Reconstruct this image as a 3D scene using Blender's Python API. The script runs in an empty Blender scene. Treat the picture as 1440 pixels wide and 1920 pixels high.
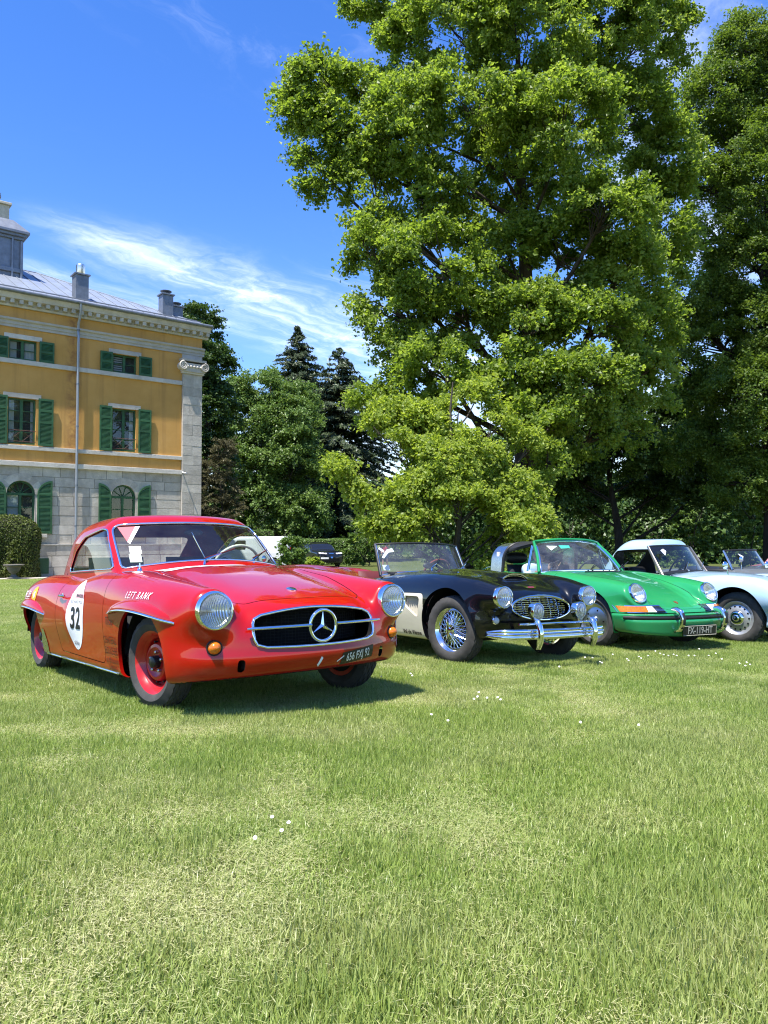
import bpy, bmesh, math, random
import numpy as np
from mathutils import Vector, Matrix
R = math.radians
PI = math.pi
SC = bpy.context.scene
COL = SC.collection
rng = np.random.default_rng(7)
random.seed(7)

# ------------------------------------------------------------------ camera, sky, sun, exposure
CAMZ = 2.0
FPX, HORIZON = 1442.0, 1008.0
cam_d = bpy.data.cameras.new('camera')
cam = bpy.data.objects.new('camera', cam_d)
COL.objects.link(cam)
cam.location = (0, 0, CAMZ)
cam.rotation_euler = (R(90) + math.atan2(HORIZON - 960, FPX), 0, 0)
cam_d.sensor_fit = 'VERTICAL'
cam_d.sensor_height = 36
cam_d.sensor_width = 36
cam_d.lens = 36 * FPX / 1920
cam_d.clip_start = 0.05
cam_d.clip_end = 3000
SC.camera = cam
SUNV = Vector((-0.234, -0.338, 1.0)).normalized()      # towards the sun
sun_d = bpy.data.lights.new('sun', 'SUN')
sun_d.energy = 4.6
sun_d.angle = R(0.53)
sun_d.color = (1.0, 0.955, 0.89)
sun = bpy.data.objects.new('sun', sun_d)
COL.objects.link(sun)
sun.rotation_euler = SUNV.to_track_quat('Z', 'Y').to_euler()
world = bpy.data.worlds.new('World')
SC.world = world
world.use_nodes = True
SC.view_settings.view_transform = 'Standard'
SC.view_settings.look = 'None'
SC.view_settings.exposure = 1.2
SC.view_settings.gamma = 1.0
SC.view_settings.use_curve_mapping = False
SC.cycles.use_denoising = True
SC.cycles.denoising_prefilter = 'NONE'
SC.cycles.sample_clamp_indirect = 1.3
SC.cycles.diffuse_bounces = 3
SC.cycles.filter_width = 1.15
SC.cycles.max_bounces = 10
SC.cycles.transparent_max_bounces = 16
SC.cycles.caustics_reflective = False
SC.cycles.caustics_refractive = False


def build_sky():
    nt = world.node_tree
    N, L = nt.nodes, nt.links
    for n in list(N): N.remove(n)
    def nd(t, **k):
        n = N.new(t)
        for a, b in k.items(): setattr(n, a, b)
        return n
    def math_(op, a, b=None, c=None):
        n = nd('ShaderNodeMath', operation=op)
        for i, v in enumerate((a, b, c)):
            if v is None: continue
            if isinstance(v, (int, float)): n.inputs[i].default_value = v
            else: L.new(v, n.inputs[i])
        return n.outputs[0]
    out = nd('ShaderNodeOutputWorld')
    bg = nd('ShaderNodeBackground')
    sky = nd('ShaderNodeTexSky')
    sky.sky_type = 'NISHITA'
    sky.sun_disc = False
    sky.sun_elevation = math.asin(SUNV.z)
    sky.sun_rotation = math.atan2(SUNV.x, SUNV.y)
    sky.altitude = 600
    sky.air_density = 1.15
    sky.dust_density = 0.35
    sky.ozone_density = 2.6
    hs = nd('ShaderNodeHueSaturation')
    hs.inputs['Hue'].default_value = 0.516
    hs.inputs['Saturation'].default_value = 1.33
    hs.inputs['Value'].default_value = 1.0
    L.new(sky.outputs[0], hs.inputs['Color'])
    tc = nd('ShaderNodeTexCoord')
    sep = nd('ShaderNodeSeparateXYZ')
    L.new(tc.outputs['Generated'], sep.inputs[0])
    zc = math_('MAXIMUM', sep.outputs[2], 0.03)
    px = math_('DIVIDE', sep.outputs[0], zc)
    py = math_('DIVIDE', sep.outputs[1], zc)
    # streak axes in the cloud plane
    ux, uy = 0.577, 0.817
    s = math_('ADD', math_('MULTIPLY', px, ux), math_('MULTIPLY', py, uy))
    t = math_('SUBTRACT', math_('MULTIPLY', px, uy), math_('MULTIPLY', py, ux))
    comb = nd('ShaderNodeCombineXYZ')
    L.new(s, comb.inputs[0]); L.new(t, comb.inputs[1])
    warp = nd('ShaderNodeTexNoise'); warp.inputs['Scale'].default_value = 1.6; warp.inputs['Detail'].default_value = 5
    L.new(comb.outputs[0], warp.inputs['Vector'])
    wv = nd('ShaderNodeVectorMath', operation='MULTIPLY_ADD')
    L.new(warp.outputs['Color'], wv.inputs[0]); wv.inputs[1].default_value = (1.3, 0.55, 0); L.new(comb.outputs[0], wv.inputs[2])
    mp = nd('ShaderNodeMapping'); mp.inputs['Scale'].default_value = (1.3, 3.0, 1)
    L.new(wv.outputs[0], mp.inputs['Vector'])
    n1 = nd('ShaderNodeTexNoise'); n1.inputs['Scale'].default_value = 2.1; n1.inputs['Detail'].default_value = 9; n1.inputs['Roughness'].default_value = 0.66
    L.new(mp.outputs[0], n1.inputs['Vector'])
    n2 = nd('ShaderNodeTexNoise'); n2.inputs['Scale'].default_value = 0.55; n2.inputs['Detail'].default_value = 3
    L.new(comb.outputs[0], n2.inputs['Vector'])
    # the band of cirrus crossing the view: centre line t = t0
    wsep = nd('ShaderNodeSeparateXYZ'); L.new(wv.outputs[0], wsep.inputs[0])
    wdt = math_('MAXIMUM', math_('MULTIPLY_ADD', s, 0.16, -0.11), 0.06)
    def band_at(t0, k):
        tt = math_('DIVIDE', math_('SUBTRACT', wsep.outputs[1], t0 + 0.275), math_('MULTIPLY', wdt, k))
        return math_('POWER', 2.718, math_('MULTIPLY', math_('MULTIPLY', tt, tt), -1))
    band = math_('MAXIMUM', math_('MAXIMUM', math_('MULTIPLY', band_at(CLOUD_T0, 1.0), .85), math_('MULTIPLY', band_at(CLOUD_T0 - .42, .6), .5)), math_('MULTIPLY', band_at(-.40, 1.2), .6))
    def ss(v, a, b):
        n = nd('ShaderNodeMapRange', interpolation_type='SMOOTHSTEP')
        L.new(v, n.inputs[0]); n.inputs[1].default_value = a; n.inputs[2].default_value = b
        return n.outputs[0]
    fib = ss(n1.outputs['Fac'], 0.33, 0.80)
    start = ss(s, 1.15, 1.6)
    c1 = math_('MULTIPLY', math_('MULTIPLY', band, start), math_('MULTIPLY_ADD', fib, 0.75, 0.10))
    gen = math_('MULTIPLY', ss(n2.outputs['Fac'], 0.50, 0.72), ss(n1.outputs['Fac'], 0.45, 0.75))
    gen = math_('MULTIPLY', gen, 0.35)
    low = math_('MULTIPLY', ss(s, 3.4, 6.5), 0.75)             # thicker veil towards the horizon
    low = math_('MULTIPLY', low, math_('MULTIPLY_ADD', math_('MULTIPLY', fib, ss(sep.outputs[2], 0.05, 0.2)), 0.75, 0.45))
    cl = math_('MINIMUM', math_('MAXIMUM', math_('ADD', c1, gen), low), 0.93)
    mix = nd('ShaderNodeMix', data_type='RGBA')
    L.new(cl, mix.inputs['Factor'])
    L.new(hs.outputs[0], mix.inputs['A'])
    mix.inputs['B'].default_value = (6.0, 6.5, 7.2, 1)
    L.new(mix.outputs['Result'], bg.inputs[0])
    bg.inputs[1].default_value = SKY_STRENGTH
    L.new(bg.outputs[0], out.inputs[0])

SKY_STRENGTH = 0.122
CLOUD_T0 = -2.25
build_sky()

# ------------------------------------------------------------------ terrain height
def gz(x, y):
    x = np.asarray(x, float); y = np.asarray(y, float)
    yc = np.clip(y, -30, 62)
    c = 9.5
    sm = c - np.logaddexp(0, (c - yc))
    z = CAMZ - 0.83 - 0.0145 * yc - 0.0345 * sm
    z = z - 0.0076 * 8 * np.tanh(x / 8) * np.exp(-(np.clip(y, 0, None) / 17) ** 4)
    return z

def ray(px, py):
    p = math.atan2(HORIZON - 960, FPX)
    u, v = (px - 720) / FPX, (960 - py) / FPX
    return Vector((u, math.cos(p) - v * math.sin(p), math.sin(p) + v * math.cos(p)))

def at_depth(px, py, Y):
    r = ray(px, py)
    return Vector((0, 0, CAMZ)) + r * (Y / r.y)

def on_ground(px, py):
    r = ray(px, py)
    lo, hi = 0.3, 400.0
    for _ in range(60):
        m = (lo + hi) / 2
        q = Vector((0, 0, CAMZ)) + r * m
        if q.z > gz(q.x, q.y): lo = m
        else: hi = m
    return q

# ------------------------------------------------------------------ materials
MATS = {}
def srgb(r, g, b):
    f = lambda c: c / 12.92 if c <= 0.04045 else ((c + 0.055) / 1.055) ** 2.4
    return (f(r / 255), f(g / 255), f(b / 255))

class NT:
    def __init__(s, m):
        s.m = m; m.use_nodes = True
        s.N, s.L = m.node_tree.nodes, m.node_tree.links
        s.b = s.N['Principled BSDF']
        s.out = s.N['Material Output']
    def n(s, t, **k):
        x = s.N.new(t)
        for a, b in k.items(): setattr(x, a, b)
        return x
    def link(s, a, b): s.L.new(a, b)
    def pos(s):
        return s.n('ShaderNodeTexCoord').outputs['Object']
    def noise(s, scale, detail=4, rough=0.55, vec=None, stretch=None):
        x = s.n('ShaderNodeTexNoise')
        x.inputs['Scale'].default_value = scale; x.inputs['Detail'].default_value = detail
        x.inputs['Roughness'].default_value = rough
        v = vec if vec is not None else s.pos()
        if stretch:
            mp = s.n('ShaderNodeMapping'); mp.inputs['Scale'].default_value = stretch
            s.link(v, mp.inputs['Vector']); v = mp.outputs[0]
        s.link(v, x.inputs['Vector'])
        return x.outputs['Fac']
    def ramp(s, fac, stops):
        r = s.n('ShaderNodeValToRGB')
        e = r.color_ramp.elements
        while len(e) < len(stops): e.new(0.5)
        for el, (p, c) in zip(e, stops):
            el.position = p; el.color = (*c, 1) if len(c) == 3 else c
        s.link(fac, r.inputs[0])
        return r.outputs[0]
    def mix(s, fac, a, b, mode='MIX'):
        x = s.n('ShaderNodeMix', data_type='RGBA', blend_type=mode)
        for key, v in (('Factor', fac), ('A', a), ('B', b)):
            i = x.inputs[key]
            if key == 'Factor': i = x.inputs[0]
            if isinstance(v, (int, float)): i.default_value = v
            elif isinstance(v, tuple): i.default_value = (*v, 1) if len(v) == 3 else v
            else: s.link(v, i)
        return x.outputs['Result']
    def bump(s, h, strength=0.3, dist=0.01):
        x = s.n('ShaderNodeBump')
        x.inputs['Strength'].default_value = strength; x.inputs['Distance'].default_value = dist
        s.link(h, x.inputs['Height']); s.link(x.outputs[0], s.b.inputs['Normal'])
    def map(s, v, a, b, c, d):
        x = s.n('ShaderNodeMapRange')
        s.link(v, x.inputs[0])
        for i, k in enumerate((a, b, c, d)): x.inputs[i + 1].default_value = k
        return x.outputs[0]

def mat(name, col, rough=0.5, metal=0.0, coat=0.0, spec=0.5, var=0.0, vscale=8.0, bump=0.0, bscale=60.0, bdist=0.004, trans=0.0, ior=1.45, rvar=0.0):
    if name in MATS: return MATS[name]
    m = bpy.data.materials.new(name)
    t = NT(m); b = t.b
    b.inputs['Base Color'].default_value = (*col, 1)
    b.inputs['Roughness'].default_value = rough
    b.inputs['Metallic'].default_value = metal
    b.inputs['Coat Weight'].default_value = coat
    b.inputs['Coat Roughness'].default_value = 0.03
    b.inputs['Specular IOR Level'].default_value = spec
    b.inputs['IOR'].default_value = ior
    b.inputs['Transmission Weight'].default_value = trans
    if var:
        f = t.noise(vscale, 5, 0.6)
        lo = tuple(c * (1 - var) for c in col); hi = tuple(min(1, c * (1 + var)) for c in col)
        t.link(t.ramp(f, [(0.3, lo), (0.7, hi)]), b.inputs['Base Color'])
    if rvar:
        t.link(t.map(t.noise(vscale * 2.3, 5, 0.65), 0.3, 0.7, max(0.02, rough - rvar), min(1, rough + rvar)), b.inputs['Roughness'])
    if bump:
        t.bump(t.noise(bscale, 4, 0.6), bump, bdist)
    m.diffuse_color = (*col, 1)
    MATS[name] = m
    return m

def glass_mat(name, tint=(0.93, 0.97, 0.95), refl=1.0, dust=0.012):
    """thin sheet glass: clear with a mirror coat by Fresnel and a film of dust"""
    if name in MATS: return MATS[name]
    m = bpy.data.materials.new(name); t = NT(m)
    t.N.remove(t.b)
    tr = t.n('ShaderNodeBsdfTransparent'); tr.inputs[0].default_value = (*tint, 1)
    gl = t.n('ShaderNodeBsdfGlossy'); gl.inputs['Roughness'].default_value = 0.01
    df = t.n('ShaderNodeBsdfDiffuse'); df.inputs[0].default_value = (0.75, 0.77, 0.78, 1)
    geo = t.n('ShaderNodeNewGeometry')
    dt = t.n('ShaderNodeVectorMath', operation='DOT_PRODUCT'); t.link(geo.outputs['Incoming'], dt.inputs[0]); t.link(geo.outputs['Normal'], dt.inputs[1])
    ab = t.n('ShaderNodeMath', operation='ABSOLUTE'); t.link(dt.outputs['Value'], ab.inputs[0])
    om = t.n('ShaderNodeMath', operation='SUBTRACT'); om.inputs[0].default_value = 1.0; t.link(ab.outputs[0], om.inputs[1])
    pw = t.n('ShaderNodeMath', operation='POWER'); t.link(om.outputs[0], pw.inputs[0]); pw.inputs[1].default_value = 5.0
    mu = t.n('ShaderNodeMath', operation='MULTIPLY_ADD'); t.link(pw.outputs[0], mu.inputs[0]); mu.inputs[1].default_value = 0.92 * refl; mu.inputs[2].default_value = 0.08 * refl
    m1 = t.n('ShaderNodeMixShader'); t.link(t.map(t.noise(5, 6, 0.7), 0.35, 0.75, dust * 0.3, dust * 1.8), m1.inputs[0])
    t.link(tr.outputs[0], m1.inputs[1]); t.link(df.outputs[0], m1.inputs[2])
    m2 = t.n('ShaderNodeMixShader'); t.link(mu.outputs[0], m2.inputs[0])
    t.link(m1.outputs[0], m2.inputs[1]); t.link(gl.outputs[0], m2.inputs[2])
    t.link(m2.outputs[0], t.out.inputs[0])
    MATS[name] = m
    return m

def paint(name, col, dirt=(0.20, 0.16, 0.10), dirt_amt=0.35, flake=0.0):
    """car lacquer: colour under a clear coat, a little road dust low on the panels"""
    if name in MATS: return MATS[name]
    m = bpy.data.materials.new(name); t = NT(m); b = t.b
    f = t.noise(2.2, 6, 0.65)
    base = t.ramp(f, [(0.3, tuple(c * 0.93 for c in col)), (0.7, tuple(min(1, c * 1.05) for c in col))])
    sep = t.n('ShaderNodeSeparateXYZ'); t.link(t.pos(), sep.inputs[0])
    low = t.map(sep.outputs[2], 0.16, 0.62, 1.0, 0.0)
    spk = t.map(t.noise(9, 8, 0.75), 0.38, 0.72, 0.0, 1.0)
    mu = t.n('ShaderNodeMath', operation='MULTIPLY'); t.link(low, mu.inputs[0]); t.link(spk, mu.inputs[1])
    m2 = t.n('ShaderNodeMath', operation='MULTIPLY'); t.link(mu.outputs[0], m2.inputs[0]); m2.inputs[1].default_value = dirt_amt
    t.link(t.mix(m2.outputs[0], base, dirt), b.inputs['Base Color'])
    b.inputs['Roughness'].default_value = 0.32
    b.inputs['Specular IOR Level'].default_value = 0.12
    b.inputs['Coat Weight'].default_value = 1.0
    t.link(t.map(t.noise(6, 7, 0.7), 0.3, 0.8, 0.008, 0.05), b.inputs['Coat Roughness'])
    m.diffuse_color = (*col, 1)
    MATS[name] = m
    return m

CHROME = mat('chrome', (0.86, 0.87, 0.88), 0.045, 1.0, rvar=0.03, vscale=12)
STEEL = mat('brushed_steel', (0.58, 0.59, 0.60), 0.28, 1.0, rvar=0.08)
RUBBER = mat('tyre_rubber', (0.052, 0.050, 0.047), 0.72, spec=0.35, var=0.25, vscale=14, bump=0.25, bscale=90)
BLACKR = mat('black_rubber', (0.014, 0.014, 0.015), 0.5)
DARK = mat('dark_cavity', (0.008, 0.008, 0.008), 0.85, spec=0.2)
UNDER = mat('underbody', (0.018, 0.017, 0.016), 0.8, spec=0.2)
VINYL = mat('black_vinyl', (0.018, 0.018, 0.02), 0.45, bump=0.2, bscale=140)
AMBER = mat('amber_lens', (0.60, 0.15, 0.008), 0.18, spec=0.5, coat=0.4, var=.35, vscale=60)
WHITEP = mat('white_print', (0.80, 0.80, 0.79), 0.4)
BLACKP = mat('black_print', (0.012, 0.012, 0.014), 0.45)
GLASS = glass_mat('window_glass')
LENS = glass_mat('lamp_glass', (0.97, 0.98, 0.97), 1.1, 0.13)
REFLECT = mat('reflector', (0.80, 0.81, 0.82), 0.16, 1.0)

# ------------------------------------------------------------------ geometry helpers
def link_mesh(name, me, m, parent=None):
    o = bpy.data.objects.new(name, me)
    if m is not None and len(me.materials) == 0: me.materials.append(m)
    COL.objects.link(o)
    if parent is not None: o.parent = parent
    return o

def tag(o, label=None, cat=None, group=None, kind=None):
    for k, v in (('label', label), ('category', cat), ('group', group), ('kind', kind)):
        if v: o[k] = v
    return o

def empty(name, loc=(0, 0, 0), rz=0, parent=None, label=None, cat=None, group=None):
    o = bpy.data.objects.new(name, None)
    o.empty_display_size = 0.1
    o.location = loc; o.rotation_euler = (0, 0, rz)
    COL.objects.link(o)
    if parent is not None: o.parent = parent
    tag(o, label, cat, group)
    return o

def np_mesh(name, V, F, smooth=True, normals=None):
    """fast mesh from arrays: F is (n,3) or (n,4)"""
    me = bpy.data.meshes.new(name)
    V = np.ascontiguousarray(V, np.float32); F = np.ascontiguousarray(F, np.int32)
    n, k = F.shape
    me.vertices.add(len(V)); me.vertices.foreach_set('co', V.ravel())
    me.loops.add(n * k); me.loops.foreach_set('vertex_index', F.ravel())
    me.polygons.add(n)
    me.polygons.foreach_set('loop_start', np.arange(0, n * k, k, dtype=np.int32))
    me.polygons.foreach_set('use_smooth', np.full(n, smooth, bool))
    me.update(calc_edges=True)
    if normals is not None:
        me.normals_split_custom_set_from_vertices(np.ascontiguousarray(normals, np.float32).tolist())
    return me

class G:
    def __init__(s): s.v = []; s.f = []
    def add(s, vs, fs):
        o = len(s.v)
        s.v += [tuple(p) for p in vs]
        s.f += [tuple(i + o for i in f) for f in fs]
        return s
    def box(s, x0, x1, y0, y1, z0, z1):
        vs = [(x0, y0, z0), (x1, y0, z0), (x1, y1, z0), (x0, y1, z0), (x0, y0, z1), (x1, y0, z1), (x1, y1, z1), (x0, y1, z1)]
        return s.add(vs, [(3, 2, 1, 0), (4, 5, 6, 7), (0, 1, 5, 4), (1, 2, 6, 5), (2, 3, 7, 6), (3, 0, 4, 7)])
    def prism(s, poly, h0, h1, fn):
        """poly: 2D ccw points; fn(u, v, h) -> point"""
        n = len(poly)
        vs = [fn(u, v, h0) for u, v in poly] + [fn(u, v, h1) for u, v in poly]
        return s.add(vs, [tuple(range(n))[::-1], tuple(range(n, 2 * n))] + [(i, (i + 1) % n, n + (i + 1) % n, n + i) for i in range(n)])
    def tube(s, path, r, seg=10, closed=False, cap=True, flat=None):
        P = [Vector(p) for p in path]; n = len(P)
        rr = r if hasattr(r, '__len__') else [r] * n
        T = []
        for i in range(n):
            a = P[i - 1] if (i > 0 or closed) else P[i]
            b = P[(i + 1) % n] if (i < n - 1 or closed) else P[i]
            T.append((b - a).normalized())
        up = Vector((0, 0, 1))
        if abs(T[0].dot(up)) > 0.9: up = Vector((1, 0, 0))
        u = (up - T[0] * up.dot(T[0])).normalized()
        vs = []
        for i in range(n):
            u = (u - T[i] * u.dot(T[i])).normalized()
            w = T[i].cross(u)
            for k in range(seg):
                a = 2 * PI * k / seg
                fa = flat if flat else (1, 1)
                vs.append(P[i] + (u * math.cos(a) * fa[0] + w * math.sin(a) * fa[1]) * rr[i])
        fs = []
        for i in range(n if closed else n - 1):
            j = (i + 1) % n
            for k in range(seg):
                l = (k + 1) % seg
                fs.append((i * seg + k, i * seg + l, j * seg + l, j * seg + k))
        if cap and not closed:
            fs.append(tuple(range(seg))[::-1]); fs.append(tuple((n - 1) * seg + k for k in range(seg)))
        return s.add(vs, fs)
    def lathe(s, prof, seg=32, M=None, rfun=None):
        """prof: (r, h); axis = local +z, placed by matrix M"""
        M = M or Matrix()
        vs, fs, n = [], [], len(prof)
        for k in range(seg):
            a = 2 * PI * k / seg
            for j, (r, h) in enumerate(prof):
                q = r if rfun is None else rfun(j, k, r)
                vs.append(M @ Vector((q * math.cos(a), q * math.sin(a), h)))
        for k in range(seg):
            l = (k + 1) % seg
            for j in range(n - 1):
                fs.append((k * n + j, l * n + j, l * n + j + 1, k * n + j + 1))
        return s.add(vs, fs)
    def disc(s, r, h, seg=32, M=None):
        M = M or Matrix()
        return s.add([M @ Vector((r * math.cos(2 * PI * k / seg), r * math.sin(2 * PI * k / seg), h)) for k in range(seg)], [tuple(range(seg))])
    def mesh(s, name, sharp=35):
        me = bpy.data.meshes.new(name)
        me.from_pydata([tuple(p) for p in s.v], [], s.f)
        if sharp is not None:
            me.shade_smooth()
            me.set_sharp_from_angle(angle=R(sharp))
        me.update()
        return me
    def build(s, name, m, parent=None, sharp=35, bevel=0.0):
        me = s.mesh(name, sharp)
        o = link_mesh(name, me, m, parent)
        if bevel:
            b = o.modifiers.new('bevel', 'BEVEL'); b.width = bevel; b.segments = 2; b.limit_method = 'ANGLE'; b.angle_limit = R(40)
        return o

def axis_matrix(pos, axis, up=(0, 0, 1)):
    z = Vector(axis).normalized()
    u = Vector(up); u = (u - z * u.dot(z)).normalized()
    x = u.cross(z).normalized()          # local y = up, local x = to the right seen from the front
    M = Matrix((x, u, z)).transposed().to_4x4()
    M.translation = Vector(pos)
    return M

def text_geo(body, size=1.0, shear=0.0, sx=1.0, spacing=1.0, bold=0.0, align='CENTER'):
    cu = bpy.data.curves.new('t', 'FONT')
    cu.body = body; cu.size = size; cu.shear = shear; cu.space_character = spacing
    cu.align_x = align; cu.align_y = 'CENTER'; cu.offset = bold
    cu.resolution_u = 3
    o = bpy.data.objects.new('t', cu)
    COL.objects.link(o)
    dg = bpy.context.evaluated_depsgraph_get()
    me = o.evaluated_get(dg).to_mesh()
    V = [(v.co.x * sx, v.co.y) for v in me.vertices]
    F = [tuple(p.vertices) for p in me.polygons]
    o.evaluated_get(dg).to_mesh_clear()
    bpy.data.objects.remove(o); bpy.data.curves.remove(cu)
    return V, F
# ------------------------------------------------------------------ implicit surfaces for coachwork
class C:
    """smooth curve through (x, v) knots (monotone cubic), tabulated"""
    def __init__(s, pts):
        pts = sorted(pts)
        x = np.array([p[0] for p in pts], float); v = np.array([p[1] for p in pts], float)
        h = np.diff(x); d = np.diff(v) / h
        m = np.zeros(len(x))
        if len(x) > 2:
            for i in range(1, len(x) - 1):
                if d[i - 1] * d[i] > 0:
                    w1, w2 = 2 * h[i] + h[i - 1], h[i] + 2 * h[i - 1]
                    m[i] = (w1 + w2) / (w1 / d[i - 1] + w2 / d[i])
        m[0], m[-1] = d[0], d[-1]
        s.t = np.linspace(x[0], x[-1], 600)
        k = np.clip(np.searchsorted(x, s.t, 'right') - 1, 0, len(h) - 1)
        u = (s.t - x[k]) / h[k]
        s.y = ((2 * u**3 - 3 * u**2 + 1) * v[k] + (u**3 - 2 * u**2 + u) * h[k] * m[k]
               + (-2 * u**3 + 3 * u**2) * v[k + 1] + (u**3 - u**2) * h[k] * m[k + 1])
    def __call__(s, x): return np.interp(x, s.t, s.y)

def smin(a, b, k):
    h = np.maximum(k - np.abs(a - b), 0) / k
    return np.minimum(a, b) - h * h * k * 0.25
def smax(a, b, k): return -smin(-a, -b, k)
def pos_(a): return np.maximum(a, 0)
def ell(u, v, ru, rv):
    """rough signed distance to an ellipse in a section"""
    d = np.sqrt((u / ru) ** 2 + (v / rv) ** 2 + 1e-9)
    return (d - 1) * np.minimum(ru, rv)

def poly_sd(px, py, poly, rad=0.0):
    """signed distance to a polygon, corners rounded by rad"""
    P = np.array(poly, float); n = len(P)
    if rad:
        c = P.mean(0)
        # shrink along edge normals
        Q = []
        for i in range(n):
            a, b, d = P[i - 1], P[i], P[(i + 1) % n]
            e1 = (b - a) / np.linalg.norm(b - a); e2 = (d - b) / np.linalg.norm(d - b)
            n1 = np.array([-e1[1], e1[0]]); n2 = np.array([-e2[1], e2[0]])
            if np.dot(c - b, n1) < 0: n1 = -n1
            if np.dot(c - b, n2) < 0: n2 = -n2
            bis = n1 + n2
            Q.append(b + bis * rad / max(0.25, 1 + np.dot(n1, n2)))
        P = np.array(Q)
    px, py = np.asarray(px, float), np.asarray(py, float)
    d = np.full(np.broadcast(px, py).shape, 1e9); s = np.ones_like(d)
    for i in range(n):
        a, b = P[i], P[i - 1]
        ex, ey = b[0] - a[0], b[1] - a[1]
        wx, wy = px - a[0], py - a[1]
        t = np.clip((wx * ex + wy * ey) / (ex * ex + ey * ey), 0, 1)
        d = np.minimum(d, (wx - ex * t) ** 2 + (wy - ey * t) ** 2)
        c1 = py >= a[1]; c2 = py < b[1]; c3 = ex * wy > ey * wx
        s = np.where((c1 & c2 & c3) | (~c1 & ~c2 & ~c3), -s, s)
    return s * np.sqrt(d) - rad

def fgrad(f, V, e=2e-3):
    x, y, z = V[:, 0], V[:, 1], V[:, 2]
    gx = f(x + e, y, z) - f(x - e, y, z)
    gy = f(x, y + e, z) - f(x, y - e, z)
    gz_ = f(x, y, z + e) - f(x, y, z - e)
    return np.stack([gx, gy, gz_], 1) / (2 * e)

def nets(f, lo, hi, h, newton=4):
    """surface nets -> vertices, triangles on f = 0"""
    ax = [np.arange(lo[i], hi[i] + h, h) for i in range(3)]
    S = f(ax[0][:, None, None], ax[1][None, :, None], ax[2][None, None, :])
    S = np.broadcast_to(S, tuple(len(a) for a in ax))
    I = S < 0
    n = I.astype(np.int8)
    cnt = sum(n[a:n.shape[0] - 1 + a, b:n.shape[1] - 1 + b, c:n.shape[2] - 1 + c] for a in (0, 1) for b in (0, 1) for c in (0, 1))
    mx = (cnt > 0) & (cnt < 8)
    idx = np.argwhere(mx)
    vid = np.full(mx.shape, -1, np.int64); vid[mx] = np.arange(len(idx))
    acc = np.zeros((len(idx), 3)); num = np.zeros(len(idx))
    corners = [(a, b, c) for a in (0, 1) for b in (0, 1) for c in (0, 1)]
    for c0 in corners:
        for d in range(3):
            if c0[d]: continue
            c1 = list(c0); c1[d] = 1
            s0 = S[idx[:, 0] + c0[0], idx[:, 1] + c0[1], idx[:, 2] + c0[2]]
            s1 = S[idx[:, 0] + c1[0], idx[:, 1] + c1[1], idx[:, 2] + c1[2]]
            cr = (s0 < 0) != (s1 < 0)
            t = np.where(cr, s0 / np.where(cr, s0 - s1, 1), 0)
            p = np.array(c0, float)[None] + t[:, None] * (np.array(c1) - np.array(c0))[None]
            acc[cr] += p[cr]; num[cr] += 1
    V = (idx + acc / num[:, None]) * h + np.array([a[0] for a in ax])
    Q = []
    for d in range(3):
        e, g = (d + 1) % 3, (d + 2) % 3
        A = np.take(I, range(0, I.shape[d] - 1), d); B = np.take(I, range(1, I.shape[d]), d)
        k = np.argwhere(A != B)
        k = k[(k[:, e] > 0) & (k[:, g] > 0) & (k[:, e] < I.shape[e] - 1) & (k[:, g] < I.shape[g] - 1)]
        ins = I[k[:, 0], k[:, 1], k[:, 2]]
        q = []
        for de, dg in ((1, 1), (0, 1), (0, 0), (1, 0)):
            c = k.copy(); c[:, e] -= de; c[:, g] -= dg
            q.append(vid[c[:, 0], c[:, 1], c[:, 2]])
        q = np.stack(q, 1)
        q[~ins] = q[~ins][:, ::-1]
        Q.append(q)
    Q = np.concatenate(Q)
    for _ in range(newton):
        v = f(V[:, 0], V[:, 1], V[:, 2]); g = fgrad(f, V)
        st = v[:, None] * g / np.maximum((g ** 2).sum(1), 0.05)[:, None]
        ln = np.linalg.norm(st, axis=1); st *= np.minimum(1, h * 0.6 / np.maximum(ln, 1e-9))[:, None]
        V = V - st
    # split quads on the shorter diagonal
    d1 = np.linalg.norm(V[Q[:, 0]] - V[Q[:, 2]], axis=1); d2 = np.linalg.norm(V[Q[:, 1]] - V[Q[:, 3]], axis=1)
    sw = d2 < d1
    T = np.concatenate([Q[~sw][:, [0, 1, 2]], Q[~sw][:, [0, 2, 3]], Q[sw][:, [0, 1, 3]], Q[sw][:, [1, 2, 3]]])
    return V, T

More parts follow.
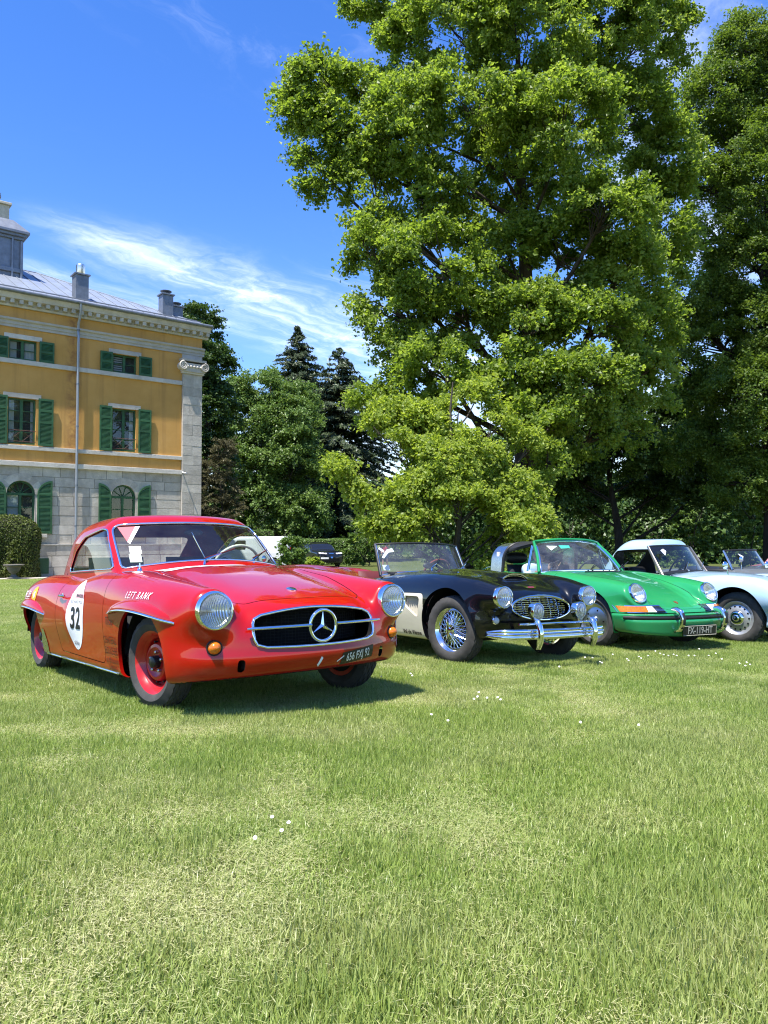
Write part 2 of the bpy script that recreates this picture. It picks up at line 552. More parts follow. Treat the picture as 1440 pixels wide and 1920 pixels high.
class Skin:
    """triangle skin that can be cut along the zero line of any field"""
    def __init__(s, f, lo, hi, h):
        s.f = f
        s.V, s.T = nets(f, lo, hi, h)
        s.lab = np.array(['body'] * len(s.T), dtype='U24')
    def split(s, g, only=None):
        """cut; returns boolean per triangle: inside (g<0). only: labels that may be cut"""
        v = g(s.V[:, 0], s.V[:, 1], s.V[:, 2]).astype(float)
        v = np.where(np.abs(v) < 2e-4, np.where(v < 0, -2e-4, 2e-4), v)
        sg = v[s.T] < 0
        c = sg.sum(1)
        m = (c == 1) | (c == 2)
        if only is not None: m &= np.isin(s.lab, only)
        T0, L0 = s.T[~m], s.lab[~m]
        T1, L1, g1 = s.T[m], s.lab[m], sg[m]
        lone = np.where(g1.sum(1)[:, None] == 1, g1, ~g1)
        k = lone.argmax(1)
        r = np.arange(len(T1))
        a, b, cc = T1[r, k], T1[r, (k + 1) % 3], T1[r, (k + 2) % 3]
        E = np.concatenate([np.sort(np.stack([a, b], 1), 1), np.sort(np.stack([a, cc], 1), 1)])
        U, inv = np.unique(E, axis=0, return_inverse=True)
        inv = inv.ravel()
        t = v[U[:, 0]] / (v[U[:, 0]] - v[U[:, 1]])
        NV = s.V[U[:, 0]] + t[:, None] * (s.V[U[:, 1]] - s.V[U[:, 0]])
        off = len(s.V)
        p, q = off + inv[:len(T1)], off + inv[len(T1):]
        s.V = np.concatenate([s.V, NV])
        NT_ = np.concatenate([np.stack([a, p, q], 1), np.stack([p, b, cc], 1), np.stack([p, cc, q], 1)])
        ains = v[a] < 0
        ins_n = np.concatenate([ains, ~ains, ~ains])
        s.T = np.concatenate([T0, NT_]); s.lab = np.concatenate([L0, L1, L1, L1])
        inside0 = sg[~m].sum(1) >= 2
        return np.concatenate([inside0, ins_n])
    def delete(s, g, only=None):
        ins = s.split(g, only)
        if only is not None: ins &= np.isin(s.lab, only)
        s.T, s.lab = s.T[~ins], s.lab[~ins]
    def panel(s, name, g, gap=0.004, only=('body',)):
        ins = s.split(lambda x, y, z: g(x, y, z) - gap, only) & np.isin(s.lab, only)
        s.lab[ins] = 'shut_line' if gap else name
        if gap:
            ins = s.split(g, ('shut_line',)) & (s.lab == 'shut_line') & True
            # only the part just cut: inside of g
            ctr = s.V[s.T].mean(1)
            gi = g(ctr[:, 0], ctr[:, 1], ctr[:, 2]) < 0
            s.lab[ins & gi] = name
    def mesh(s, name, label, push=0.0, flat=False):
        t = s.T[s.lab == label]
        u, inv = np.unique(t, return_inverse=True)
        V = s.V[u]; F = inv.reshape(-1, 3)
        n = fgrad(s.f, V); n /= np.maximum(np.linalg.norm(n, axis=1), 1e-6)[:, None]
        if push: V = V + n * push
        # faces must look outwards
        return np_mesh(name, V, F, True, None if flat else n)
    def rim_edges(s, g, tol=1.5e-3, labels=None):
        """edges of the skin's border lying on g = 0"""
        T = s.T if labels is None else s.T[np.isin(s.lab, labels)]
        E = np.concatenate([T[:, [0, 1]], T[:, [1, 2]], T[:, [2, 0]]])
        S_ = np.sort(E, 1)
        U, first, cnt = np.unique(S_, axis=0, return_index=True, return_counts=True)
        b = E[first[cnt == 1]]
        v = np.abs(g(s.V[:, 0], s.V[:, 1], s.V[:, 2]))
        return b[(v[b[:, 0]] < tol) & (v[b[:, 1]] < tol)]
    def lip(s, g, move, tol=1.5e-3, labels=None):
        """strip running inwards from a cut edge; move(V) -> inner positions"""
        b = s.rim_edges(g, tol, labels)
        if len(b) == 0: return None
        u, inv = np.unique(b, return_inverse=True); inv = inv.reshape(-1, 2)
        V0 = s.V[u]; V1 = move(V0.copy())
        n = len(u)
        F = np.stack([inv[:, 1], inv[:, 0], inv[:, 0] + n, inv[:, 1] + n], 1)
        return np.concatenate([V0, V1]), F

def link_islands(name, V, F, m, parent, smooth=True):
    """one object for each connected piece"""
    V = np.asarray(V); F = np.asarray(F)
    lab = np.arange(len(V))
    while True:
        new = lab.copy()
        mn = lab[F].min(1)
        for k in range(F.shape[1]): np.minimum.at(new, F[:, k], mn)
        new = new[new]
        if (new == lab).all(): break
        lab = new
    fl = lab[F[:, 0]]
    out = []
    for k in np.unique(fl):
        f = F[fl == k]
        u, inv = np.unique(f, return_inverse=True)
        out.append(link_mesh(name, np_mesh(name, V[u], inv.reshape(f.shape), smooth), m, parent))
    return out

def lamp_holes(lamps, r):
    """field that cuts the openings behind headlights; lamps: (pos, axis)"""
    def g(x, y, z):
        d = np.full(np.broadcast(x, y, z).shape, 1.0)
        for (px, py, pz), ax in lamps:
            A = Vector(ax).normalized()
            dx, dy, dz = x - px, y - py, z - pz
            t = dx * A.x + dy * A.y + dz * A.z
            rad = np.sqrt(np.maximum(dx * dx + dy * dy + dz * dz - t * t, 0))
            d = np.where((np.abs(t) < .12) & (rad < .3), np.minimum(d, rad - r), d)
        return d
    return g

def march(f, P, D, length=1.5, steps=90):
    """first hit of f<0 along D from points P; returns hit points"""
    P = np.asarray(P, float); D = np.asarray(D, float)
    n = len(P); t = np.zeros(n); lo = np.zeros(n); hi = np.full(n, length); found = np.zeros(n, bool)
    for i in range(1, steps + 1):
        tt = length * i / steps
        q = P + D * tt
        v = f(q[:, 0], q[:, 1], q[:, 2]) < 0
        new = v & ~found
        hi[new] = tt; lo[new] = length * (i - 1) / steps
        found |= v
    for _ in range(22):
        m = (lo + hi) / 2
        q = P + D * m[:, None]
        v = f(q[:, 0], q[:, 1], q[:, 2]) < 0
        hi = np.where(v, m, hi); lo = np.where(v, lo, m)
    return P + D * hi[:, None]

def project_flat(name, VF, m, parent, f, to_p, d, lift=0.002):
    """lay a flat print on the skin: to_p(u, v) -> start point outside, d = direction inwards"""
    V, F = VF
    P = np.array([to_p(u, v) for u, v in V]); D = np.tile(np.array(d, float), (len(P), 1))
    H = march(f, P, D) - D * lift
    me = bpy.data.meshes.new(name)
    me.from_pydata(H.tolist(), [], F); me.update()
    return link_mesh(name, me, m, parent)

def ellipse_geo(ru, rv, rings=7, seg=40, cut=None):
    V = [(0, 0)]; F = []
    for i in range(1, rings + 1):
        for k in range(seg):
            a = 2 * PI * k / seg
            V.append((ru * i / rings * math.cos(a), rv * i / rings * math.sin(a)))
    for k in range(seg): F.append((0, 1 + k, 1 + (k + 1) % seg))
    for i in range(rings - 1):
        for k in range(seg):
            l = (k + 1) % seg
            F.append((1 + i * seg + k, 1 + (i + 1) * seg + k, 1 + (i + 1) * seg + l, 1 + i * seg + l))
    return V, F

def rect_geo(w, h, nu=8, nv=3, shear=0.0):
    V = [((i / nu - .5) * w + (j / nv - .5) * h * shear, (j / nv - .5) * h) for j in range(nv + 1) for i in range(nu + 1)]
    F = [(j * (nu + 1) + i, j * (nu + 1) + i + 1, (j + 1) * (nu + 1) + i + 1, (j + 1) * (nu + 1) + i) for j in range(nv) for i in range(nu)]
    return V, F

def shift(VF, du, dv): return [(u + du, v + dv) for u, v in VF[0]], VF[1]

# ------------------------------------------------------------------ parts shared by the cars
TYRES = {}
def tyre_mesh(r, w, rim, seg=96):
    key = (r, w, rim)
    if key in TYRES: return TYRES[key]
    hw = w / 2
    side = [(rim - .012, -hw + .030), (rim + .004, -hw + .012), (rim + .018, -hw + .002), ((rim * .55 + r * .45), -hw - .008), (r - .045, -hw - .003), (r - .022, -hw + .008)]
    tw = hw - .020
    tread = []
    rows = 5
    ys = np.linspace(-tw, tw, rows * 2 + 1)
    prof = list(side)
    mark = [0] * len(side)
    prof.append((r - .010, -tw - .006)); mark.append(2)
    for i in range(rows):
        y0 = -tw + 2 * tw * i / rows; y1 = -tw + 2 * tw * (i + 1) / rows
        crown = lambda y: r - .006 * (y / tw) ** 2
        g = .0035
        prof += [(crown(y0) - .007, y0 + g * .4), (crown(y0), y0 + g), (crown(y1), y1 - g), (crown(y1) - .007, y1 - g * .4)]
        mark += [0, 3 + i, 3 + i, 0]
    prof.append((r - .010, tw + .006)); mark.append(2)
    prof += [(a, -b) for a, b in side[::-1]]; mark += [0] * len(side)
    def rf(j, k, q):
        m = mark[j]
        if m == 2 and k % 4 == 0: return q - .007
        if m >= 3 and (k + 2 * (m % 2)) % 4 == 0: return q - .006
        return q
    g = G().lathe(prof, seg, Matrix(), rf)
    TYRES[key] = g.mesh('tyre', 40)
    return TYRES[key]

def wheel_frame(car, x, y, z, side, steer=0.0, camber=0.0):
    w = empty('wheel', (0, 0, 0), parent=car)
    # local z = outwards
    M = Matrix.Translation((x, y, z)) @ Matrix.Rotation(steer, 4, 'Z') @ Matrix.Rotation(R(-90) * side + camber * 0, 4, 'X')
    w.matrix_local = M
    return w

def ring_pts(n, r, h=0, ph=0):
    return [(r * math.cos(2 * PI * k / n + ph), r * math.sin(2 * PI * k / n + ph), h) for k in range(n)]

def steel_wheel(car, x, y, z, side, r, w, rim, paintm, capm, steer=0.0, style='steel'):
    wl = wheel_frame(car, x, y, z, side, steer)
    link_mesh('tyre', tyre_mesh(r, w, rim), RUBBER, wl)
    hw = w / 2
    g = G().lathe([(rim - .03, -hw + .02), (rim + .002, -hw + .018), (rim - .02, -.02), (rim - .045, .012), (rim - .04, hw - .05), (rim - .014, hw - .032), (rim + .006, hw - .022), (rim + .010, hw - .014), (rim + .006, hw - .010), (rim - .004, hw - .016), (rim - .018, hw - .030), (rim - .035, hw - .050), (rim - .045, hw - .075)], 64)
    if style == 'steel':
        g.lathe([(rim - .044, hw - .075), (rim - .048, hw - .088), (rim - .062, hw - .086), (rim - .070, hw - .052), (rim - .078, hw - .040), (rim - .095, hw - .036), (rim - .112, hw - .050), (.030, hw - .052), (.0, hw - .052)], 64)
    g.build('rim', paintm, wl, 40)
    hub = G()
    hub.lathe([(.040, hw - .055), (.040, hw - .022), (.034, hw - .012), (.020, hw - .006), (0, hw - .005)], 24)
    hub.build('hub', capm, wl)
    nuts = G()
    for p in ring_pts(5, .060, 0, .3):
        nuts.lathe([(.011, hw - .055), (.010, hw - .034), (.006, hw - .030), (0, hw - .030)], 8, Matrix.Translation((p[0], p[1], 0)))
    nuts.build('wheel_nuts', STEEL, wl)
    if style == 'steel':
        b = G()
        for p in ring_pts(10, rim - .058, 0, .1):
            b.lathe([(.006, hw - .092), (.006, hw - .060), (0, hw - .058)], 8, Matrix.Translation((p[0], p[1], 0)))
        b.build('rim_studs', BLACKR, wl)
    G().lathe([(rim - .03, -hw + .03), (0, -hw + .03)], 32).build('brake_drum', UNDER, wl)
    return wl

def headlight(car, pos, axis, r, ringm=CHROME, depth=.05, name='headlight', tall=1.0, bulge=.030):
    h = empty(name, parent=car)
    M = axis_matrix(pos, axis)
    S = Matrix.Diagonal((1, tall, 1, 1))
    h.matrix_local = M @ S
    G().lathe([(r * 1.0, -depth), (r * 1.05, -depth * .35), (r * 1.045, .004), (r * 1.0, .016), (r * .94, .018), (r * .885, .010), (r * .87, -.004)], 48).build('rim', ringm, h, 50)
    prof = [(r * .885 * math.cos(a), .006 + bulge * math.sin(a)) for a in np.linspace(0, PI / 2, 9)]
    G().lathe(prof, 40).build('lens', LENS, h, 60)
    k = 60
    def rf(j, i, q): return q
    prof = [(r * .88 * t, -.004 - .075 * (1 - t ** 2)) for t in np.linspace(1, 0.02, 12)]
    G().lathe(prof, 40).build('reflector', HEADREF, h, 60)
    b = G(); b.lathe([(.012, -.075), (.014, -.045), (.010, -.025), (0, -.022)], 12)
    b.build('bulb', WHITEP, h)
    return h

def make_headref():
    m = bpy.data.materials.new('fluted_reflector'); t = NT(m); b = t.b
    b.inputs['Base Color'].default_value = (.82, .83, .84, 1); b.inputs['Metallic'].default_value = 1
    b.inputs['Roughness'].default_value = .22
    w = t.n('ShaderNodeTexWave', bands_direction='X'); w.inputs['Scale'].default_value = 26; w.inputs['Distortion'].default_value = .6
    t.link(t.pos(), w.inputs['Vector']); t.bump(w.outputs['Fac'], .35, .004)
    MATS['fluted_reflector'] = m
    return m
HEADREF = make_headref()

def place_car(o, X, Y, head, sink=0.0, roll=0.0):
    e = .3
    a = -(gz(X + e, Y) - gz(X - e, Y)) / (2 * e); b = -(gz(X, Y + e) - gz(X, Y - e)) / (2 * e)
    n = Vector((a, b, 1)).normalized()
    t = R(head)
    fx = Vector((math.cos(t), math.sin(t), -a * math.cos(t) - b * math.sin(t))).normalized()
    ly = n.cross(fx)
    M = Matrix((fx, ly, n)).transposed().to_4x4() @ Matrix.Rotation(roll, 4, 'X')
    M.translation = Vector((X, Y, float(gz(X, Y)) - sink))
    o.matrix_world = M
    o.location = M.translation
    o.rotation_euler = M.to_euler()

def wheel_wells(car, spots, r, yin, yout):
    for x, z in spots:
        for s in (1, -1):
            g = G(); V = []; F = []; n = 30
            A = np.linspace(R(4), R(176), n)
            for a in A: V += [(x + r * math.cos(a), s * yout, z + r * math.sin(a)), (x + r * math.cos(a), s * yin, z + r * math.sin(a))]
            V.append((x, s * yin, z))
            F = [(2 * i, 2 * i + 1, 2 * i + 3, 2 * i + 2) for i in range(n - 1)] + [(2 * i + 1, 2 * n, 2 * i + 3) for i in range(n - 1)]
            g.add(V, F).build('wheel_well', DARK, car, 30)

def steering_wheel(car, pos, axis, r, m, hubm=CHROME, tube=.012):
    h = empty('steering_wheel', parent=car); h.matrix_local = axis_matrix(pos, axis)
    G().tube([(r * math.cos(a), r * math.sin(a), 0) for a in np.linspace(0, 2 * PI, 41)[:-1]], tube, 10, closed=True).build('wheel_ring', m, h)
    sp = G()
    for a in (R(0), R(180), R(-90)):
        sp.tube([(0, 0, -.03), (r * math.cos(a), r * math.sin(a), 0)], .007, 8)
    sp.build('spokes', hubm, h)
    G().lathe([(.05, -.05), (.05, -.03), (.03, -.015), (0, -.012)], 20).build('hub', m, h)
    G().tube([(0, 0, -.04), (0, 0, -.45)], .02, 10).build('column', VINYL, h)
    return h

def seat(car, x, y, z, m, w=.46, back=.52, tilt=.2, head=False):
    s = empty('seat', parent=car); s.matrix_local = Matrix.Translation((x, y, z))
    def cushion(name, L, T, M):
        g = G(); nu, nv = 8, 6
        V = []; F = []
        for sgn in (1, -1):
            o = len(V)
            for j in range(nv + 1):
                for i in range(nu + 1):
                    u, v = i / nu * 2 - 1, j / nv * 2 - 1
                    t = T / 2 * (1 - abs(u) ** 5) ** .5 * (1 - abs(v) ** 5) ** .5
                    t *= 1 + .07 * math.cos(u * 9)
                    V.append(M @ Vector((v * L / 2, u * w / 2, sgn * t)))
            for j in range(nv):
                for i in range(nu):
                    q = (o + j * (nu + 1) + i, o + j * (nu + 1) + i + 1, o + (j + 1) * (nu + 1) + i + 1, o + (j + 1) * (nu + 1) + i)
                    F.append(q if sgn < 0 else q[::-1])
        g.add(V, F); g.build(name, m, s, 60)
    cushion('cushion', .48, .16, Matrix.Translation((0, 0, 0)))
    Mb = Matrix.Translation((-.22, 0, .04)) @ Matrix.Rotation(R(-90) + tilt * -1, 4, 'Y') @ Matrix.Translation((back / 2, 0, 0))
    cushion('seat_back', back, .12, Mb)
    return s

def seam(car, name, m, pts, r=.004, closed=False, seg=6):
    return G().tube(pts, r, seg, closed).build(name, m, car, 60)

def ring_frames(car, gs, f, g_, name, m, r, ax='yz', push=.002, step=.03):
    """trim strips round the openings cut by g_; ax: plane in which the opening is convex"""
    b = np.unique(gs.rim_edges(g_, labels=('body',)))
    P = gs.V[b]
    sets = [P] if ax == 'yz' else [P[P[:, 1] > 0], P[P[:, 1] < 0]]
    k0, k1 = (1, 2) if ax == 'yz' else (0, 2)
    for Q in sets:
        if len(Q) < 8: continue
        c = (Q.min(0) + Q.max(0)) / 2
        sc = (Q.max(0) - Q.min(0))
        a = np.arctan2((Q[:, k1] - c[k1]) / sc[k1], (Q[:, k0] - c[k0]) / sc[k0])
        Q = Q[np.argsort(a)]
        Q = np.concatenate([Q, Q[:1]]); L = np.concatenate([[0], np.cumsum(np.linalg.norm(np.diff(Q, axis=0), axis=1))])
        n = max(24, int(L[-1] / step)); tt = np.linspace(0, L[-1], n + 1)[:-1]
        Q = np.stack([np.interp(tt, L, Q[:, i]) for i in range(3)], 1)
        nn = fgrad(f, Q); nn /= np.linalg.norm(nn, axis=1)[:, None]
        seam(car, name, m, (Q + nn * push).tolist(), r, True, 8)

def emit(sk, label, name, m, car, push=0.0):
    if (sk.lab == label).any(): return link_mesh(name, sk.mesh(name, label, push), m, car)

def sides(sk, label, name, m, car, push=0.0):
    out = []
    for s in (-1, 1):
        k = (sk.lab == label) & (np.sign(sk.V[sk.T].mean(1)[:, 1]) == s)
        if not k.any(): continue
        sk.lab[k] = '%s%d' % (label[:18], s)
        out.append(emit(sk, '%s%d' % (label[:18], s), name, m, car, push))
    return out

def mark_under(sk, zmax=.32):
    c = sk.V[sk.T].mean(1); n = fgrad(sk.f, c); n /= np.maximum(np.linalg.norm(n, axis=1), 1e-6)[:, None]
    sk.lab[(n[:, 2] < -.88) & (c[:, 2] < zmax) & (sk.lab == 'body')] = 'underbody'

def wire_wheel(car, x, y, z, side, r, w, rim, steer=0.0):
    wl = wheel_frame(car, x, y, z, side, steer)
    link_mesh('tyre', tyre_mesh(r, w, rim), RUBBER, wl)
    hw = w / 2
    G().lathe([(rim - .02, -hw + .02), (rim + .004, -hw + .018), (rim - .018, -.03), (rim - .026, 0), (rim - .018, .03), (rim - .004, hw - .035), (rim + .008, hw - .022), (rim + .012, hw - .012), (rim + .006, hw - .008), (rim - .006, hw - .02), (rim - .022, hw - .045), (rim - .03, hw - .06)], 64).build('rim', CHROME, wl, 40)
    g = G()
    n = 24
    for layer, (hr, hh, rr, rh, tw) in enumerate(((.042, hw - .012, rim - .024, .01, .55), (.042, hw - .03, rim - .022, -.025, -.55), (.046, -.02, rim - .022, .02, .4))):
        for k in range(n):
            for sg in (1, -1):
                if layer == 2 and sg < 0: continue
                a = 2 * PI * (k + .25 * layer) / n
                b = a + tw * sg
                g.tube([(hr * math.cos(a), hr * math.sin(a), hh), (rr * math.cos(b), rr * math.sin(b), rh)], .0024, 4, cap=False)
    o = g.build('spokes', CHROME, wl); o['kind'] = 'stuff'
    G().lathe([(.046, -.03), (.044, hw - .04), (.048, hw - .008), (.04, hw + .006), (.034, hw + .022), (.02, hw + .03), (0, hw + .032)], 28).build('hub', CHROME, wl)
    e = G()
    for s in (1, -1): e.tube([(0, 0, hw + .022), (0, s * .045, hw + .024), (0, s * .078, hw + .034)], [.018, .015, .008], 8, flat=(.6, 1))
    e.build('spinner', CHROME, wl)
    G().lathe([(rim - .05, -.04), (rim - .06, -.03), (.05, -.03)], 32).build('brake_drum', UNDER, wl)
    return wl

def disc_wheel(car, x, y, z, side, r, w, rim, facem, holes=12, steer=0.0, capr=.085):
    """pressed steel wheel with a ring of holes and a chrome hub cap"""
    wl = wheel_frame(car, x, y, z, side, steer)
    link_mesh('tyre', tyre_mesh(r, w, rim), RUBBER, wl)
    hw = w / 2
    G().lathe([(rim - .02, -hw + .02), (rim + .004, -hw + .018), (rim - .03, 0), (rim - .012, hw - .035), (rim + .008, hw - .022), (rim + .010, hw - .012), (rim + .004, hw - .010), (rim - .010, hw - .024), (rim - .028, hw - .034), (rim - .042, hw - .040), (rim - .055, hw - .034), (capr + .012, hw - .022), (capr - .01, hw - .018), (0, hw - .018)], 64).build('rim', facem, wl, 40)
    for p in ring_pts(holes, (rim - .03 + capr) / 2 + .010, hw - .029):
        G().lathe([(0, .0015), (.011, .0015), (.012, -.002)], 12, Matrix.Translation(p)).build('wheel_hole', DARK, wl)
    G().lathe([(capr, hw - .024), (capr - .004, hw - .004), (capr * .75, hw + .008), (capr * .45, hw + .014), (capr * .42, hw + .020), (capr * .2, hw + .026), (0, hw + .027)], 36).build('hub_cap', CHROME, wl, 50)
    G().lathe([(rim - .03, -hw + .03), (0, -hw + .03)], 32).build('brake_drum', UNDER, wl)
    return wl
# ------------------------------------------------------------------ red coupe with hardtop (nearest car)
RED = paint('red_lacquer', (0.36, 0.004, 0.001), dirt=(.16, .05, .03), dirt_amt=.10)
def red_car():
    car = empty('car', label='red hardtop coupe with white number 32 roundel and chrome star grille', cat='car', group='classic cars parked on the lawn')
    hood = C([(-2.2, .52), (-2.0, .66), (-1.7, .755), (-1.3, .80), (-.9, .83), (-.3, .86), (.35, .915), (.7, .912), (1.0, .875), (1.35, .81), (1.65, .74), (1.9, .655), (2.1, .55)])
    wid = C([(-2.2, .42), (-2.05, .52), (-1.8, .66), (-1.5, .775), (-1.2, .835), (-.6, .842), (0, .838), (.6, .838), (1.2, .838), (1.6, .838), (1.85, .815), (2.1, .75)])
    zbot = C([(-2.2, .42), (-1.9, .30), (-1.5, .22), (-.8, .205), (.8, .205), (1.5, .235), (1.75, .262), (2.0, .285)])
    fz = C([(-.4, .52), (.2, .57), (.8, .60), (1.2, .62), (1.5, .645), (1.82, .662)])
    frz = C([(-.4, .22), (.2, .245), (.8, .238), (1.2, .212), (1.5, .168), (1.70, .138), (1.85, .118)])
    fy = C([(-.4, .62), (.2, .64), (.8, .655), (1.2, .655), (1.5, .650), (1.82, .640)])
    fry = C([(-.4, .14), (.2, .175), (.8, .180), (1.2, .178), (1.5, .158), (1.70, .136), (1.85, .118)])
    rz_ = C([(-2.1, .50), (-1.6, .56), (-1.1, .58), (-.5, .56), (0, .54)])
    ry_ = C([(-2.15, .36), (-1.9, .50), (-1.6, .60), (-1.3, .640), (0, .645)])
    rrz = C([(-2.15, .08), (-1.9, .14), (-1.6, .205), (-1.15, .262), (-.7, .25), (-.3, .20), (0, .15)])
    def torso(x, y, z):
        a = np.abs(y)
        top = (z - (hood(x) - .09 * a ** 2 - .02 * np.exp(-((a - .47) / .10) ** 2) * np.clip((x - .5) / .5, 0, 1))) * .97
        side = a - wid(x) + .30 * pos_(z - .58) ** 2 + .30 * pos_(.48 - z) ** 2 + .012 * np.exp(-((x + .1) / .5) ** 2) * np.clip((z - .3) / .3, 0, 1)
        front = x - (1.945 - .235 * (a / .8) ** 2.3 - .55 * pos_(z - .60) ** 1.6 - .55 * pos_(.40 - z) ** 1.5 + .015 * np.exp(-((z - .36) / .07) ** 2))
        rear = -x - (2.08 - .22 * (a / .8) ** 2.4 - .35 * pos_(z - .55) ** 1.4 - .6 * pos_(.42 - z) ** 1.6)
        d = smax(top, side, .125)
        d = smax(d, front, .17)
        d = smax(d, rear, .22)
        return smax(d, zbot(x) - z, .05)
    def body(x, y, z):
        a = np.abs(y)
        d = torso(x, y, z)
        t = ell(a - fy(x), z - fz(x), fry(x), frz(x))
        t = smax(t, x - 1.815, .05); t = smax(t, -.35 - x, .3)
        d = smin(d, t, .09)
        t2 = ell(a - ry_(x), z - rz_(x), .215 * np.clip((x + 2.2) / .5, .3, 1) , rrz(x))
        t2 = smax(t2, x - .05, .3); t2 = smax(t2, -2.12 - x, .1)
        d = smin(d, t2, .12)
        return d
    sk = Skin(body, (-2.25, -.95, .1), (2.1, .95, 1.0), .0165)
    RA = .352
    def arch(x, y, z):
        far = np.abs(y) < .5
        f = np.maximum(np.hypot((x - 1.212) * .97, z - .328) - RA, z - .655 - .03 * np.cos((x - 1.2) * 3))
        r = np.maximum(np.hypot((x + 1.2) * .98, z - .328) - RA + .01, z - .605)
        return np.where(far, 1.0, np.minimum(f, r))
    sk.delete(arch)
    sk.delete(lamp_holes([((1.825, t * .640, .662), (1, t * .02, .03)) for t in (1, -1)], .102))
    def grille(x, y, z):
        a = np.abs(y)
        # top edge arched, ends rounded
        zt = .655 - .045 * (a / .43) ** 2
        zb_ = .434 + .012 * (a / .43) ** 2
        g = smax(smax(z - zt, zb_ - z, .01), a - (.430 - .10 * np.abs(z - .53)), .05)
        return np.where(x > 1.4, g, 1.0)
    sk.delete(grille)
    def slots(x, y, z):
        g = smax(np.abs(np.abs(y) - .50) - .020, np.abs(z - .345) - .036, .02)
        return np.where(x > 1.3, g, 1.0)
    sk.delete(slots)
    def cockpit(x, y, z):
        g = poly_sd(x, np.abs(y), [(.56, -.9), (.56, .30), (.38, .58), (-.80, .56), (-1.15, .42), (-1.15, -.9)], .05)
        return np.where(z > .72, g, 1.0)
    sk.delete(cockpit)
    def door(x, y, z):
        g = poly_sd(x, z, [(-.38, .285), (.60, .275), (.61, .95), (-.42, .95)], .06)
        return np.where(np.abs(y) > .45, g, 1.0)
    sk.panel('door', door, .0055)
    def bonnet(x, y, z):
        g = poly_sd(x, np.abs(y), [(.60, -.9), (.60, .55), (1.2, .535), (1.68, .46), (1.74, .40), (1.76, 0), (1.76, -.9)], .05)
        return np.where((z > .55) & (x > .3), g, 1.0)
    sk.panel('bonnet', bonnet, .0055)
    def trunk(x, y, z):
        g = poly_sd(x, np.abs(y), [(-1.15, -.9), (-1.15, .50), (-1.9, .46), (-2.0, .40), (-2.0, -.9)], .06)
        return np.where((z > .5) & (x < -.8), g, 1.0)
    sk.panel('boot_lid', trunk, .0035)
    ctr = sk.V[sk.T].mean(1)
    n = fgrad(body, ctr); n /= np.linalg.norm(n, axis=1)[:, None]
    sk.lab[(n[:, 2] < -.88) & (ctr[:, 2] < .30) & (sk.lab == 'body')] = 'underbody'
    link_mesh('body', sk.mesh('body', 'body'), RED, car)
    for s in (-1, 1):
        m = (sk.lab == 'door') & (np.sign(sk.V[sk.T].mean(1)[:, 1]) == s)
        sk.lab[m] = 'door%d' % s
        d = link_mesh('door', sk.mesh('door', 'door%d' % s), RED, car)
        h = G()
        yo = s * .868
        h.tube([(-.33, yo - s * .03, .70), (-.33, yo, .70), (-.25, yo + s * .012, .703), (-.18, yo + s * .004, .703)], [.010, .010, .009, .007], 10)
        h.lathe([(.020, 0), (.020, .01), (0, .014)], 14, axis_matrix((-.33, yo - s * .035, .70), (0, s, 0)))
        h.build('handle', CHROME, d)
    link_mesh('bonnet', sk.mesh('bonnet', 'bonnet'), RED, car)
    link_mesh('boot_lid', sk.mesh('boot_lid', 'boot_lid'), RED, car)
    link_mesh('shut_lines', sk.mesh('shut_lines', 'shut_line', -.004), DARK, car)
    link_mesh('underbody', sk.mesh('underbody', 'underbody'), UNDER, car)
    def inward(V): V[:, 1] -= np.sign(V[:, 1]) * .022; return V
    V, F = sk.lip(arch, inward)
    link_islands('arch_edge', V, F, RED, car)
    def back(V): V[:, 0] -= .05; return V
    V, F = sk.lip(grille, back)
    link_mesh('grille_edge', np_mesh('grille_edge', V, F), DARK, car)
    V, F = sk.lip(slots, back)
    link_islands('slot_edge', V, F, DARK, car)
    wheel_wells(car, [(1.2, .328), (-1.2, .328)], RA + .003, .40, .79)
    # ---- brows over the wheels
    def brow(x0, x1, zc, drop):
        for s in (1, -1):
            n = 26
            U = np.linspace(0, 1, n)
            xs = x0 + (x1 - x0) * U
            zs = zc - drop * (U * 2 - 1) ** 2 - .020 * U
            P = np.stack([xs, np.full(n, s * 1.3), zs], 1)
            H = march(body, P, np.tile([0, -s, 0], (n, 1)))
            out = .056 * np.sin(PI * np.clip(U * .94 + .05, 0, 1)) ** .65
            g = G(); V = []; sect = [(0, .056), (.25, .055), (.55, .045), (.8, .027), (.96, .008), (1.0, -.008), (.95, -.016), (.8, -.012), (.3, -.006), (-.1, -.006)]
            for i in range(n):
                w = out[i]; hh = (.35 + .65 * math.sin(PI * min(1, max(0, U[i] * .9 + .05))))
                for a, b in sect: V.append((xs[i], H[i, 1] + s * (w * a - .012), zs[i] + b * hh))
            k = len(sect)
            F = [(i * k + j, i * k + j + 1, (i + 1) * k + j + 1, (i + 1) * k + j) for i in range(n - 1) for j in range(k - 1)]
            if s > 0: F = [f[::-1] for f in F]
            F += [tuple(range(k)), tuple((n - 1) * k + j for j in range(k))[::-1]]
            g.add(V, F)
            b = g.build('wheel_brow', RED, car, 50)
            pts = [(xs[i], H[i, 1] + s * (out[i] - .010), zs[i] - .010) for i in range(n)]
            seam(b, 'trim', CHROME, pts, .0075)
    brow(.72, 1.66, .668, .045)
    brow(-1.52, -.70, .610, .040)
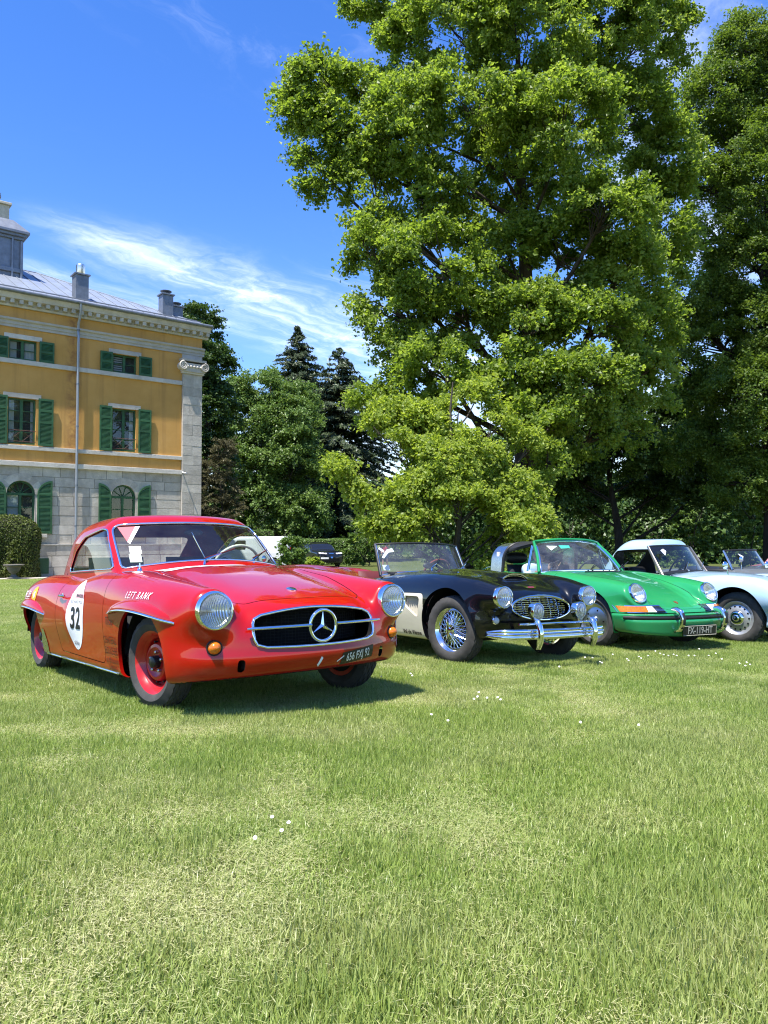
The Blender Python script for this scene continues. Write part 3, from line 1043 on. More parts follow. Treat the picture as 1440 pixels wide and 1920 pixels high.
    # ---- sill strip, stone guards
    for s in (1, -1):
        P = np.array([(x, s * 1.2, .225) for x in np.linspace(-.80, .82, 24)])
        H = march(body, P, np.tile([0, -s, 0], (24, 1)))
        seam(car, 'sill_trim', CHROME, [(p[0], p[1] + s * .003, p[2]) for p in H], .007)
        V, F = rect_geo(.16, .22, 6, 8)
        V = [((u + .0) + (.045 if v > .05 and u < 0 else 0), v) for u, v in V]
        project_flat('stone_guard', (V, F), STEEL, car, body, lambda u, v: (-.80 + u * (1 - .8 * max(0, v) / .11 * .5), s * 1.2, .315 + v), (0, -s, 0), .004)
    # ---- grille
    def edge_loop(n=90, k=1.0):
        P = []
        for i in range(n):
            a = 2 * PI * i / n
            # ray from centre until grille field = 0
            lo, hi = 0, .8
            for _ in range(30):
                m_ = (lo + hi) / 2
                yy, zz = m_ * math.cos(a), .545 + m_ * math.sin(a)
                if grille(np.array([2.]), np.array([yy]), np.array([zz]))[0] < 0: lo = m_
                else: hi = m_
            P.append((lo * math.cos(a) * k, .545 + lo * math.sin(a) * k))
        return P
    loop = edge_loop()
    H = march(body, np.array([(2.4, y, z) for y, z in loop]), np.tile([-1., 0, 0], (len(loop), 1)))
    gr = empty('grille', parent=car)
    seam(gr, 'grille_frame', CHROME, [(p[0] + .002, p[1], p[2]) for p in H], .0092, True, 10)
    bk = G(); vs = [(1.78 - .2 * (y / .6) ** 2, y * 1.04, .545 + (z - .545) * 1.08) for y, z in loop]
    bk.add([(1.80, 0, .545)] + vs, [(0, 1 + i, 1 + (i + 1) % len(vs)) for i in range(len(vs))]).build('grille_backing', DARK, gr)
    ms = G()
    for y in np.arange(-.41, .42, .022): ms.tube([(1.815 - .2 * (y / .6) ** 2, y, .435), (1.815 - .2 * (y / .6) ** 2, y, .650 - .045 * (y / .43) ** 2)], .0016, 4)
    for z in np.arange(.445, .63, .018): ms.tube([(1.818 - .2 * (y / .6) ** 2, y, z) for y in np.linspace(-.41, .41, 13)], .0016, 4)
    o = ms.build('grille_mesh', UNDER, gr)
    xb = lambda y: 1.955 - .24 * (abs(y) / .8) ** 2.3 + .012
    for s in (1, -1):
        ys = np.linspace(.09, .475, 14) * s
        bar = G(); bar.tube([(xb(y), y, (.556) - .004 * (y / .5) ** 2) for y in ys], [.013] * 13 + [.008], 12, flat=(.75, 1))
        bar.build('grille_bar', CHROME, gr)
    st = empty('star_emblem', parent=gr); st.matrix_local = axis_matrix((1.955, 0, .548), (1, 0, -.02))
    G().tube(ring_pts(48, .092), .0105, 12, closed=True).build('emblem_ring', CHROME, st)
    sg = G()
    for k in range(3):
        a = R(90 + 120 * k)
        tip = Vector((math.cos(a), math.sin(a), 0)) * .087
        l = Vector((math.cos(a + PI / 3), math.sin(a + PI / 3), 0)) * .0165; r_ = Vector((math.cos(a - PI / 3), math.sin(a - PI / 3), 0)) * .0165
        top = Vector((0, 0, .013)); bot = Vector((0, 0, -.010))
        sg.add([top, l, tip, r_, bot], [(0, 2, 1), (0, 3, 2), (4, 1, 2), (4, 2, 3)])
    sg.build('emblem_star', CHROME, st, 10)
    # ---- lamps
    for s in (-1, 1):
        headlight(car, (1.825, s * .640, .662), (1, s * .02, .03), .107)
        ind = empty('indicator', parent=car)
        p = march(body, np.array([(2.3, s * .635, .455)]), np.array([[-1., 0, 0]]))[0]
        ind.matrix_local = axis_matrix((p[0] - .002, p[1], p[2]), (1, s * .38, .05))
        G().lathe([(.044, -.02), (.046, .006), (.041, .012), (.036, .010)], 28).build('indicator_base', BLACKR, ind)
        G().lathe([(.037, .008), (.036, .018), (.030, .030), (.018, .042), (.009, .046), (0, .047)], 28).build('indicator_lens', AMBER, ind)
    # ---- number plate on the nose (painted)
    f = body
    PL = mat('black_plate', (.012, .012, .012), .35); PLT = mat('silver_letters', (.62, .60, .52), .4)
    to = lambda u, v: (2.4, .275 + u, .348 + v + u * .10)
    project_flat('number_plate', rect_geo(.27, .075, 8, 3, .12), PL, car, f, to, (-1, 0, 0), .003)
    project_flat('plate_lettering', text_geo('656 FXJ 92', .068, 0, .62, 1.05, .0012), PLT, car, f, to, (-1, 0, 0), .0055)
    to = lambda u, v: (2.4, -.02 + u * .5 - v, .335 + v * 1.0 + u)
    project_flat('small_sticker', rect_geo(.05, .012, 4, 1), WHITEP, car, f, to, (-1, 0, 0), .003)
    to = lambda u, v: (2.4, .13 + u, .338 + v + u * .6)
    project_flat('small_sticker', rect_geo(.05, .008, 4, 1), WHITEP, car, f, to, (-1, 0, 0), .003)
    # ---- bonnet badge and sponsor strip
    bd = G(); pz = march(f, np.array([(1.60, 0., 1.3)]), np.array([[0, 0, -1.]]))[0]
    bd.lathe([(.034, 0), (.034, .005), (.028, .009), (0, .010)], 28, axis_matrix((pz[0], 0, pz[2]), (.25, 0, 1), (1, 0, 0)))
    bd.build('bonnet_badge', CHROME, car)
    to = lambda u, v: (.72 - v, -.20 + u, 1.3)
    project_flat('bonnet_strip', rect_geo(.62, .10, 20, 4, -.4), WHITEP, car, f, to, (0, 0, -1), .003)
    GREY = mat('grey_print', (.25, .25, .27), .5)
    project_flat('strip_lettering', text_geo('RALLYE PRINCESSES', .05, 0, 1, 1, 0), GREY, car, f, to, (0, 0, -1), .005)
    # ---- prints on the side
    side = lambda x0, z0: (lambda u, v: (x0 + u, -1.3, z0 + v))
    din = (0, 1, 0)
    rx, rz0 = .02, .570
    E_ = ellipse_geo(.155, .250, 9, 48)
    E_ = ([(max(-.155, min(.146, u)), v) for u, v in E_[0]], E_[1])
    rd = project_flat('number_roundel', E_, mat('roundel_white', (.78, .79, .82), .35), car, f, side(rx, rz0), din, .002)
    PINK = mat('pink_print', (.75, .42, .44), .5); DG = mat('dark_print', (.06, .06, .07), .5)
    V, F_ = rect_geo(.265, .029, 12, 2)
    project_flat('roundel_stripe', (V, F_), PINK, rd, f, side(rx, rz0 + .137), din, .0035)
    def print_(s_, size, x, z, m, sx=1., bold=0., shear=0., name='lettering', par=None, sp=1.):
        project_flat(name, text_geo(s_, size, shear, sx, sp, bold), m, par or car, f, side(x, z), din, .005)
    print_('32', .215, rx, rz0 - .03, BLACKP, .80, .005, par=rd)
    print_('RICHARD MILLE', 0.034, rx, rz0 + .094, DG, .95, par=rd)
    print_('PRINCESSES', .030, rx + .04, rz0 + .137, DG, 1, .001, par=rd)
    print_('RALLYE DES', .037, rx + .01, rz0 + .176, mat('light_grey_print', (.45, .46, .5), .5), 1, par=rd)
    print_('2021', .024, rx + .01, rz0 + .219, DG, 1, par=rd)
    print_('sisley', .050, rx, rz0 - .200, DG, 1, par=rd)
    print_('PARIS', .013, rx, rz0 - .233, DG, 1, par=rd)
    print_('LEFT BANK', .058, 1.18, .738, WHITEP, .92, 0, .22, sp=1.4)
    DR = mat('maroon_print', (.030, .003, .004), .5)
    print_('CHATEAU', .070, .735, .435, DR, .72)
    print_('BOUCHES', .070, .735, .365, DR, .72)
    print_('de Marquerite', .055, .735, .305, DR, .72, 0, .45)
    print_('Gagneur', .055, .735, .262, DR, .72, 0, .45)
    print_('Tinou', .075, .735, .560, BLACKP, .8, 0, .4)
    print_('ATELIER', .070, -1.25, .690, WHITEP, .85, .001)
    print_('www.atelier46.com', .022, -1.24, .656, WHITEP, .9)
    rd2 = project_flat('orange_roundel', ellipse_geo(.068, .068, 4, 24), mat('orange_print', (.85, .38, .02), .5), car, f, side(-1.03, .690), din, .003)
    print_('46', .075, -1.03, .690, WHITEP, .8, .002, par=rd2)
    # ---- hardtop and screen
    gw = C([(-1.6, .50), (-1.1, .60), (-.6, .665), (0, .682), (.4, .682), (.8, .67)])
    def fields(x, y, z):
        a = np.abs(y)
        si = a - gw(x) + .13 * (z - .85) + .35 * pos_(z - 1.08) ** 2
        fr = ((x - .615) + (z - .88) * 1.20) * .64 + .19 * (a / .7) ** 2.2
        tp = z - (1.320 - .09 * (x + .25) ** 2 - .085 * a ** 2)
        re = ((-x - 1.46) + (z - .86) * 1.18) * .66 + .07 * (a / .65) ** 2
        return si, fr, tp, re
    def top(x, y, z):
        si, fr, tp, re = fields(x, y, z)
        d = smax(si, tp, .17)
        d = smax(d, fr, .055)
        d = smax(d, re, .13)
        return smax(d, .74 - z, .01)
    gs = Skin(top, (-1.68, -.80, .70), (.85, .80, 1.40), .0145)
    gs.delete(lambda x, y, z: np.where(z < .95, torso(x, y, z) - .0, 1))
    def ws(x, y, z):
        si, fr, tp, re = fields(x, y, z)
        a = np.abs(y)
        g = smax(smax(si + .042, z - (1.243 - .06 * a ** 2), .06), (.952 - .05 * (a / .6) ** 2) - z, .03)
        return np.where((fr > si - .05) & (x > -.1), g, 1.0)
    gs.panel('windscreen', ws, 0)
    def sw(x, y, z):
        si, fr, tp, re = fields(x, y, z)
        g = poly_sd(x, z, [(.285, .898), (.265, 1.165), (-.10, 1.200), (-.48, 1.150), (-.70, 1.045), (-.86, .872)], .03)
        return np.where((si > fr) & (si > re - .1) & (np.abs(y) > .4), g, 1.0)
    gs.panel('side_window', sw, 0)
    def rw(x, y, z):
        si, fr, tp, re = fields(x, y, z)
        a = np.abs(y)
        g = smax(smax(a - .50, z - 1.19, .08), .90 - z, .08)
        return np.where(x < -.75, g, 1.0)
    gs.panel('rear_window', rw, 0)
    link_mesh('hardtop', gs.mesh('hardtop', 'body'), RED, car)
    link_mesh('hardtop_lining', gs.mesh('hardtop_lining', 'body', -.022), mat('lining', (.10, .02, .025), .9), car)
    link_mesh('windscreen', gs.mesh('windscreen', 'windscreen', -.006), glass_mat('screen_glass', (.84, .92, .90), 1.0, .012), car)
    for s in (-1, 1):
        m = (gs.lab == 'side_window') & (np.sign(gs.V[gs.T].mean(1)[:, 1]) == s)
        gs.lab[m] = 'sw%d' % s
        link_mesh('side_window', gs.mesh('side_window', 'sw%d' % s, -.008), GLASS, car)
    link_mesh('rear_window', gs.mesh('rear_window', 'rear_window', -.006), GLASS, car)
    frame = lambda g_, name, m, r, ax='yz': ring_frames(car, gs, top, g_, name, m, r, ax)
    frame(ws, 'windscreen_frame', CHROME, .009)
    frame(sw, 'window_frame', CHROME, .007, 'xz')
    frame(rw, 'rear_window_frame', BLACKR, .010)
    # wipers, antenna stub
    for y0, y1 in ((-.02, .36), (.42, .78)):
        y0 -= .06; y1 -= .14
        P = march(top, np.array([(1.2, y, .965 + .012 * i) for i, y in enumerate(np.linspace(y0, y1, 7))]), np.tile([-1., 0, 0], (7, 1)))
        w = empty('wiper', parent=car)
        G().tube([(p[0] + .012, p[1], p[2]) for p in P], .006, 6).build('wiper_blade', mat('wiper_red', (.10, .01, .012), .4), w)
        G().tube([(P[0][0] + .05, y0 - .02, .915), (P[0][0] + .035, y0 - .01, .950), (P[3][0] + .02, P[3][1], P[3][2])], [.012, .009, .005], 8).build('wiper_arm', CHROME, w)
    p = march(f, np.array([(.60, -.60, 1.3)]), np.array([[0, 0, -1.]]))[0]
    G().lathe([(.018, 0), (.014, .012), (.006, .02), (.004, .05), (0, .052)], 12, axis_matrix(p, (0, 0, 1), (1, 0, 0))).build('aerial_base', CHROME, car)
    # stickers on the screen
    def on_screen(name, VF, y, z, m, lift=.010, par=car):
        return project_flat(name, VF, m, par, top, lambda u, v: (1.3, y + u, z + v), (-1, 0, 0), lift)
    on_screen('rally_sticker', ([(-.055, .045), (.075, .05), (-.035, -.075)], [(0, 2, 1)]), -.50, 1.165, mat('pink_sticker', (.55, .07, .09), .5), -.003)
    on_screen('rally_sticker', ([(.055, .05), (.085, .05), (-.025, -.085), (-.036, -.07)], [(0, 3, 2, 1)]), -.50, 1.165, WHITEP, -.003)
    on_screen('licence_sticker', rect_geo(.07, .055, 2, 2, .2), -.510, 1.035, WHITEP, -.002)
    on_screen('licence_sticker', rect_geo(.07, .06, 2, 2, .2), -.530, .975, mat('pale_green_print', (.55, .72, .62), .5), -.002)
    # ---- interior
    inn = mat('red_trim', (.10, .012, .014), .6); dk = mat('dark_trim', (.02, .02, .022), .6)
    G().box(-.95, .62, -.66, .66, .26, .30).build('floor_pan', dk, car)
    G().box(-.99, -.93, -.62, .62, .26, .86).build('rear_bulkhead', dk, car)
    for s in (-1, 1): G().box(-.9, .5, s * .66 - .012, s * .66 + .012, .28, .80).build('door_card', inn, car)
    d_ = G(); prof = [(.60, .86), (.56, .885), (.40, .885), (.34, .85), (.34, .68), (.40, .60), (.60, .60)]
    d_.prism(prof, -.63, .63, lambda u, v, h: (u, h, v)); d_.build('dashboard', mat('blue_dash', (.03, .035, .06), .4), car, 50, .02)
    for y in (-.33, .33): seat(car, -.30, y, .44, dk)
    steering_wheel(car, (.20, .34, .88), (-.88, 0, .42), .205, mat('ivory_rim', (.70, .66, .52), .3))
    mir = G(); mir.add(*[[(0, 0, 0)], []]) if False else None
    G().lathe([(.0, -.02), (.05, -.016), (.062, 0), (.058, .012), (0, .014)], 24, axis_matrix((.16, 0, 1.17), (-1, 0, -.1)) @ Matrix.Diagonal((1.3, .42, .8, 1))).build('interior_mirror', BLACKR, car)
    G().tube([(.40, .02, .90), (.19, -.03, 1.17)], .004, 6).build('mirror_rod', CHROME, car)
    for s in (-1, 1): pass
    # ---- wheels
    capm = mat('black_hub', (.015, .015, .016), .35)
    RW = mat('red_wheel_paint', (.44, .010, .008), .35, coat=.5, var=.15, rvar=.1)
    for (x, s) in ((1.2, -1), (1.2, 1), (-1.2, -1), (-1.2, 1)):
        steel_wheel(car, x, s * (.695 if x > 0 else .71), .330 if s < 0 else .290, s, .287, .150, .186, RW, capm, steer=R(RED_STEER) if x > 0 else 0)
    return car, body
RED_STEER = 9
# ------------------------------------------------------------------ black roadster with ivory sides
BLACK = paint('black_lacquer', (0.003, 0.0035, 0.006), dirt_amt=.03)
IVORY = paint('ivory_lacquer', (0.62, 0.58, 0.46), dirt_amt=.15)
def roadster_shape():
    hood = C([(-2.1, .50), (-1.9, .62), (-1.5, .74), (-1.0, .77), (-.6, .79), (-.1, .865), (.15, .885), (.75, .872), (1.2, .825), (1.45, .755), (1.65, .675), (1.85, .55)])
    wid = C([(-2.1, .46), (-1.8, .60), (-1.5, .70), (-1.0, .755), (0, .75), (.6, .748), (1.2, .75), (1.5, .73), (1.75, .685), (1.9, .62)])
    zbot = C([(-2.1, .40), (-1.7, .28), (-1.2, .21), (1.0, .20), (1.5, .25), (1.8, .32)])
    fz = C([(-.6, .48), (.2, .55), (.7, .595), (1.1, .62), (1.45, .64), (1.76, .648)])
    frz = C([(-.6, .22), (.2, .245), (.7, .245), (1.1, .225), (1.45, .175), (1.66, .125), (1.78, .098)])
    fy = C([(-.6, .56), (.2, .575), (1.1, .56), (1.45, .545), (1.76, .530)])
    fry = C([(-.6, .14), (.2, .165), (1.1, .175), (1.45, .150), (1.66, .118), (1.78, .098)])
    rrz = C([(-2.05, .08), (-1.7, .17), (-1.17, .245), (-.7, .21), (-.2, .14)])
    def torso(x, y, z):
        a = np.abs(y)
        top = (z - (hood(x) - .16 * a ** 2 + .022 * np.exp(-(a / .16) ** 4) * np.clip((x - .1) / .4, 0, 1) * np.clip((1.45 - x) / .25, 0, 1))) * .96
        side = a - wid(x) + .5 * pos_(z - .52) ** 2 + .55 * pos_(.5 - z) ** 2
        front = x - (1.735 - .12 * (a / .6) ** 2.2 - .34 * pos_(z - .50) - .9 * pos_(.44 - z) ** 1.5)
        rear = -x - (2.02 - .2 * (a / .6) ** 2.2 - .4 * pos_(z - .5) ** 1.4)
        d = smax(top, side, .20)
        d = smax(d, front, .10)
        d = smax(d, rear, .2)
        return smax(d, zbot(x) - z, .05)
    def body(x, y, z):
        a = np.abs(y)
        d = torso(x, y, z)
        t = ell(a - fy(x), z - fz(x), fry(x), frz(x))
        t = smax(t, x - 1.755, .03); t = smax(t, -.5 - x, .3)
        d = smin(d, t, .075)
        t2 = ell(a - .565, z - .56, .185, rrz(x))
        t2 = smax(t2, x + .1, .3); t2 = smax(t2, -2.0 - x, .1)
        return smin(d, t2, .12)
    return torso, body

def black_car():
    car = empty('car', label='black open roadster with ivory sides, wire wheels and chrome bumper', cat='car', group='classic cars parked on the lawn')
    torso, body = roadster_shape()
    sk = Skin(body, (-2.2, -.85, .1), (1.95, .85, 1.0), .0185)
    RA = .375
    def arch(x, y, z):
        f = np.hypot((x - 1.17), z - .345) - RA
        r = np.hypot((x + 1.17), z - .33) - RA + .03
        return np.where(np.abs(y) < .45, 1.0, np.minimum(f, r))
    sk.delete(arch)
    sk.delete(lamp_holes([((1.765, t * .530, .648), (1, 0, .02)) for t in (1, -1)], .092))
    GZ, GY, GH = .542, .362, .108
    def grille(x, y, z):
        g = ((np.abs(y) / GY) ** 2.0 + (np.abs(z - GZ) / GH) ** 2.0) ** .5 - 1
        return np.where(x > 1.3, g * GH, 1.0)
    sk.delete(grille)
    def cockpit(x, y, z):
        g = poly_sd(x, np.abs(y), [(-.18, -.9), (-.18, .25), (-.28, .50), (-.90, .52), (-1.10, .42), (-1.10, -.9)], .08)
        return np.where(z > .62, g, 1.0)
    sk.delete(cockpit)
    def ivory(x, y, z):
        g = smax(z - (.655 - .03 * (x - .8) ** 2), x - .835, .05)
        g = np.maximum(g, -x - 1.9)
        return np.where(np.abs(y) > .5, g, 1.0)
    sk.panel('ivory', ivory, .004)
    VP = [(.50, .625), (.745, .625), (.775, .60), (.735, .43), (.70, .425), (.50, .535)]
    def vent(x, y, z):
        g = poly_sd(x, z, VP, .02)
        return np.where(np.abs(y) > .5, g, 1.0)
    sk.delete(vent)
    def bonnet(x, y, z):
        g = poly_sd(x, np.abs(y), [(.25, -.9), (.25, .40), (.9, .385), (1.40, .30), (1.50, .22), (1.52, 0), (1.52, -.9)], .05)
        return np.where((z > .6) & (x > .2), g, 1.0)
    sk.panel('bonnet', bonnet, .004)
    mark_under(sk)
    emit(sk, 'body', 'body', BLACK, car)
    sides(sk, 'ivory', 'side_panel', IVORY, car)
    emit(sk, 'bonnet', 'bonnet', BLACK, car)
    emit(sk, 'shut_line', 'shut_lines', DARK, car, -.003)
    emit(sk, 'underbody', 'underbody', UNDER, car)
    inward = lambda V: V - np.sign(V[:, 1:2]) * np.array([[0, .05, 0]])
    V, F = sk.lip(arch, inward); link_islands('arch_edge', V, F, BLACK, car)
    V, F = sk.lip(vent, lambda V: V - np.sign(V[:, 1:2]) * np.array([[0, .03, 0]])); link_islands('vent_edge', V, F, IVORY, car)
    V, F = sk.lip(cockpit, lambda V: V - np.array([[0, 0, .06]])); link_islands('cockpit_edge', V, F, VINYL, car)
    for s in (-1, 1):
        vg = empty('side_vent', parent=car)
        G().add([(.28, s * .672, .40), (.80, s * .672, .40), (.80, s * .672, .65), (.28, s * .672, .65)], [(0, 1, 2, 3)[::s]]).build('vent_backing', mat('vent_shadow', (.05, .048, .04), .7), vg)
        for i, x in enumerate(np.linspace(.465, .745, 8)):
            z0 = np.interp(x, [.5, .70, .735, .78], [.54, .43, .43, .60]) - .03
            G().add([(x, s * .727, .632), (x, s * .727, z0), (x + .030, s * .684, z0), (x + .030, s * .684, .632), (x - .005, s * .722, .632), (x - .005, s * .722, z0)], [(0, 1, 2, 3)[::-s], (4, 5, 1, 0)[::-s]]).build('louvre', IVORY, vg)
    project_flat('lettering', text_geo('Val de Vienne', .058, 0, 1, 1, .0022), BLACKP, car, body, lambda u, v: (.60 + u, -1.2, .262 + v), (0, 1, 0), .004)
    wheel_wells(car, [(1.17, .345), (-1.17, .33)], RA + .003, .33, .70)
    # ---- grille
    gr = empty('grille', parent=car)
    n = 72
    loop = [(GY * math.cos(a), GZ + GH * math.sin(a)) for a in np.linspace(0, 2 * PI, n + 1)[:-1]]
    H = march(body, np.array([(2.3, y, z) for y, z in loop]), np.tile([-1., 0, 0], (n, 1)))
    wv = [.008 + .009 * max(0, (z - GZ) / GH) for y, z in loop]
    G().tube([(p[0] + .004, p[1], p[2]) for p in H], wv, 10, closed=True).build('grille_frame', CHROME, gr)
    G().add([(1.58, 0, GZ)] + [(1.60 - .1 * (y / .4) ** 2 - .34 * max(0, z - .5), y * 1.03, GZ + (z - GZ) * 1.05) for y, z in loop], [(0, 1 + i, 1 + (i + 1) % n) for i in range(n)]).build('grille_backing', DARK, gr)
    fx = lambda y, z: 1.700 - .12 * (abs(y) / .6) ** 2.2 - .34 * max(0, z - .50)
    for z in np.linspace(GZ - .088, GZ + .088, 10):
        w = GY * math.sqrt(max(.02, 1 - ((z - GZ) / GH) ** 2)) * .98
        ys = np.linspace(-w, w, 41)
        G().tube([(fx(y, z) + .005 * math.cos(y * 120), y, z) for y in ys], .0052, 6, flat=(1.0, 1)).build('grille_slat', CHROME, gr)
    for y in (-.22, -.11, 0, .11, .22):
        h = GH * math.sqrt(1 - (y / GY) ** 2) * .97
        G().tube([(fx(y, z) - .006, y, z) for z in np.linspace(GZ - h, GZ + h, 7)], .004, 6).build('grille_upright', CHROME, gr)
    # ---- scoop, badge
    sc = G(); V = []; F = []
    sect = np.linspace(-1, 1, 15)
    P0 = march(body, np.array([(1.30, .155 * u, 1.4) for u in sect]), np.tile([0, 0, -1.], (15, 1)))
    P1 = march(body, np.array([(1.02, .150 * u, 1.4) for u in sect]), np.tile([0, 0, -1.], (15, 1)))
    for i, u in enumerate(sect):
        hgt = .034 * (1 - abs(u) ** 2.6)
        V += [(1.32, P0[i][1], P0[i][2] + hgt + .001), (1.27, P0[i][1] * .97, P0[i][2] + hgt + .012), (1.15, (P0[i][1] + P1[i][1]) / 2 * .95, (P0[i][2] + P1[i][2]) / 2 + hgt * .6 + .004), (1.0, P1[i][1] * .9, P1[i][2] - .006)]
    F = [(i * 4 + j, (i + 1) * 4 + j, (i + 1) * 4 + j + 1, i * 4 + j + 1) for i in range(14) for j in range(3)]
    s_ = sc.add(V, F).build('bonnet_scoop', BLACK, car, 60)
    seam(s_, 'scoop_rim', CHROME, [V[i * 4] for i in range(15)], .008)
    seam(s_, 'scoop_bar', CHROME, [(V[i * 4][0] - .01, V[i * 4][1] * .92, (V[i * 4][2] + P0[i][2]) / 2) for i in range(15)], .004)
    G().add([(1.30, P0[i][1] * .97, P0[i][2] + .002) for i in range(15)] + [(1.30, V[i * 4][1] * .97, V[i * 4][2] - .003) for i in range(15)], [(i, i + 1, 16 + i, 15 + i) for i in range(14)]).build('scoop_mouth', DARK, s_)
    to = lambda u, v: (1.545 - v, u, 1.3)
    project_flat('winged_badge', ([(-.085, .018), (.085, .018), (.045, -.020), (-.045, -.020)], [(0, 3, 2, 1)]), CHROME, car, body, to, (0, 0, -1), .006)
    project_flat('badge_centre', rect_geo(.075, .018, 2, 1), mat('badge_red', (.30, .05, .10), .4), car, body, to, (0, 0, -1), .009)
    # ---- lamps
    for s in (-1, 1):
        headlight(car, (1.765, s * .530, .648), (1, 0, .02), .097, depth=.075)
        p = march(body, np.array([(2.3, s * .53, .435)]), np.array([[-1., 0, 0]]))[0]
        it = empty('indicator', parent=car); it.matrix_local = axis_matrix((p[0] + .012, s * .53, .435), (1, s * .1, 0))
        G().lathe([(.036, -.03), (.037, .004), (.031, .010)], 24).build('indicator_rim', CHROME, it)
        G().lathe([(.032, .006), (.026, .020), (.012, .028), (0, .029)], 24).build('indicator_lens', mat('frosted_lens', (.62, .63, .62), .25, coat=.5), it)
        headlight(car, (1.915, s * .265, .525), (1, 0, .0), .066, depth=.055, name='fog_lamp', tall=1.15, bulge=.02)
        fl = G(); fl.lathe([(0, -.06), (.03, -.055), (.055, -.03), (.066, -.0)], 24, axis_matrix((1.905, s * .265, .525), (1, 0, 0)))
        fl.tube([(1.89, s * .265, .46), (1.89, s * .265, .405)], .010, 8); fl.build('fog_lamp_bracket', CHROME, car)
    # ---- bumper
    bp = empty('bumper', parent=car)
    ys = np.linspace(-.70, .70, 41)
    bx = lambda y: 1.968 - .06 * (y / .6) ** 2 - .16 * max(0, (abs(y) - .52) / .18) ** 2
    prof = [(-.012, -.046), (.010, -.040), (.016, -.020), (.006, -.008), (.020, -.002), (.026, .006), (.020, .014), (.008, .018), (.014, .034), (.004, .046), (-.010, .048)]
    V = []; k = len(prof)
    for y in ys:
        e = 1 - .55 * max(0, (abs(y) - .60) / .10) ** 2
        for a, b in prof: V.append((bx(y) + a, y, .325 + b * e))
    F = [(i * k + j, i * k + j + 1, (i + 1) * k + j + 1, (i + 1) * k + j)[::-1] for i in range(40) for j in range(k - 1)]
    F += [(i * k, i * k + k - 1, (i + 1) * k + k - 1, (i + 1) * k)[::1] for i in range(40)]
    G().add(V, F).build('bumper_bar', CHROME, bp, 60)
    for s in (-1, 1):
        o = G(); pts = [(1.948, .455), (1.983, .440), (2.010, .40), (2.022, .34), (2.018, .27), (1.997, .215), (1.972, .205)]
        o.tube([(x, s * .335, z) for x, z in pts], [.018, .030, .034, .036, .036, .027, .010], 14, flat=(1, .75))
        o.build('overrider', CHROME, bp)
        G().tube([(1.96, s * .335, .33), (1.6, s * .335, .33)], .018, 8).build('bumper_iron', UNDER, bp)
    G().tube([(1.91, y, .415) for y in np.linspace(-.48, .48, 9)], .011, 8).build('badge_bar', CHROME, bp)
    # ---- windscreen
    wsn = empty('windscreen', parent=car)
    B = [(.015 - .22 * (abs(y) / .60) ** 2.2, y, .865 - .05 * (abs(y) / .6) ** 3) for y in np.linspace(-.60, .60, 17)]
    T_ = [(-.185 - .20 * (abs(y) / .60) ** 2.2, y * .955, 1.185 - .018 * (abs(y) / .6) ** 2) for y in np.linspace(-.60, .60, 17)]
    G().add(B + T_, [(i, i + 1, 18 + i, 17 + i) for i in range(16)]).build('glass', glass_mat('roadster_glass', (.86, .93, .91), 1.0, .05), wsn)
    G().tube(T_, .011, 8).build('top_rail', BLACKR, wsn)
    G().tube(B, .012, 8).build('bottom_rail', CHROME, wsn)
    rb = G().tube([(x + .03, y, z - .012) for x, y, z in B], .022, 8, flat=(.8, 1)); rb.build('cowl_seal', BLACKR, wsn)
    for i in (0, 16):
        pst = G().tube([B[i], T_[i]], [.020, .014], 8, flat=(1.2, .8)); pst.build('screen_post', BLACKP, wsn)
        G().tube([(B[i][0] + .012, B[i][1] * .985, B[i][2]), (T_[i][0] + .012, T_[i][1] * .985, T_[i][2])], .006, 6).build('post_trim', CHROME, wsn)
    for y in (-.12, .30):
        w = empty('wiper', parent=car)
        G().tube([(.09, y, .872), (.06, y + .02, .905), (-.005, y + .13, .955)], [.012, .008, .005], 8).build('wiper_arm', CHROME, w)
        G().tube([(.05, y - .02 + .04, .905), (-.07, y + .22, 1.01)], .006, 6).build('wiper_blade', BLACKR, w)
    G().add([(-.30, -.50, .875), (-.29, -.42, .875), (-.31, -.43, .935), (-.32, -.51, .935)], [(0, 1, 2, 3)]).build('licence_paper', WHITEP, car)
    gx = lambda u, k: (.015 * (1 - k) - .185 * k) - (.22 * (1 - k) + .20 * k) * abs(u) ** 2.2
    def on_glass(name, pts, m):
        G().add([(gx(u, k) - .012, u * .60 * (1 - .045 * k), (.865 - .05 * abs(u) ** 3) * (1 - k) + (1.185 - .018 * u * u) * k) for u, k in pts], [tuple(range(len(pts)))]).build(name, m, car, None)
    on_glass('rally_sticker', [(-.95, .84), (-.93, .90), (-.86, .78), (-.88, .72)], WHITEP)
    on_glass('rally_sticker', [(-.92, .56), (-.82, .80), (-.72, .84), (-.70, .72), (-.80, .70), (-.89, .52)], WHITEP)
    # ---- interior
    RT = mat('oxblood_leather', (.11, .018, .016), .5, bump=.2, bscale=90)
    G().box(-1.05, .0, -.56, .56, .24, .28).build('floor_pan', VINYL, car)
    G().box(-1.09, -1.04, -.52, .52, .26, .78).build('rear_bulkhead', RT, car)
    for s in (-1, 1): G().box(-1.0, -.05, s * .60 - .012, s * .60 + .012, .26, .70).build('door_card', RT, car)
    G().prism([(-.08, .84), (-.11, .86), (-.23, .85), (-.26, .80), (-.25, .66), (-.08, .62)], -.54, .54, lambda u, v, h: (u, h, v)).build('dashboard', VINYL, car, 50)
    for y in (-.27, .27): seat(car, -.60, y, .38, RT, .42, .45)
    steering_wheel(car, (-.38, .28, .83), (-.90, 0, .42), .19, mat('wood_rim', (.16, .04, .02), .3))
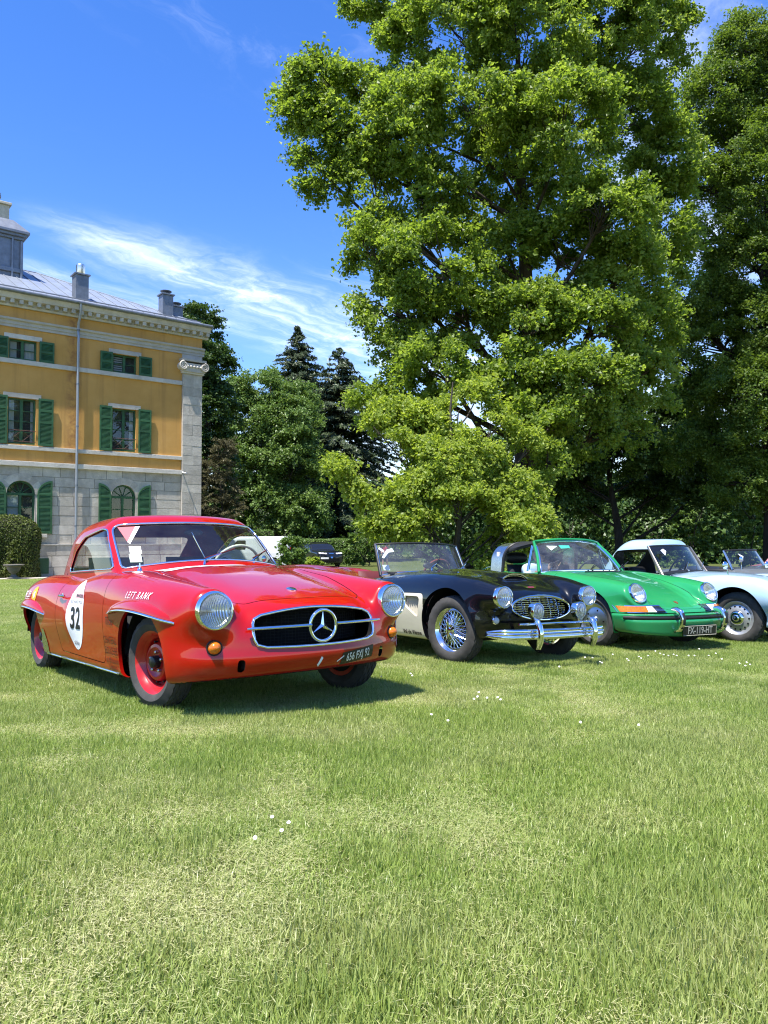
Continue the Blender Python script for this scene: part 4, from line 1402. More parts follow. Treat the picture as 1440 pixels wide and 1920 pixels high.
    G().lathe([(0, -.014), (.04, -.012), (.05, 0), (.046, .008), (0, .01)], 20, axis_matrix((-.13, 0, .93), (-1, 0, 0)) @ Matrix.Diagonal((1.7, .7, 1, 1))).build('interior_mirror', BLACKR, car)
    for (x, s) in ((1.17, -1), (1.17, 1), (-1.17, -1), (-1.17, 1)):
        wire_wheel(car, x, s * .615, .325, s, .322, .150, .197, steer=R(9) if x > 0 else 0)
    return car
# ------------------------------------------------------------------ green coupe with open roof panel and steel hoop
GREEN = paint('green_lacquer', (0.018, 0.24, 0.078), dirt_amt=.12)
def green_car():
    car = empty('car', label='green sports car with steel roll hoop, slanted round headlamps and amber indicators', cat='car', group='classic cars parked on the lawn')
    hood = C([(-2.1, .50), (-1.9, .62), (-1.5, .76), (-1.0, .84), (-.5, .86), (.15, .885), (.42, .875), (.80, .815), (1.2, .715), (1.5, .615), (1.70, .525), (1.95, .40)])
    wid = C([(-2.1, .58), (-1.8, .70), (-1.3, .79), (-.8, .795), (0, .785), (.6, .79), (1.13, .80), (1.5, .785), (1.75, .74), (1.95, .64)])
    zbot = C([(-2.1, .38), (-1.7, .28), (-1.2, .20), (1.2, .20), (1.95, .27)])
    fz = C([(-.3, .52), (.3, .62), (.8, .64), (1.2, .635), (1.5, .630), (1.70, .628)])
    frz = C([(-.3, .22), (.3, .232), (.8, .205), (1.2, .178), (1.45, .150), (1.60, .125), (1.72, .105)])
    fy = C([(-.3, .58), (.3, .60), (.8, .605), (1.2, .600), (1.5, .585), (1.70, .565)])
    fry = C([(-.3, .16), (.3, .175), (.8, .180), (1.2, .182), (1.5, .168), (1.70, .130)])
    rrz = C([(-2.05, .10), (-1.7, .20), (-1.13, .27), (-.7, .23), (-.2, .14)])
    def torso(x, y, z):
        a = np.abs(y)
        top = (z - (hood(x) - .06 * a ** 2)) * .95
        side = a - wid(x) + .55 * pos_(z - .50) ** 2 + .45 * pos_(.46 - z) ** 2
        front = x - (1.855 - .20 * (a / .75) ** 2.4 - .55 * pos_(z - .47))
        rear = -x - (2.02 - .2 * (a / .7) ** 2.2 - .6 * pos_(z - .5) ** 1.3)
        d = smax(top, side, .16)
        d = smax(d, front, .09)
        d = smax(d, rear, .2)
        return smax(d, zbot(x) - z, .05)
    LA = Vector((1, 0, .50)).normalized()
    LP = (1.625, .565, .655)
    def body(x, y, z):
        a = np.abs(y)
        d = torso(x, y, z)
        t = ell(a - fy(x), z - fz(x), fry(x), frz(x))
        cap = (x - LP[0]) * LA.x + (z - LP[2]) * LA.z
        t = smax(t, cap, .035); t = smax(t, -.3 - x, .3)
        d = smin(d, t, .08)
        t2 = ell(a - .60, z - .58, .20, rrz(x))
        t2 = smax(t2, x + .1, .3); t2 = smax(t2, -2.0 - x, .1)
        return smin(d, t2, .12)
    sk = Skin(body, (-2.2, -.88, .1), (2.0, .88, 1.0), .019)
    RA = .345
    def arch(x, y, z):
        f = np.hypot((x - 1.134), z - .33) - RA
        r = np.hypot((x + 1.134), z - .33) - RA
        return np.where(np.abs(y) < .45, 1.0, np.minimum(f, r))
    sk.delete(arch)
    sk.delete(lamp_holes([((LP[0], t * LP[1], LP[2]), tuple(LA)) for t in (1, -1)], .098))
    def cockpit(x, y, z):
        g = poly_sd(x, np.abs(y), [(.16, -.9), (.16, .35), (.04, .60), (-.72, .62), (-.95, .52), (-.95, -.9)], .05)
        return np.where(z > .70, g, 1.0)
    sk.delete(cockpit)
    def lid(x, y, z):
        g = poly_sd(x, np.abs(y), [(.60, -.9), (.60, .47), (1.0, .455), (1.5, .40), (1.72, .345), (1.78, .25), (1.80, -.9)], .04)
        return np.where((z > .40) & (x > .4), g, 1.0)
    sk.panel('bonnet', lid, .004)
    def door(x, y, z):
        g = poly_sd(x, z, [(-.60, .30), (.42, .28), (.42, 1.0), (-.62, 1.0)], .06)
        return np.where(np.abs(y) > .5, g, 1.0)
    sk.panel('door', door, .004)
    sk.panel('under_lip', lambda x, y, z: np.where(x > 1.2, z - .447, 1.0), 0)
    mark_under(sk)
    emit(sk, 'body', 'body', GREEN, car)
    emit(sk, 'under_lip', 'bumper_recess', DARK, car, -.015)
    sides(sk, 'door', 'door', GREEN, car)
    emit(sk, 'bonnet', 'bonnet', GREEN, car)
    emit(sk, 'shut_line', 'shut_lines', DARK, car, -.003)
    emit(sk, 'underbody', 'underbody', UNDER, car)
    V, F = sk.lip(arch, lambda V: V - np.sign(V[:, 1:2]) * np.array([[0, .05, 0]])); link_islands('arch_edge', V, F, GREEN, car)
    wheel_wells(car, [(1.134, .33), (-1.134, .33)], RA + .003, .38, .745)
    for s in (-1, 1): headlight(car, (LP[0] + .012, s * LP[1], LP[2] + .004), tuple(LA), .108, depth=.045, tall=1.06)
    # ---- front bumper: painted valance with rubber strip
    def bump(x, y, z):
        a = np.abs(y)
        front = x - (1.965 - .235 * (a / .78) ** 2.6 - .25 * pos_(.35 - z) ** 1.1 - .03 * np.exp(-((z - .400) / .02) ** 2))
        d = smax(front, a - .792 + .6 * pos_(.42 - z) ** 1.5, .10)
        d = smax(d, z - .440, .03)
        d = smax(d, .190 + .05 * (a / .8) ** 2 - z, .04)
        return smax(d, 1.40 - x, .02)
    bk = Skin(bump, (1.3, -.86, .15), (2.05, .86, .55), .0155)
    bk.delete(lambda x, y, z: np.where((np.abs(y) > .45), np.hypot((x - 1.134), z - .33) - RA - .012, 1.0))
    bo = link_mesh('front_bumper', bk.mesh('front_bumper', 'body'), GREEN, car)
    ys = np.linspace(-.785, .785, 41)
    P = march(bump, np.array([(2.4, y, .400) for y in ys]), np.tile([-1., 0, 0], (41, 1)))
    G().tube([(p[0] + .010, p[1], p[2]) for p in P], .020, 10, flat=(1, .8)).build('rubber_strip', BLACKR, bo)
    for s in (-1, 1):
        x0 = 1.93
        o = G(); o.tube([(x0 - .03, s * .325, .490), (x0 + .03, s * .325, .490), (x0 + .085, s * .325, .465), (x0 + .105, s * .325, .405), (x0 + .10, s * .325, .34), (x0 + .07, s * .325, .285), (x0, s * .325, .265)], [.022, .034, .038, .040, .038, .030, .020], 14, flat=(1, .75))
        oo = o.build('overrider', CHROME, bo)
        G().tube([(x0 + .075, s * .325, .487), (x0 + .118, s * .325, .455), (x0 + .138, s * .325, .405), (x0 + .13, s * .325, .345), (x0 + .10, s * .325, .295)], .020, 8, flat=(.6, .9)).build('overrider_rubber', BLACKR, oo)
        # indicator unit
        iu = empty('indicator_unit', parent=car)
        def strip(y0, y1, z0, z1, m, name, out=.012):
            ysn = np.linspace(y0, y1, 9)
            V = []
            for z in (z0, z1):
                Pz = march(body, np.array([(2.4, s * y, z) for y in ysn]), np.tile([-1., 0, 0], (9, 1)))
                V += [(p[0] + out, p[1], p[2]) for p in Pz] + [(p[0] - .02, p[1], p[2]) for p in Pz]
            F = [(i, i + 1, 19 + i, 18 + i) for i in range(8)] + [(i, i + 9, i + 10, i + 1) for i in range(8)] + [(18 + i, 19 + i, 28 + i, 27 + i) for i in range(8)] + [(0, 18, 27, 9), (8, 17, 35, 26)]
            if s < 0: F = [f[::-1] for f in F]
            G().add(V, F).build(name, m, iu, 30)
        strip(.775, .30, .450, .528, CHROME, 'unit_rim', .006)
        strip(.765, .530, .460, .520, AMBER, 'amber_lens', .014)
        strip(.527, .430, .460, .520, mat('clear_lens', (.70, .71, .70), .2, coat=.6), 'clear_lens', .014)
        strip(.427, .312, .460, .520, BLACKP, 'horn_grille', .009)
        for z in (.472, .485, .498, .511): strip(.425, .315, z - .003, z + .003, STEEL, 'horn_slat', .013)
    pl = empty('number_plate', parent=car); pl.matrix_local = axis_matrix((1.985, .0, .262), (1, 0, -.05))
    G().box(-.255, .255, -.055, .055, -.012, .0).build('plate', mat('black_plate', (.012, .012, .012), .35), pl)
    SL = mat('dull_silver_letters', (.40, .38, .31), .4)
    def flat_text(body_, size, x, y, m, par, sx=1, bold=0, h=.003, name='lettering'):
        V, F = text_geo(body_, size, 0, sx, 1, bold)
        return G().add([(u + x, v + y, h) for u, v in V], F).build(name, m, par, None)
    flat_text('FX-119-HT', .105, 0, 0, SL, pl, .78, .002)
    fr = [(-.25, -.05), (.25, -.05), (.25, .05), (-.25, .05)]
    G().tube([(a, b, .001) for a, b in fr], .003, 4, closed=True).build('plate_border', SL, pl)
    b = march(body, np.array([(1.66, 0., 1.2)]), np.array([[0, 0, -1.]]))[0]
    bd = G(); bd.prism([(-.020, .026), (-.022, 0), (0, -.032), (.022, 0), (.020, .026)], 0, .006, lambda u, v, h: tuple(axis_matrix(b, (.5, 0, 1), (-1, 0, .5)) @ Vector((u, v, h))))
    bd.build('crest_badge', mat('gold_crest', (.35, .12, .05), .35, .6), car)
    # ---- windscreen frame, hoop, glass
    ws = empty('windscreen', parent=car)
    yy = np.linspace(-1, 1, 25)
    B = [(.36 - .25 * abs(u) ** 2.4, u * .675, .885 - .03 * abs(u) ** 4) for u in yy]
    T_ = [(-.075 - .13 * abs(u) ** 2.2, u * .515, 1.268 - .035 * abs(u) ** 2.5) for u in yy]
    def lerp(k): return [tuple(np.array(p) * (1 - k) + np.array(q) * k + np.array([.018 * math.sin(PI * k), 0, .018 * math.sin(PI * k)])) for p, q in zip(B, T_)]
    rows = [lerp(k) for k in np.linspace(0, 1, 7)]
    V = [p for r_ in rows for p in r_]
    G().add(V, [(j * 25 + i, j * 25 + i + 1, (j + 1) * 25 + i + 1, (j + 1) * 25 + i) for j in range(6) for i in range(24)]).build('glass', glass_mat('green_car_glass', (.84, .93, .90), 1.0, .05), ws, 60)
    ring = rows[0] + [r_[24] for r_ in rows[1:-1]] + rows[-1][::-1] + [r_[0] for r_ in rows[1:-1]][::-1]
    G().tube(ring, .013, 8, closed=True).build('glass_trim', CHROME, ws)
    out = [(p[0] - .008, p[1] * 1.045, p[2] + (.014 if p[2] > 1.2 else 0)) for p in [r_[24] for r_ in rows[0:-1]] + rows[-1][::-1] + [r_[0] for r_ in rows[0:-1]][::-1]]
    G().tube(out, .030, 10, flat=(1, .7)).build('screen_frame', GREEN, ws)
    hp = G(); A = np.linspace(0, PI, 25); V = []
    for xo, zo in ((-.68, 0), (-.93, -.005)):
        for a in A:
            c_, s_ = math.cos(a), math.sin(a)
            yv = .60 * math.copysign(abs(c_) ** .26, c_) * (1 + .10 * (1 - s_)); zv = .84 + .415 * abs(s_) ** .36
            V.append((xo - .10 * (1 - s_) + (.10 if xo < -.6 else .0) * 0, yv, zv + zo))
    V += [(x, y * .965, .84 + (z - .84) * .965) for x, y, z in V]
    F = [(i, 25 + i, 26 + i, i + 1) for i in range(24)] + [(50 + i, 51 + i, 76 + i, 75 + i) for i in range(24)] + [(i, i + 1, 51 + i, 50 + i) for i in range(24)] + [(25 + i, 75 + i, 76 + i, 26 + i) for i in range(24)]
    VH = list(V)
    hoop = hp.add(V, F).build('roll_hoop', STEEL, car, 40)
    G().tube([(x + .02, y * .985, z - .006) for x, y, z in V[:25]], .022, 8).build('hoop_seal', BLACKR, hoop)
    for s in (-1, 1): G().box(-.90, -.84, s * .640 - .006, s * .618 + .006, .96, 1.12).build('hoop_vent', WHITEP, hoop)
    rp = G(); V = []
    for i in range(25):
        p, q = VH[i], T_[24 - i]
        if VH[i][2] < 1.10: continue
        for k in np.linspace(0, 1, 6): V.append((p[0] * (1 - k) + (q[0] - .03) * k, (p[1] * (1 - k) + q[1] * k) * .995, p[2] * (1 - k) + (q[2] + .015) * k + .012 * math.sin(PI * k)))
    nr = len(V) // 6
    V += [(x, y * .97, z - .035) for x, y, z in V]
    F = [(i * 6 + j, (i + 1) * 6 + j, (i + 1) * 6 + j + 1, i * 6 + j + 1) for i in range(nr - 1) for j in range(5)]
    F += [tuple(nr * 6 + k for k in f)[::-1] for f in F] + [(j, j + 1, nr * 6 + j + 1, nr * 6 + j) for j in range(5)] + [((nr - 1) * 6 + j + 1, (nr - 1) * 6 + j, nr * 12 - 6 + j, nr * 12 - 6 + j + 1) for j in range(5)]
    rp.add(V, F).build('roof_panel', VINYL, car, 60)
    rg = G(); V2 = [V[25 + i] for i in range(25)]; W = [(-1.55 + .35 * (1 - abs(math.cos(a)) ** 3) * 0 - .0, .50 * math.copysign(abs(math.cos(a)) ** .42, math.cos(a)), .845 + .05 * math.sin(a)) for a in A]
    rg.add(V2 + W, [(i, i + 1, 26 + i, 25 + i) for i in range(24)]).build('rear_window', glass_mat('rear_glass', (.55, .62, .60), 1.0, .05), car, 60)
    G().tube([W[0]] + [V2[i] for i in (0,)] , .010, 6).build('rear_window_trim', BLACKR, car)
    for s in (-1, 1):
        qw = empty('quarter_window', parent=car)
        tri = [(.085, s * .655, .885), (-.17, s * .655, .885), (-.20, s * .560, 1.19), (-.155, s * .545, 1.20)]
        G().add(tri, [(0, 1, 2, 3)]).build('glass', GLASS, qw)
        G().tube(tri, .010, 8, closed=True).build('window_frame', CHROME, qw)
        G().tube([(-.195, s * .66, .87), (-.22, s * .56, 1.205)], .014, 8).build('divider', CHROME, qw)
    for y in (-.10, .38):
        w = empty('wiper', parent=car)
        G().tube([(.42, y, .885), (.39, y, .905), (.28, y + .16, .965)], [.012, .008, .005], 8).build('wiper_arm', BLACKP, w)
        G().tube([(.36, y + .05, .912), (.22, y + .32, 1.0)], .006, 6).build('wiper_blade', BLACKR, w)
    G().add([(.00, -.42, 1.14), (-.05, -.28, 1.20), (-.08, -.44, 1.20)], [(0, 1, 2)]).build('rally_sticker', WHITEP, car)
    G().add([(.0, -.26, 1.165), (-.01, -.10, 1.175), (-.03, -.10, 1.21), (-.03, -.28, 1.21)], [(0, 1, 2, 3)]).build('green_sticker', mat('turquoise_print', (.05, .55, .42), .4), car)
    vt = march(body, np.array([(.50, y, 1.3) for y in np.linspace(-.30, .30, 13)]), np.tile([0, 0, -1.], (13, 1)))
    G().tube([(p[0], p[1], p[2] + .002) for p in vt], .012, 6, flat=(1, .4)).build('cowl_vent', BLACKP, car)
    # ---- interior
    G().box(-.85, .3, -.62, .62, .22, .26).build('floor_pan', VINYL, car)
    G().box(-1.25, -.85, -.60, .60, .55, .60).build('rear_shelf', VINYL, car)
    for s in (-1, 1): G().box(-.85, .3, s * .66 - .012, s * .66 + .012, .26, .84).build('door_card', VINYL, car)
    G().prism([(.26, .84), (.22, .875), (.04, .87), (-.01, .83), (.01, .62), (.26, .60)], -.60, .60, lambda u, v, h: (u, h, v)).build('dashboard', VINYL, car, 50)
    for y in (-.32, .32):
        st = seat(car, -.48, y, .42, VINYL, .46, .50)
        hr = G().tube([(-.42, q, .62) for q in np.linspace(-.17, .17, 9)], [.05, .072, .08, .082, .082, .082, .08, .072, .05], 16, flat=(1, .85)); hr.build('head_rest', VINYL, st)
    steering_wheel(car, (-.12, .32, .84), (-.90, 0, .40), .195, VINYL)
    FU = mat('alloy_wheel', (.55, .56, .57), .3, 1.0)
    for (x, s) in ((1.134, -1), (1.134, 1), (-1.134, -1), (-1.134, 1)):
        disc_wheel(car, x, s * .675, .325, s, .302, .165, .197, FU, 5, steer=R(6) if x > 0 else 0, capr=.06)
    return car
# ------------------------------------------------------------------ pale blue roadster with hardtop
PALE = paint('pale_blue_lacquer', (0.34, 0.49, 0.61), dirt_amt=.10)
def blue_car():
    car = empty('car', label='pale blue roadster with matching hardtop and slotted disc wheels', cat='car', group='classic cars parked on the lawn')
    hood = C([(-1.9, .50), (-1.6, .66), (-1.2, .76), (-.7, .80), (.1, .845), (.35, .870), (.7, .865), (1.1, .83), (1.45, .76), (1.75, .64)])
    wid = C([(-1.9, .42), (-1.5, .60), (-1.1, .68), (0, .685), (.6, .69), (1.1, .69), (1.5, .67), (1.75, .60)])
    fz = C([(-.2, .36), (.3, .46), (.7, .55), (1.0, .585), (1.3, .59), (1.6, .56), (1.72, .545)])
    frz = C([(-.2, .22), (.3, .27), (.7, .275), (1.0, .255), (1.3, .235), (1.6, .18), (1.72, .13)])
    rrz = C([(-1.85, .08), (-1.5, .18), (-1.1, .26), (-.75, .20), (-.4, .12)])
    def body(x, y, z):
        a = np.abs(y)
        top = (z - (hood(x) - .22 * a ** 2)) * .95
        d = smax(top, a - wid(x) + .45 * pos_(z - .5) ** 2 + .3 * pos_(.4 - z) ** 2, .14)
        d = smax(d, x - (1.66 - .12 * (a / .6) ** 2 - .3 * pos_(z - .55)), .12)
        d = smax(d, -x - (1.82 - .15 * (a / .6) ** 2), .18)
        d = smax(d, .22 - z, .05)
        t = ell(a - .575, z - fz(x), .165, frz(x)); t = smax(t, x - 1.74, .12); t = smax(t, -.1 - x, .3)
        d = smin(d, t, .05)
        t2 = ell(a - .56, z - .52, .17, rrz(x)); t2 = smax(t2, x + .35, .2); t2 = smax(t2, -1.8 - x, .1)
        d = smin(d, t2, .08)
        cutd = smax(np.hypot((x + .28) / 1.5, z - .86) - .25, .42 - a, .03)      # low cut doors
        return smax(d, -cutd, .05)
    sk = Skin(body, (-2.0, -.82, .1), (1.85, .82, 1.0), .020)
    RA = .365
    def arch(x, y, z):
        return np.where(np.abs(y) < .42, 1.0, np.minimum(np.hypot(x - 1.118, z - .335) - RA, np.hypot(x + 1.118, z - .32) - RA + .03))
    sk.delete(arch)
    sk.delete(lambda x, y, z: np.where(z > .58, poly_sd(x, np.abs(y), [(.02, -.9), (.02, .30), (-.05, .58), (-.80, .58), (-1.0, .45), (-1.0, -.9)], .06), 1.0))
    sk.delete(lamp_holes([((1.69, t * .43, .66), (1, 0, 0)) for t in (1, -1)], .085))
    sk.panel('bonnet', lambda x, y, z: np.where((z > .55) & (x > .1), poly_sd(x, np.abs(y), [(.22, -.9), (.22, .42), (1.0, .40), (1.55, .30), (1.60, -.9)], .05), 1.0), .004)
    mark_under(sk)
    emit(sk, 'body', 'body', PALE, car); emit(sk, 'bonnet', 'bonnet', PALE, car)
    emit(sk, 'shut_line', 'shut_lines', DARK, car, -.003); emit(sk, 'underbody', 'underbody', UNDER, car)
    V, F = sk.lip(arch, lambda V: V - np.sign(V[:, 1:2]) * np.array([[0, .03, 0]])); link_islands('arch_edge', V, F, PALE, car)
    wheel_wells(car, [(1.118, .335), (-1.118, .32)], RA + .003, .33, .66)
    for s in (-1, 1):
        headlight(car, (1.70, s * .43, .66), (1, 0, 0), .092)
        p = march(body, np.array([(.98, s * .57, 1.3)]), np.array([[0, 0, -1.]]))[0]
        mr = empty('wing_mirror', parent=car)
        G().tube([tuple(p), (p[0] - .005, p[1] + s * .01, p[2] + .07), (p[0] - .03, p[1], p[2] + .10)], .006, 6).build('mirror_arm', CHROME, mr)
        G().lathe([(0, -.03), (.03, -.024), (.048, -.006), (.050, .004), (0, .005)], 20, axis_matrix((p[0] - .04, p[1], p[2] + .12), (-1, 0, 0))).build('mirror_head', CHROME, mr)
    bp = G(); bp.tube([(1.84 - .10 * (y / .6) ** 2, y, .36) for y in np.linspace(-.70, .70, 21)], .045, 10, flat=(1, .4)); bp.build('bumper', CHROME, car)
    # hardtop
    gw = C([(-1.2, .42), (-.9, .55), (-.4, .60), (.1, .60)])
    def fl(x, y, z):
        a = np.abs(y)
        si = a - gw(x) + .16 * (z - .75) + .4 * pos_(z - 1.08) ** 2
        tp = z - (1.315 - .14 * (x + .35) ** 2 - .12 * a ** 2)
        fr = ((x - .16) + (z - .85) * .62) * .85 + .12 * (a / .6) ** 2
        re = ((-x - 1.12) + (z - .75) * .75) * .8 + .10 * (a / .6) ** 2
        return si, tp, fr, re
    def top(x, y, z):
        si, tp, fr, re = fl(x, y, z)
        return smax(smax(smax(si, tp, .16), fr, .03), smax(re, .70 - z, .02), .16)
    gs = Skin(top, (-1.35, -.72, .62), (.40, .72, 1.40), .0175)
    gs.delete(lambda x, y, z: np.where(z < .95, body(x, y, z), 1))
    gs.delete(lambda x, y, z: np.where((fl(x, y, z)[2] > fl(x, y, z)[0] - .06) & (x > -.3), smax(fl(x, y, z)[0] + .03, z - (1.215 - .05 * np.abs(y) ** 2), .03), 1.0))
    sw = lambda x, y, z: np.where((np.abs(y) > .3) & (x > -.75) & (x < .3), smax(smax(z - (1.165 - .10 * (x + .2) ** 2), -.74 + .1 * (1.1 - z) - x, .10), z * 0 - 1, .02), 1.0)
    gs.delete(sw)
    gs.panel('rear_window', lambda x, y, z: np.where(x < -.6, smax(np.abs(y) - .40, np.abs(z - 1.02) - .12, .06), 1.0), 0)
    emit(gs, 'body', 'hardtop', PALE, car)
    emit(gs, 'body', 'hardtop_lining', VINYL, car, -.02)
    emit(gs, 'rear_window', 'rear_window', GLASS, car, -.005)
    ws = empty('windscreen', parent=car)
    B = [(.17 - .11 * abs(u) ** 2, u * .585, .865 - .04 * abs(u) ** 3) for u in np.linspace(-1, 1, 15)]
    T_ = [(-.045 - .11 * abs(u) ** 2, u * .545, 1.222 - .02 * abs(u) ** 2) for u in np.linspace(-1, 1, 15)]
    G().add(B + T_, [(i, i + 1, 16 + i, 15 + i) for i in range(14)]).build('glass', glass_mat('blue_car_glass', (.80, .88, .90)), ws)
    G().tube(T_, .012, 8).build('top_rail', BLACKR, ws)
    G().tube(B, .020, 8).build('bottom_seal', BLACKR, ws)
    BR = mat('bronze_post', (.42, .36, .30), .35, .9)
    for i in (0, 14): G().tube([(B[i][0] + .12, B[i][1] * 1.02, B[i][2] - .06), (B[i][0] + .03, B[i][1] * 1.02, B[i][2] - .025), T_[i]], [.018, .022, .014], 8, flat=(1.3, .7)).build('screen_post', BR, ws)
    for y in (-.15, .25):
        G().tube([(.22, y, .875), (.17, y + .02, .90), (.10, y + .20, .99)], [.010, .007, .005], 6).build('wiper', STEEL, car)
    G().add([(.045, -.44, 1.08), (.01, -.36, 1.14), (.0, -.42, 1.17), (-.01, -.47, 1.15)], [(0, 1, 2, 3)]).build('rally_sticker', WHITEP, car)
    G().box(-1.0, .0, -.54, .54, .24, .28).build('floor_pan', VINYL, car)
    for s in (-1, 1): G().box(-.95, -.05, s * .56 - .012, s * .56 + .012, .26, .60).build('door_card', VINYL, car)
    G().prism([(.08, .82), (.04, .85), (-.06, .84), (-.08, .66), (.08, .62)], -.52, .52, lambda u, v, h: (u, h, v)).build('dashboard', VINYL, car, 50)
    for y in (-.27, .27): seat(car, -.55, y, .42, VINYL, .42, .46)
    steering_wheel(car, (-.20, .27, .86), (-.90, 0, .40), .195, VINYL)
    SV = mat('silver_wheel', (.52, .53, .54), .35, .7, var=.1)
    for (x, s) in ((1.118, -1), (1.118, 1), (-1.118, -1), (-1.118, 1)):
        disc_wheel(car, x, s * .585, .318, s, .318, .145, .200, SV, 14, capr=.092)
    return car

# ------------------------------------------------------------------ cars seen only in slivers behind the row
def simple_roadster(label, pm, trim, glass=True, group='classic cars parked on the lawn'):
    car = empty('car', label=label, cat='car', group=group)
    torso, body = roadster_shape()
    sk = Skin(body, (-2.2, -.85, .1), (1.95, .85, 1.0), .034)
    ar = lambda x, y, z: np.where(np.abs(y) < .45, 1.0, np.minimum(np.hypot(x - 1.17, z - .345), np.hypot(x + 1.17, z - .33)) - .36)
    sk.delete(ar)
    sk.delete(lambda x, y, z: np.where(z > .62, poly_sd(x, np.abs(y), [(.0, -.9), (.0, .25), (-.14, .54), (-.85, .54), (-1.05, .42), (-1.05, -.9)], .08), 1.0))
    mark_under(sk)
    emit(sk, 'body', 'body', pm, car); emit(sk, 'underbody', 'underbody', UNDER, car)
    wheel_wells(car, [(1.17, .345), (-1.17, .33)], .363, .33, .70)
    G().box(-1.05, .0, -.56, .56, .24, .28).build('floor_pan', VINYL, car)
    for y in (-.27, .27): seat(car, -.60, y, .36, trim, .44, .44)
    G().tube([(.0, -.5, .80), (-.15, -.60, .80), (-.5, -.63, .79), (-.9, -.60, .80), (-1.06, -.45, .81), (-1.1, 0, .82), (-1.06, .45, .81), (-.9, .60, .80), (-.5, .63, .79), (-.15, .60, .80)], .035, 8).build('cockpit_roll', trim, car)
    for s in (-1, 1): headlight(car, (1.77, s * .53, .648), (1, 0, .02), .097)
    G().lathe([(0, -.03), (.03, -.024), (.052, -.006), (.054, .004), (0, .005)], 20, axis_matrix((.10, -.60, 1.0), (-1, 0, 0))).build('door_mirror', CHROME, car)
    G().tube([(.10, -.60, .80), (.105, -.60, 1.0)], .007, 6).build('mirror_arm', CHROME, car)
    if glass:
        ws = empty('windscreen', parent=car)
        B = [(.165 - .22 * abs(u) ** 2.2, u * .60, .865 - .05 * abs(u) ** 3) for u in np.linspace(-1, 1, 13)]
        T_ = [(-.035 - .20 * abs(u) ** 2.2, u * .573, 1.165 - .018 * abs(u) ** 2) for u in np.linspace(-1, 1, 13)]
        G().add(B + T_, [(i, i + 1, 14 + i, 13 + i) for i in range(12)]).build('glass', GLASS, ws)
        G().tube(T_, .016, 8).build('top_rail', BLACKR, ws)
        for i in (0, 12): G().tube([B[i], T_[i]], [.024, .018], 8).build('screen_post', STEEL, ws)
        G().add([(.03, -.40, 1.0), (-.02, -.28, 1.05), (-.05, -.42, 1.10)], [(0, 1, 2)]).build('rally_sticker', WHITEP, ws)
    for (x, s) in ((1.17, -1), (1.17, 1), (-1.17, -1), (-1.17, 1)):
        disc_wheel(car, x, s * .615, .322, s, .322, .150, .197, STEEL, 8)
    return car

def box_car(name, label, prof_top, W, pm, glassm, wheels, wheel_r, win, cat, tum=.22, front_lamps=True, kw=.34):
    """closed modern car / van from a side outline; win: side-window outlines and screen outline in (x, z)"""
    car = empty(name, label=label, cat=cat, group='vehicles parked under the trees')
    top = C(prof_top); x0, x1 = prof_top[0][0], prof_top[-1][0]
    def body(x, y, z):
        a = np.abs(y)
        t = (z - top(x) + .05 * a ** 2) * .8
        s = a - W + tum * pos_(z - .95) + .08 * pos_(.6 - z)
        e = np.maximum(x - (x1 - .06 - .18 * (a / W) ** 3), (x0 + .04 + .12 * (a / W) ** 3) - x)
        return smax(smax(smax(t, s, .14), e, .14), .24 - z, .06)
    sk = Skin(body, (x0 - .1, -W - .1, .1), (x1 + .1, W + .1, max(v for _, v in prof_top) + .12), .04)
    sk.delete(lambda x, y, z: np.where(np.abs(y) < W * .6, 1.0, np.minimum(np.hypot(x - wheels[0], z - wheel_r), np.hypot(x - wheels[1], z - wheel_r)) - wheel_r - .05))
    for nm, poly in win:
        if nm == 'side': sk.panel('side_window', lambda x, y, z, q=poly: np.where(np.abs(y) > W * .5, poly_sd(x, z, q, .05), 1.0), 0)
        else:
            (xa, za), (xb, zb) = poly
            sk.panel(nm, lambda x, y, z: np.where((x > min(xa, xb) - .3) & (x < max(xa, xb) + .3), smax(np.abs(y) - (W - .16 - tum * pos_(z - .95)), np.maximum(z - max(za, zb), min(za, zb) - z), .06), 1.0), 0)
    emit(sk, 'body', 'body', pm, car)
    sides(sk, 'side_window', 'side_window', glassm, car); emit(sk, 'windscreen', 'windscreen', glassm, car)
    wheel_wells(car, [(wheels[0], wheel_r), (wheels[1], wheel_r)], wheel_r + .052, W - .35, W - .05)
    for x in wheels:
        for s in (-1, 1): disc_wheel(car, x, s * (W - .13), wheel_r, s, wheel_r, .2, wheel_r * .64, STEEL, 5)
    return car, body
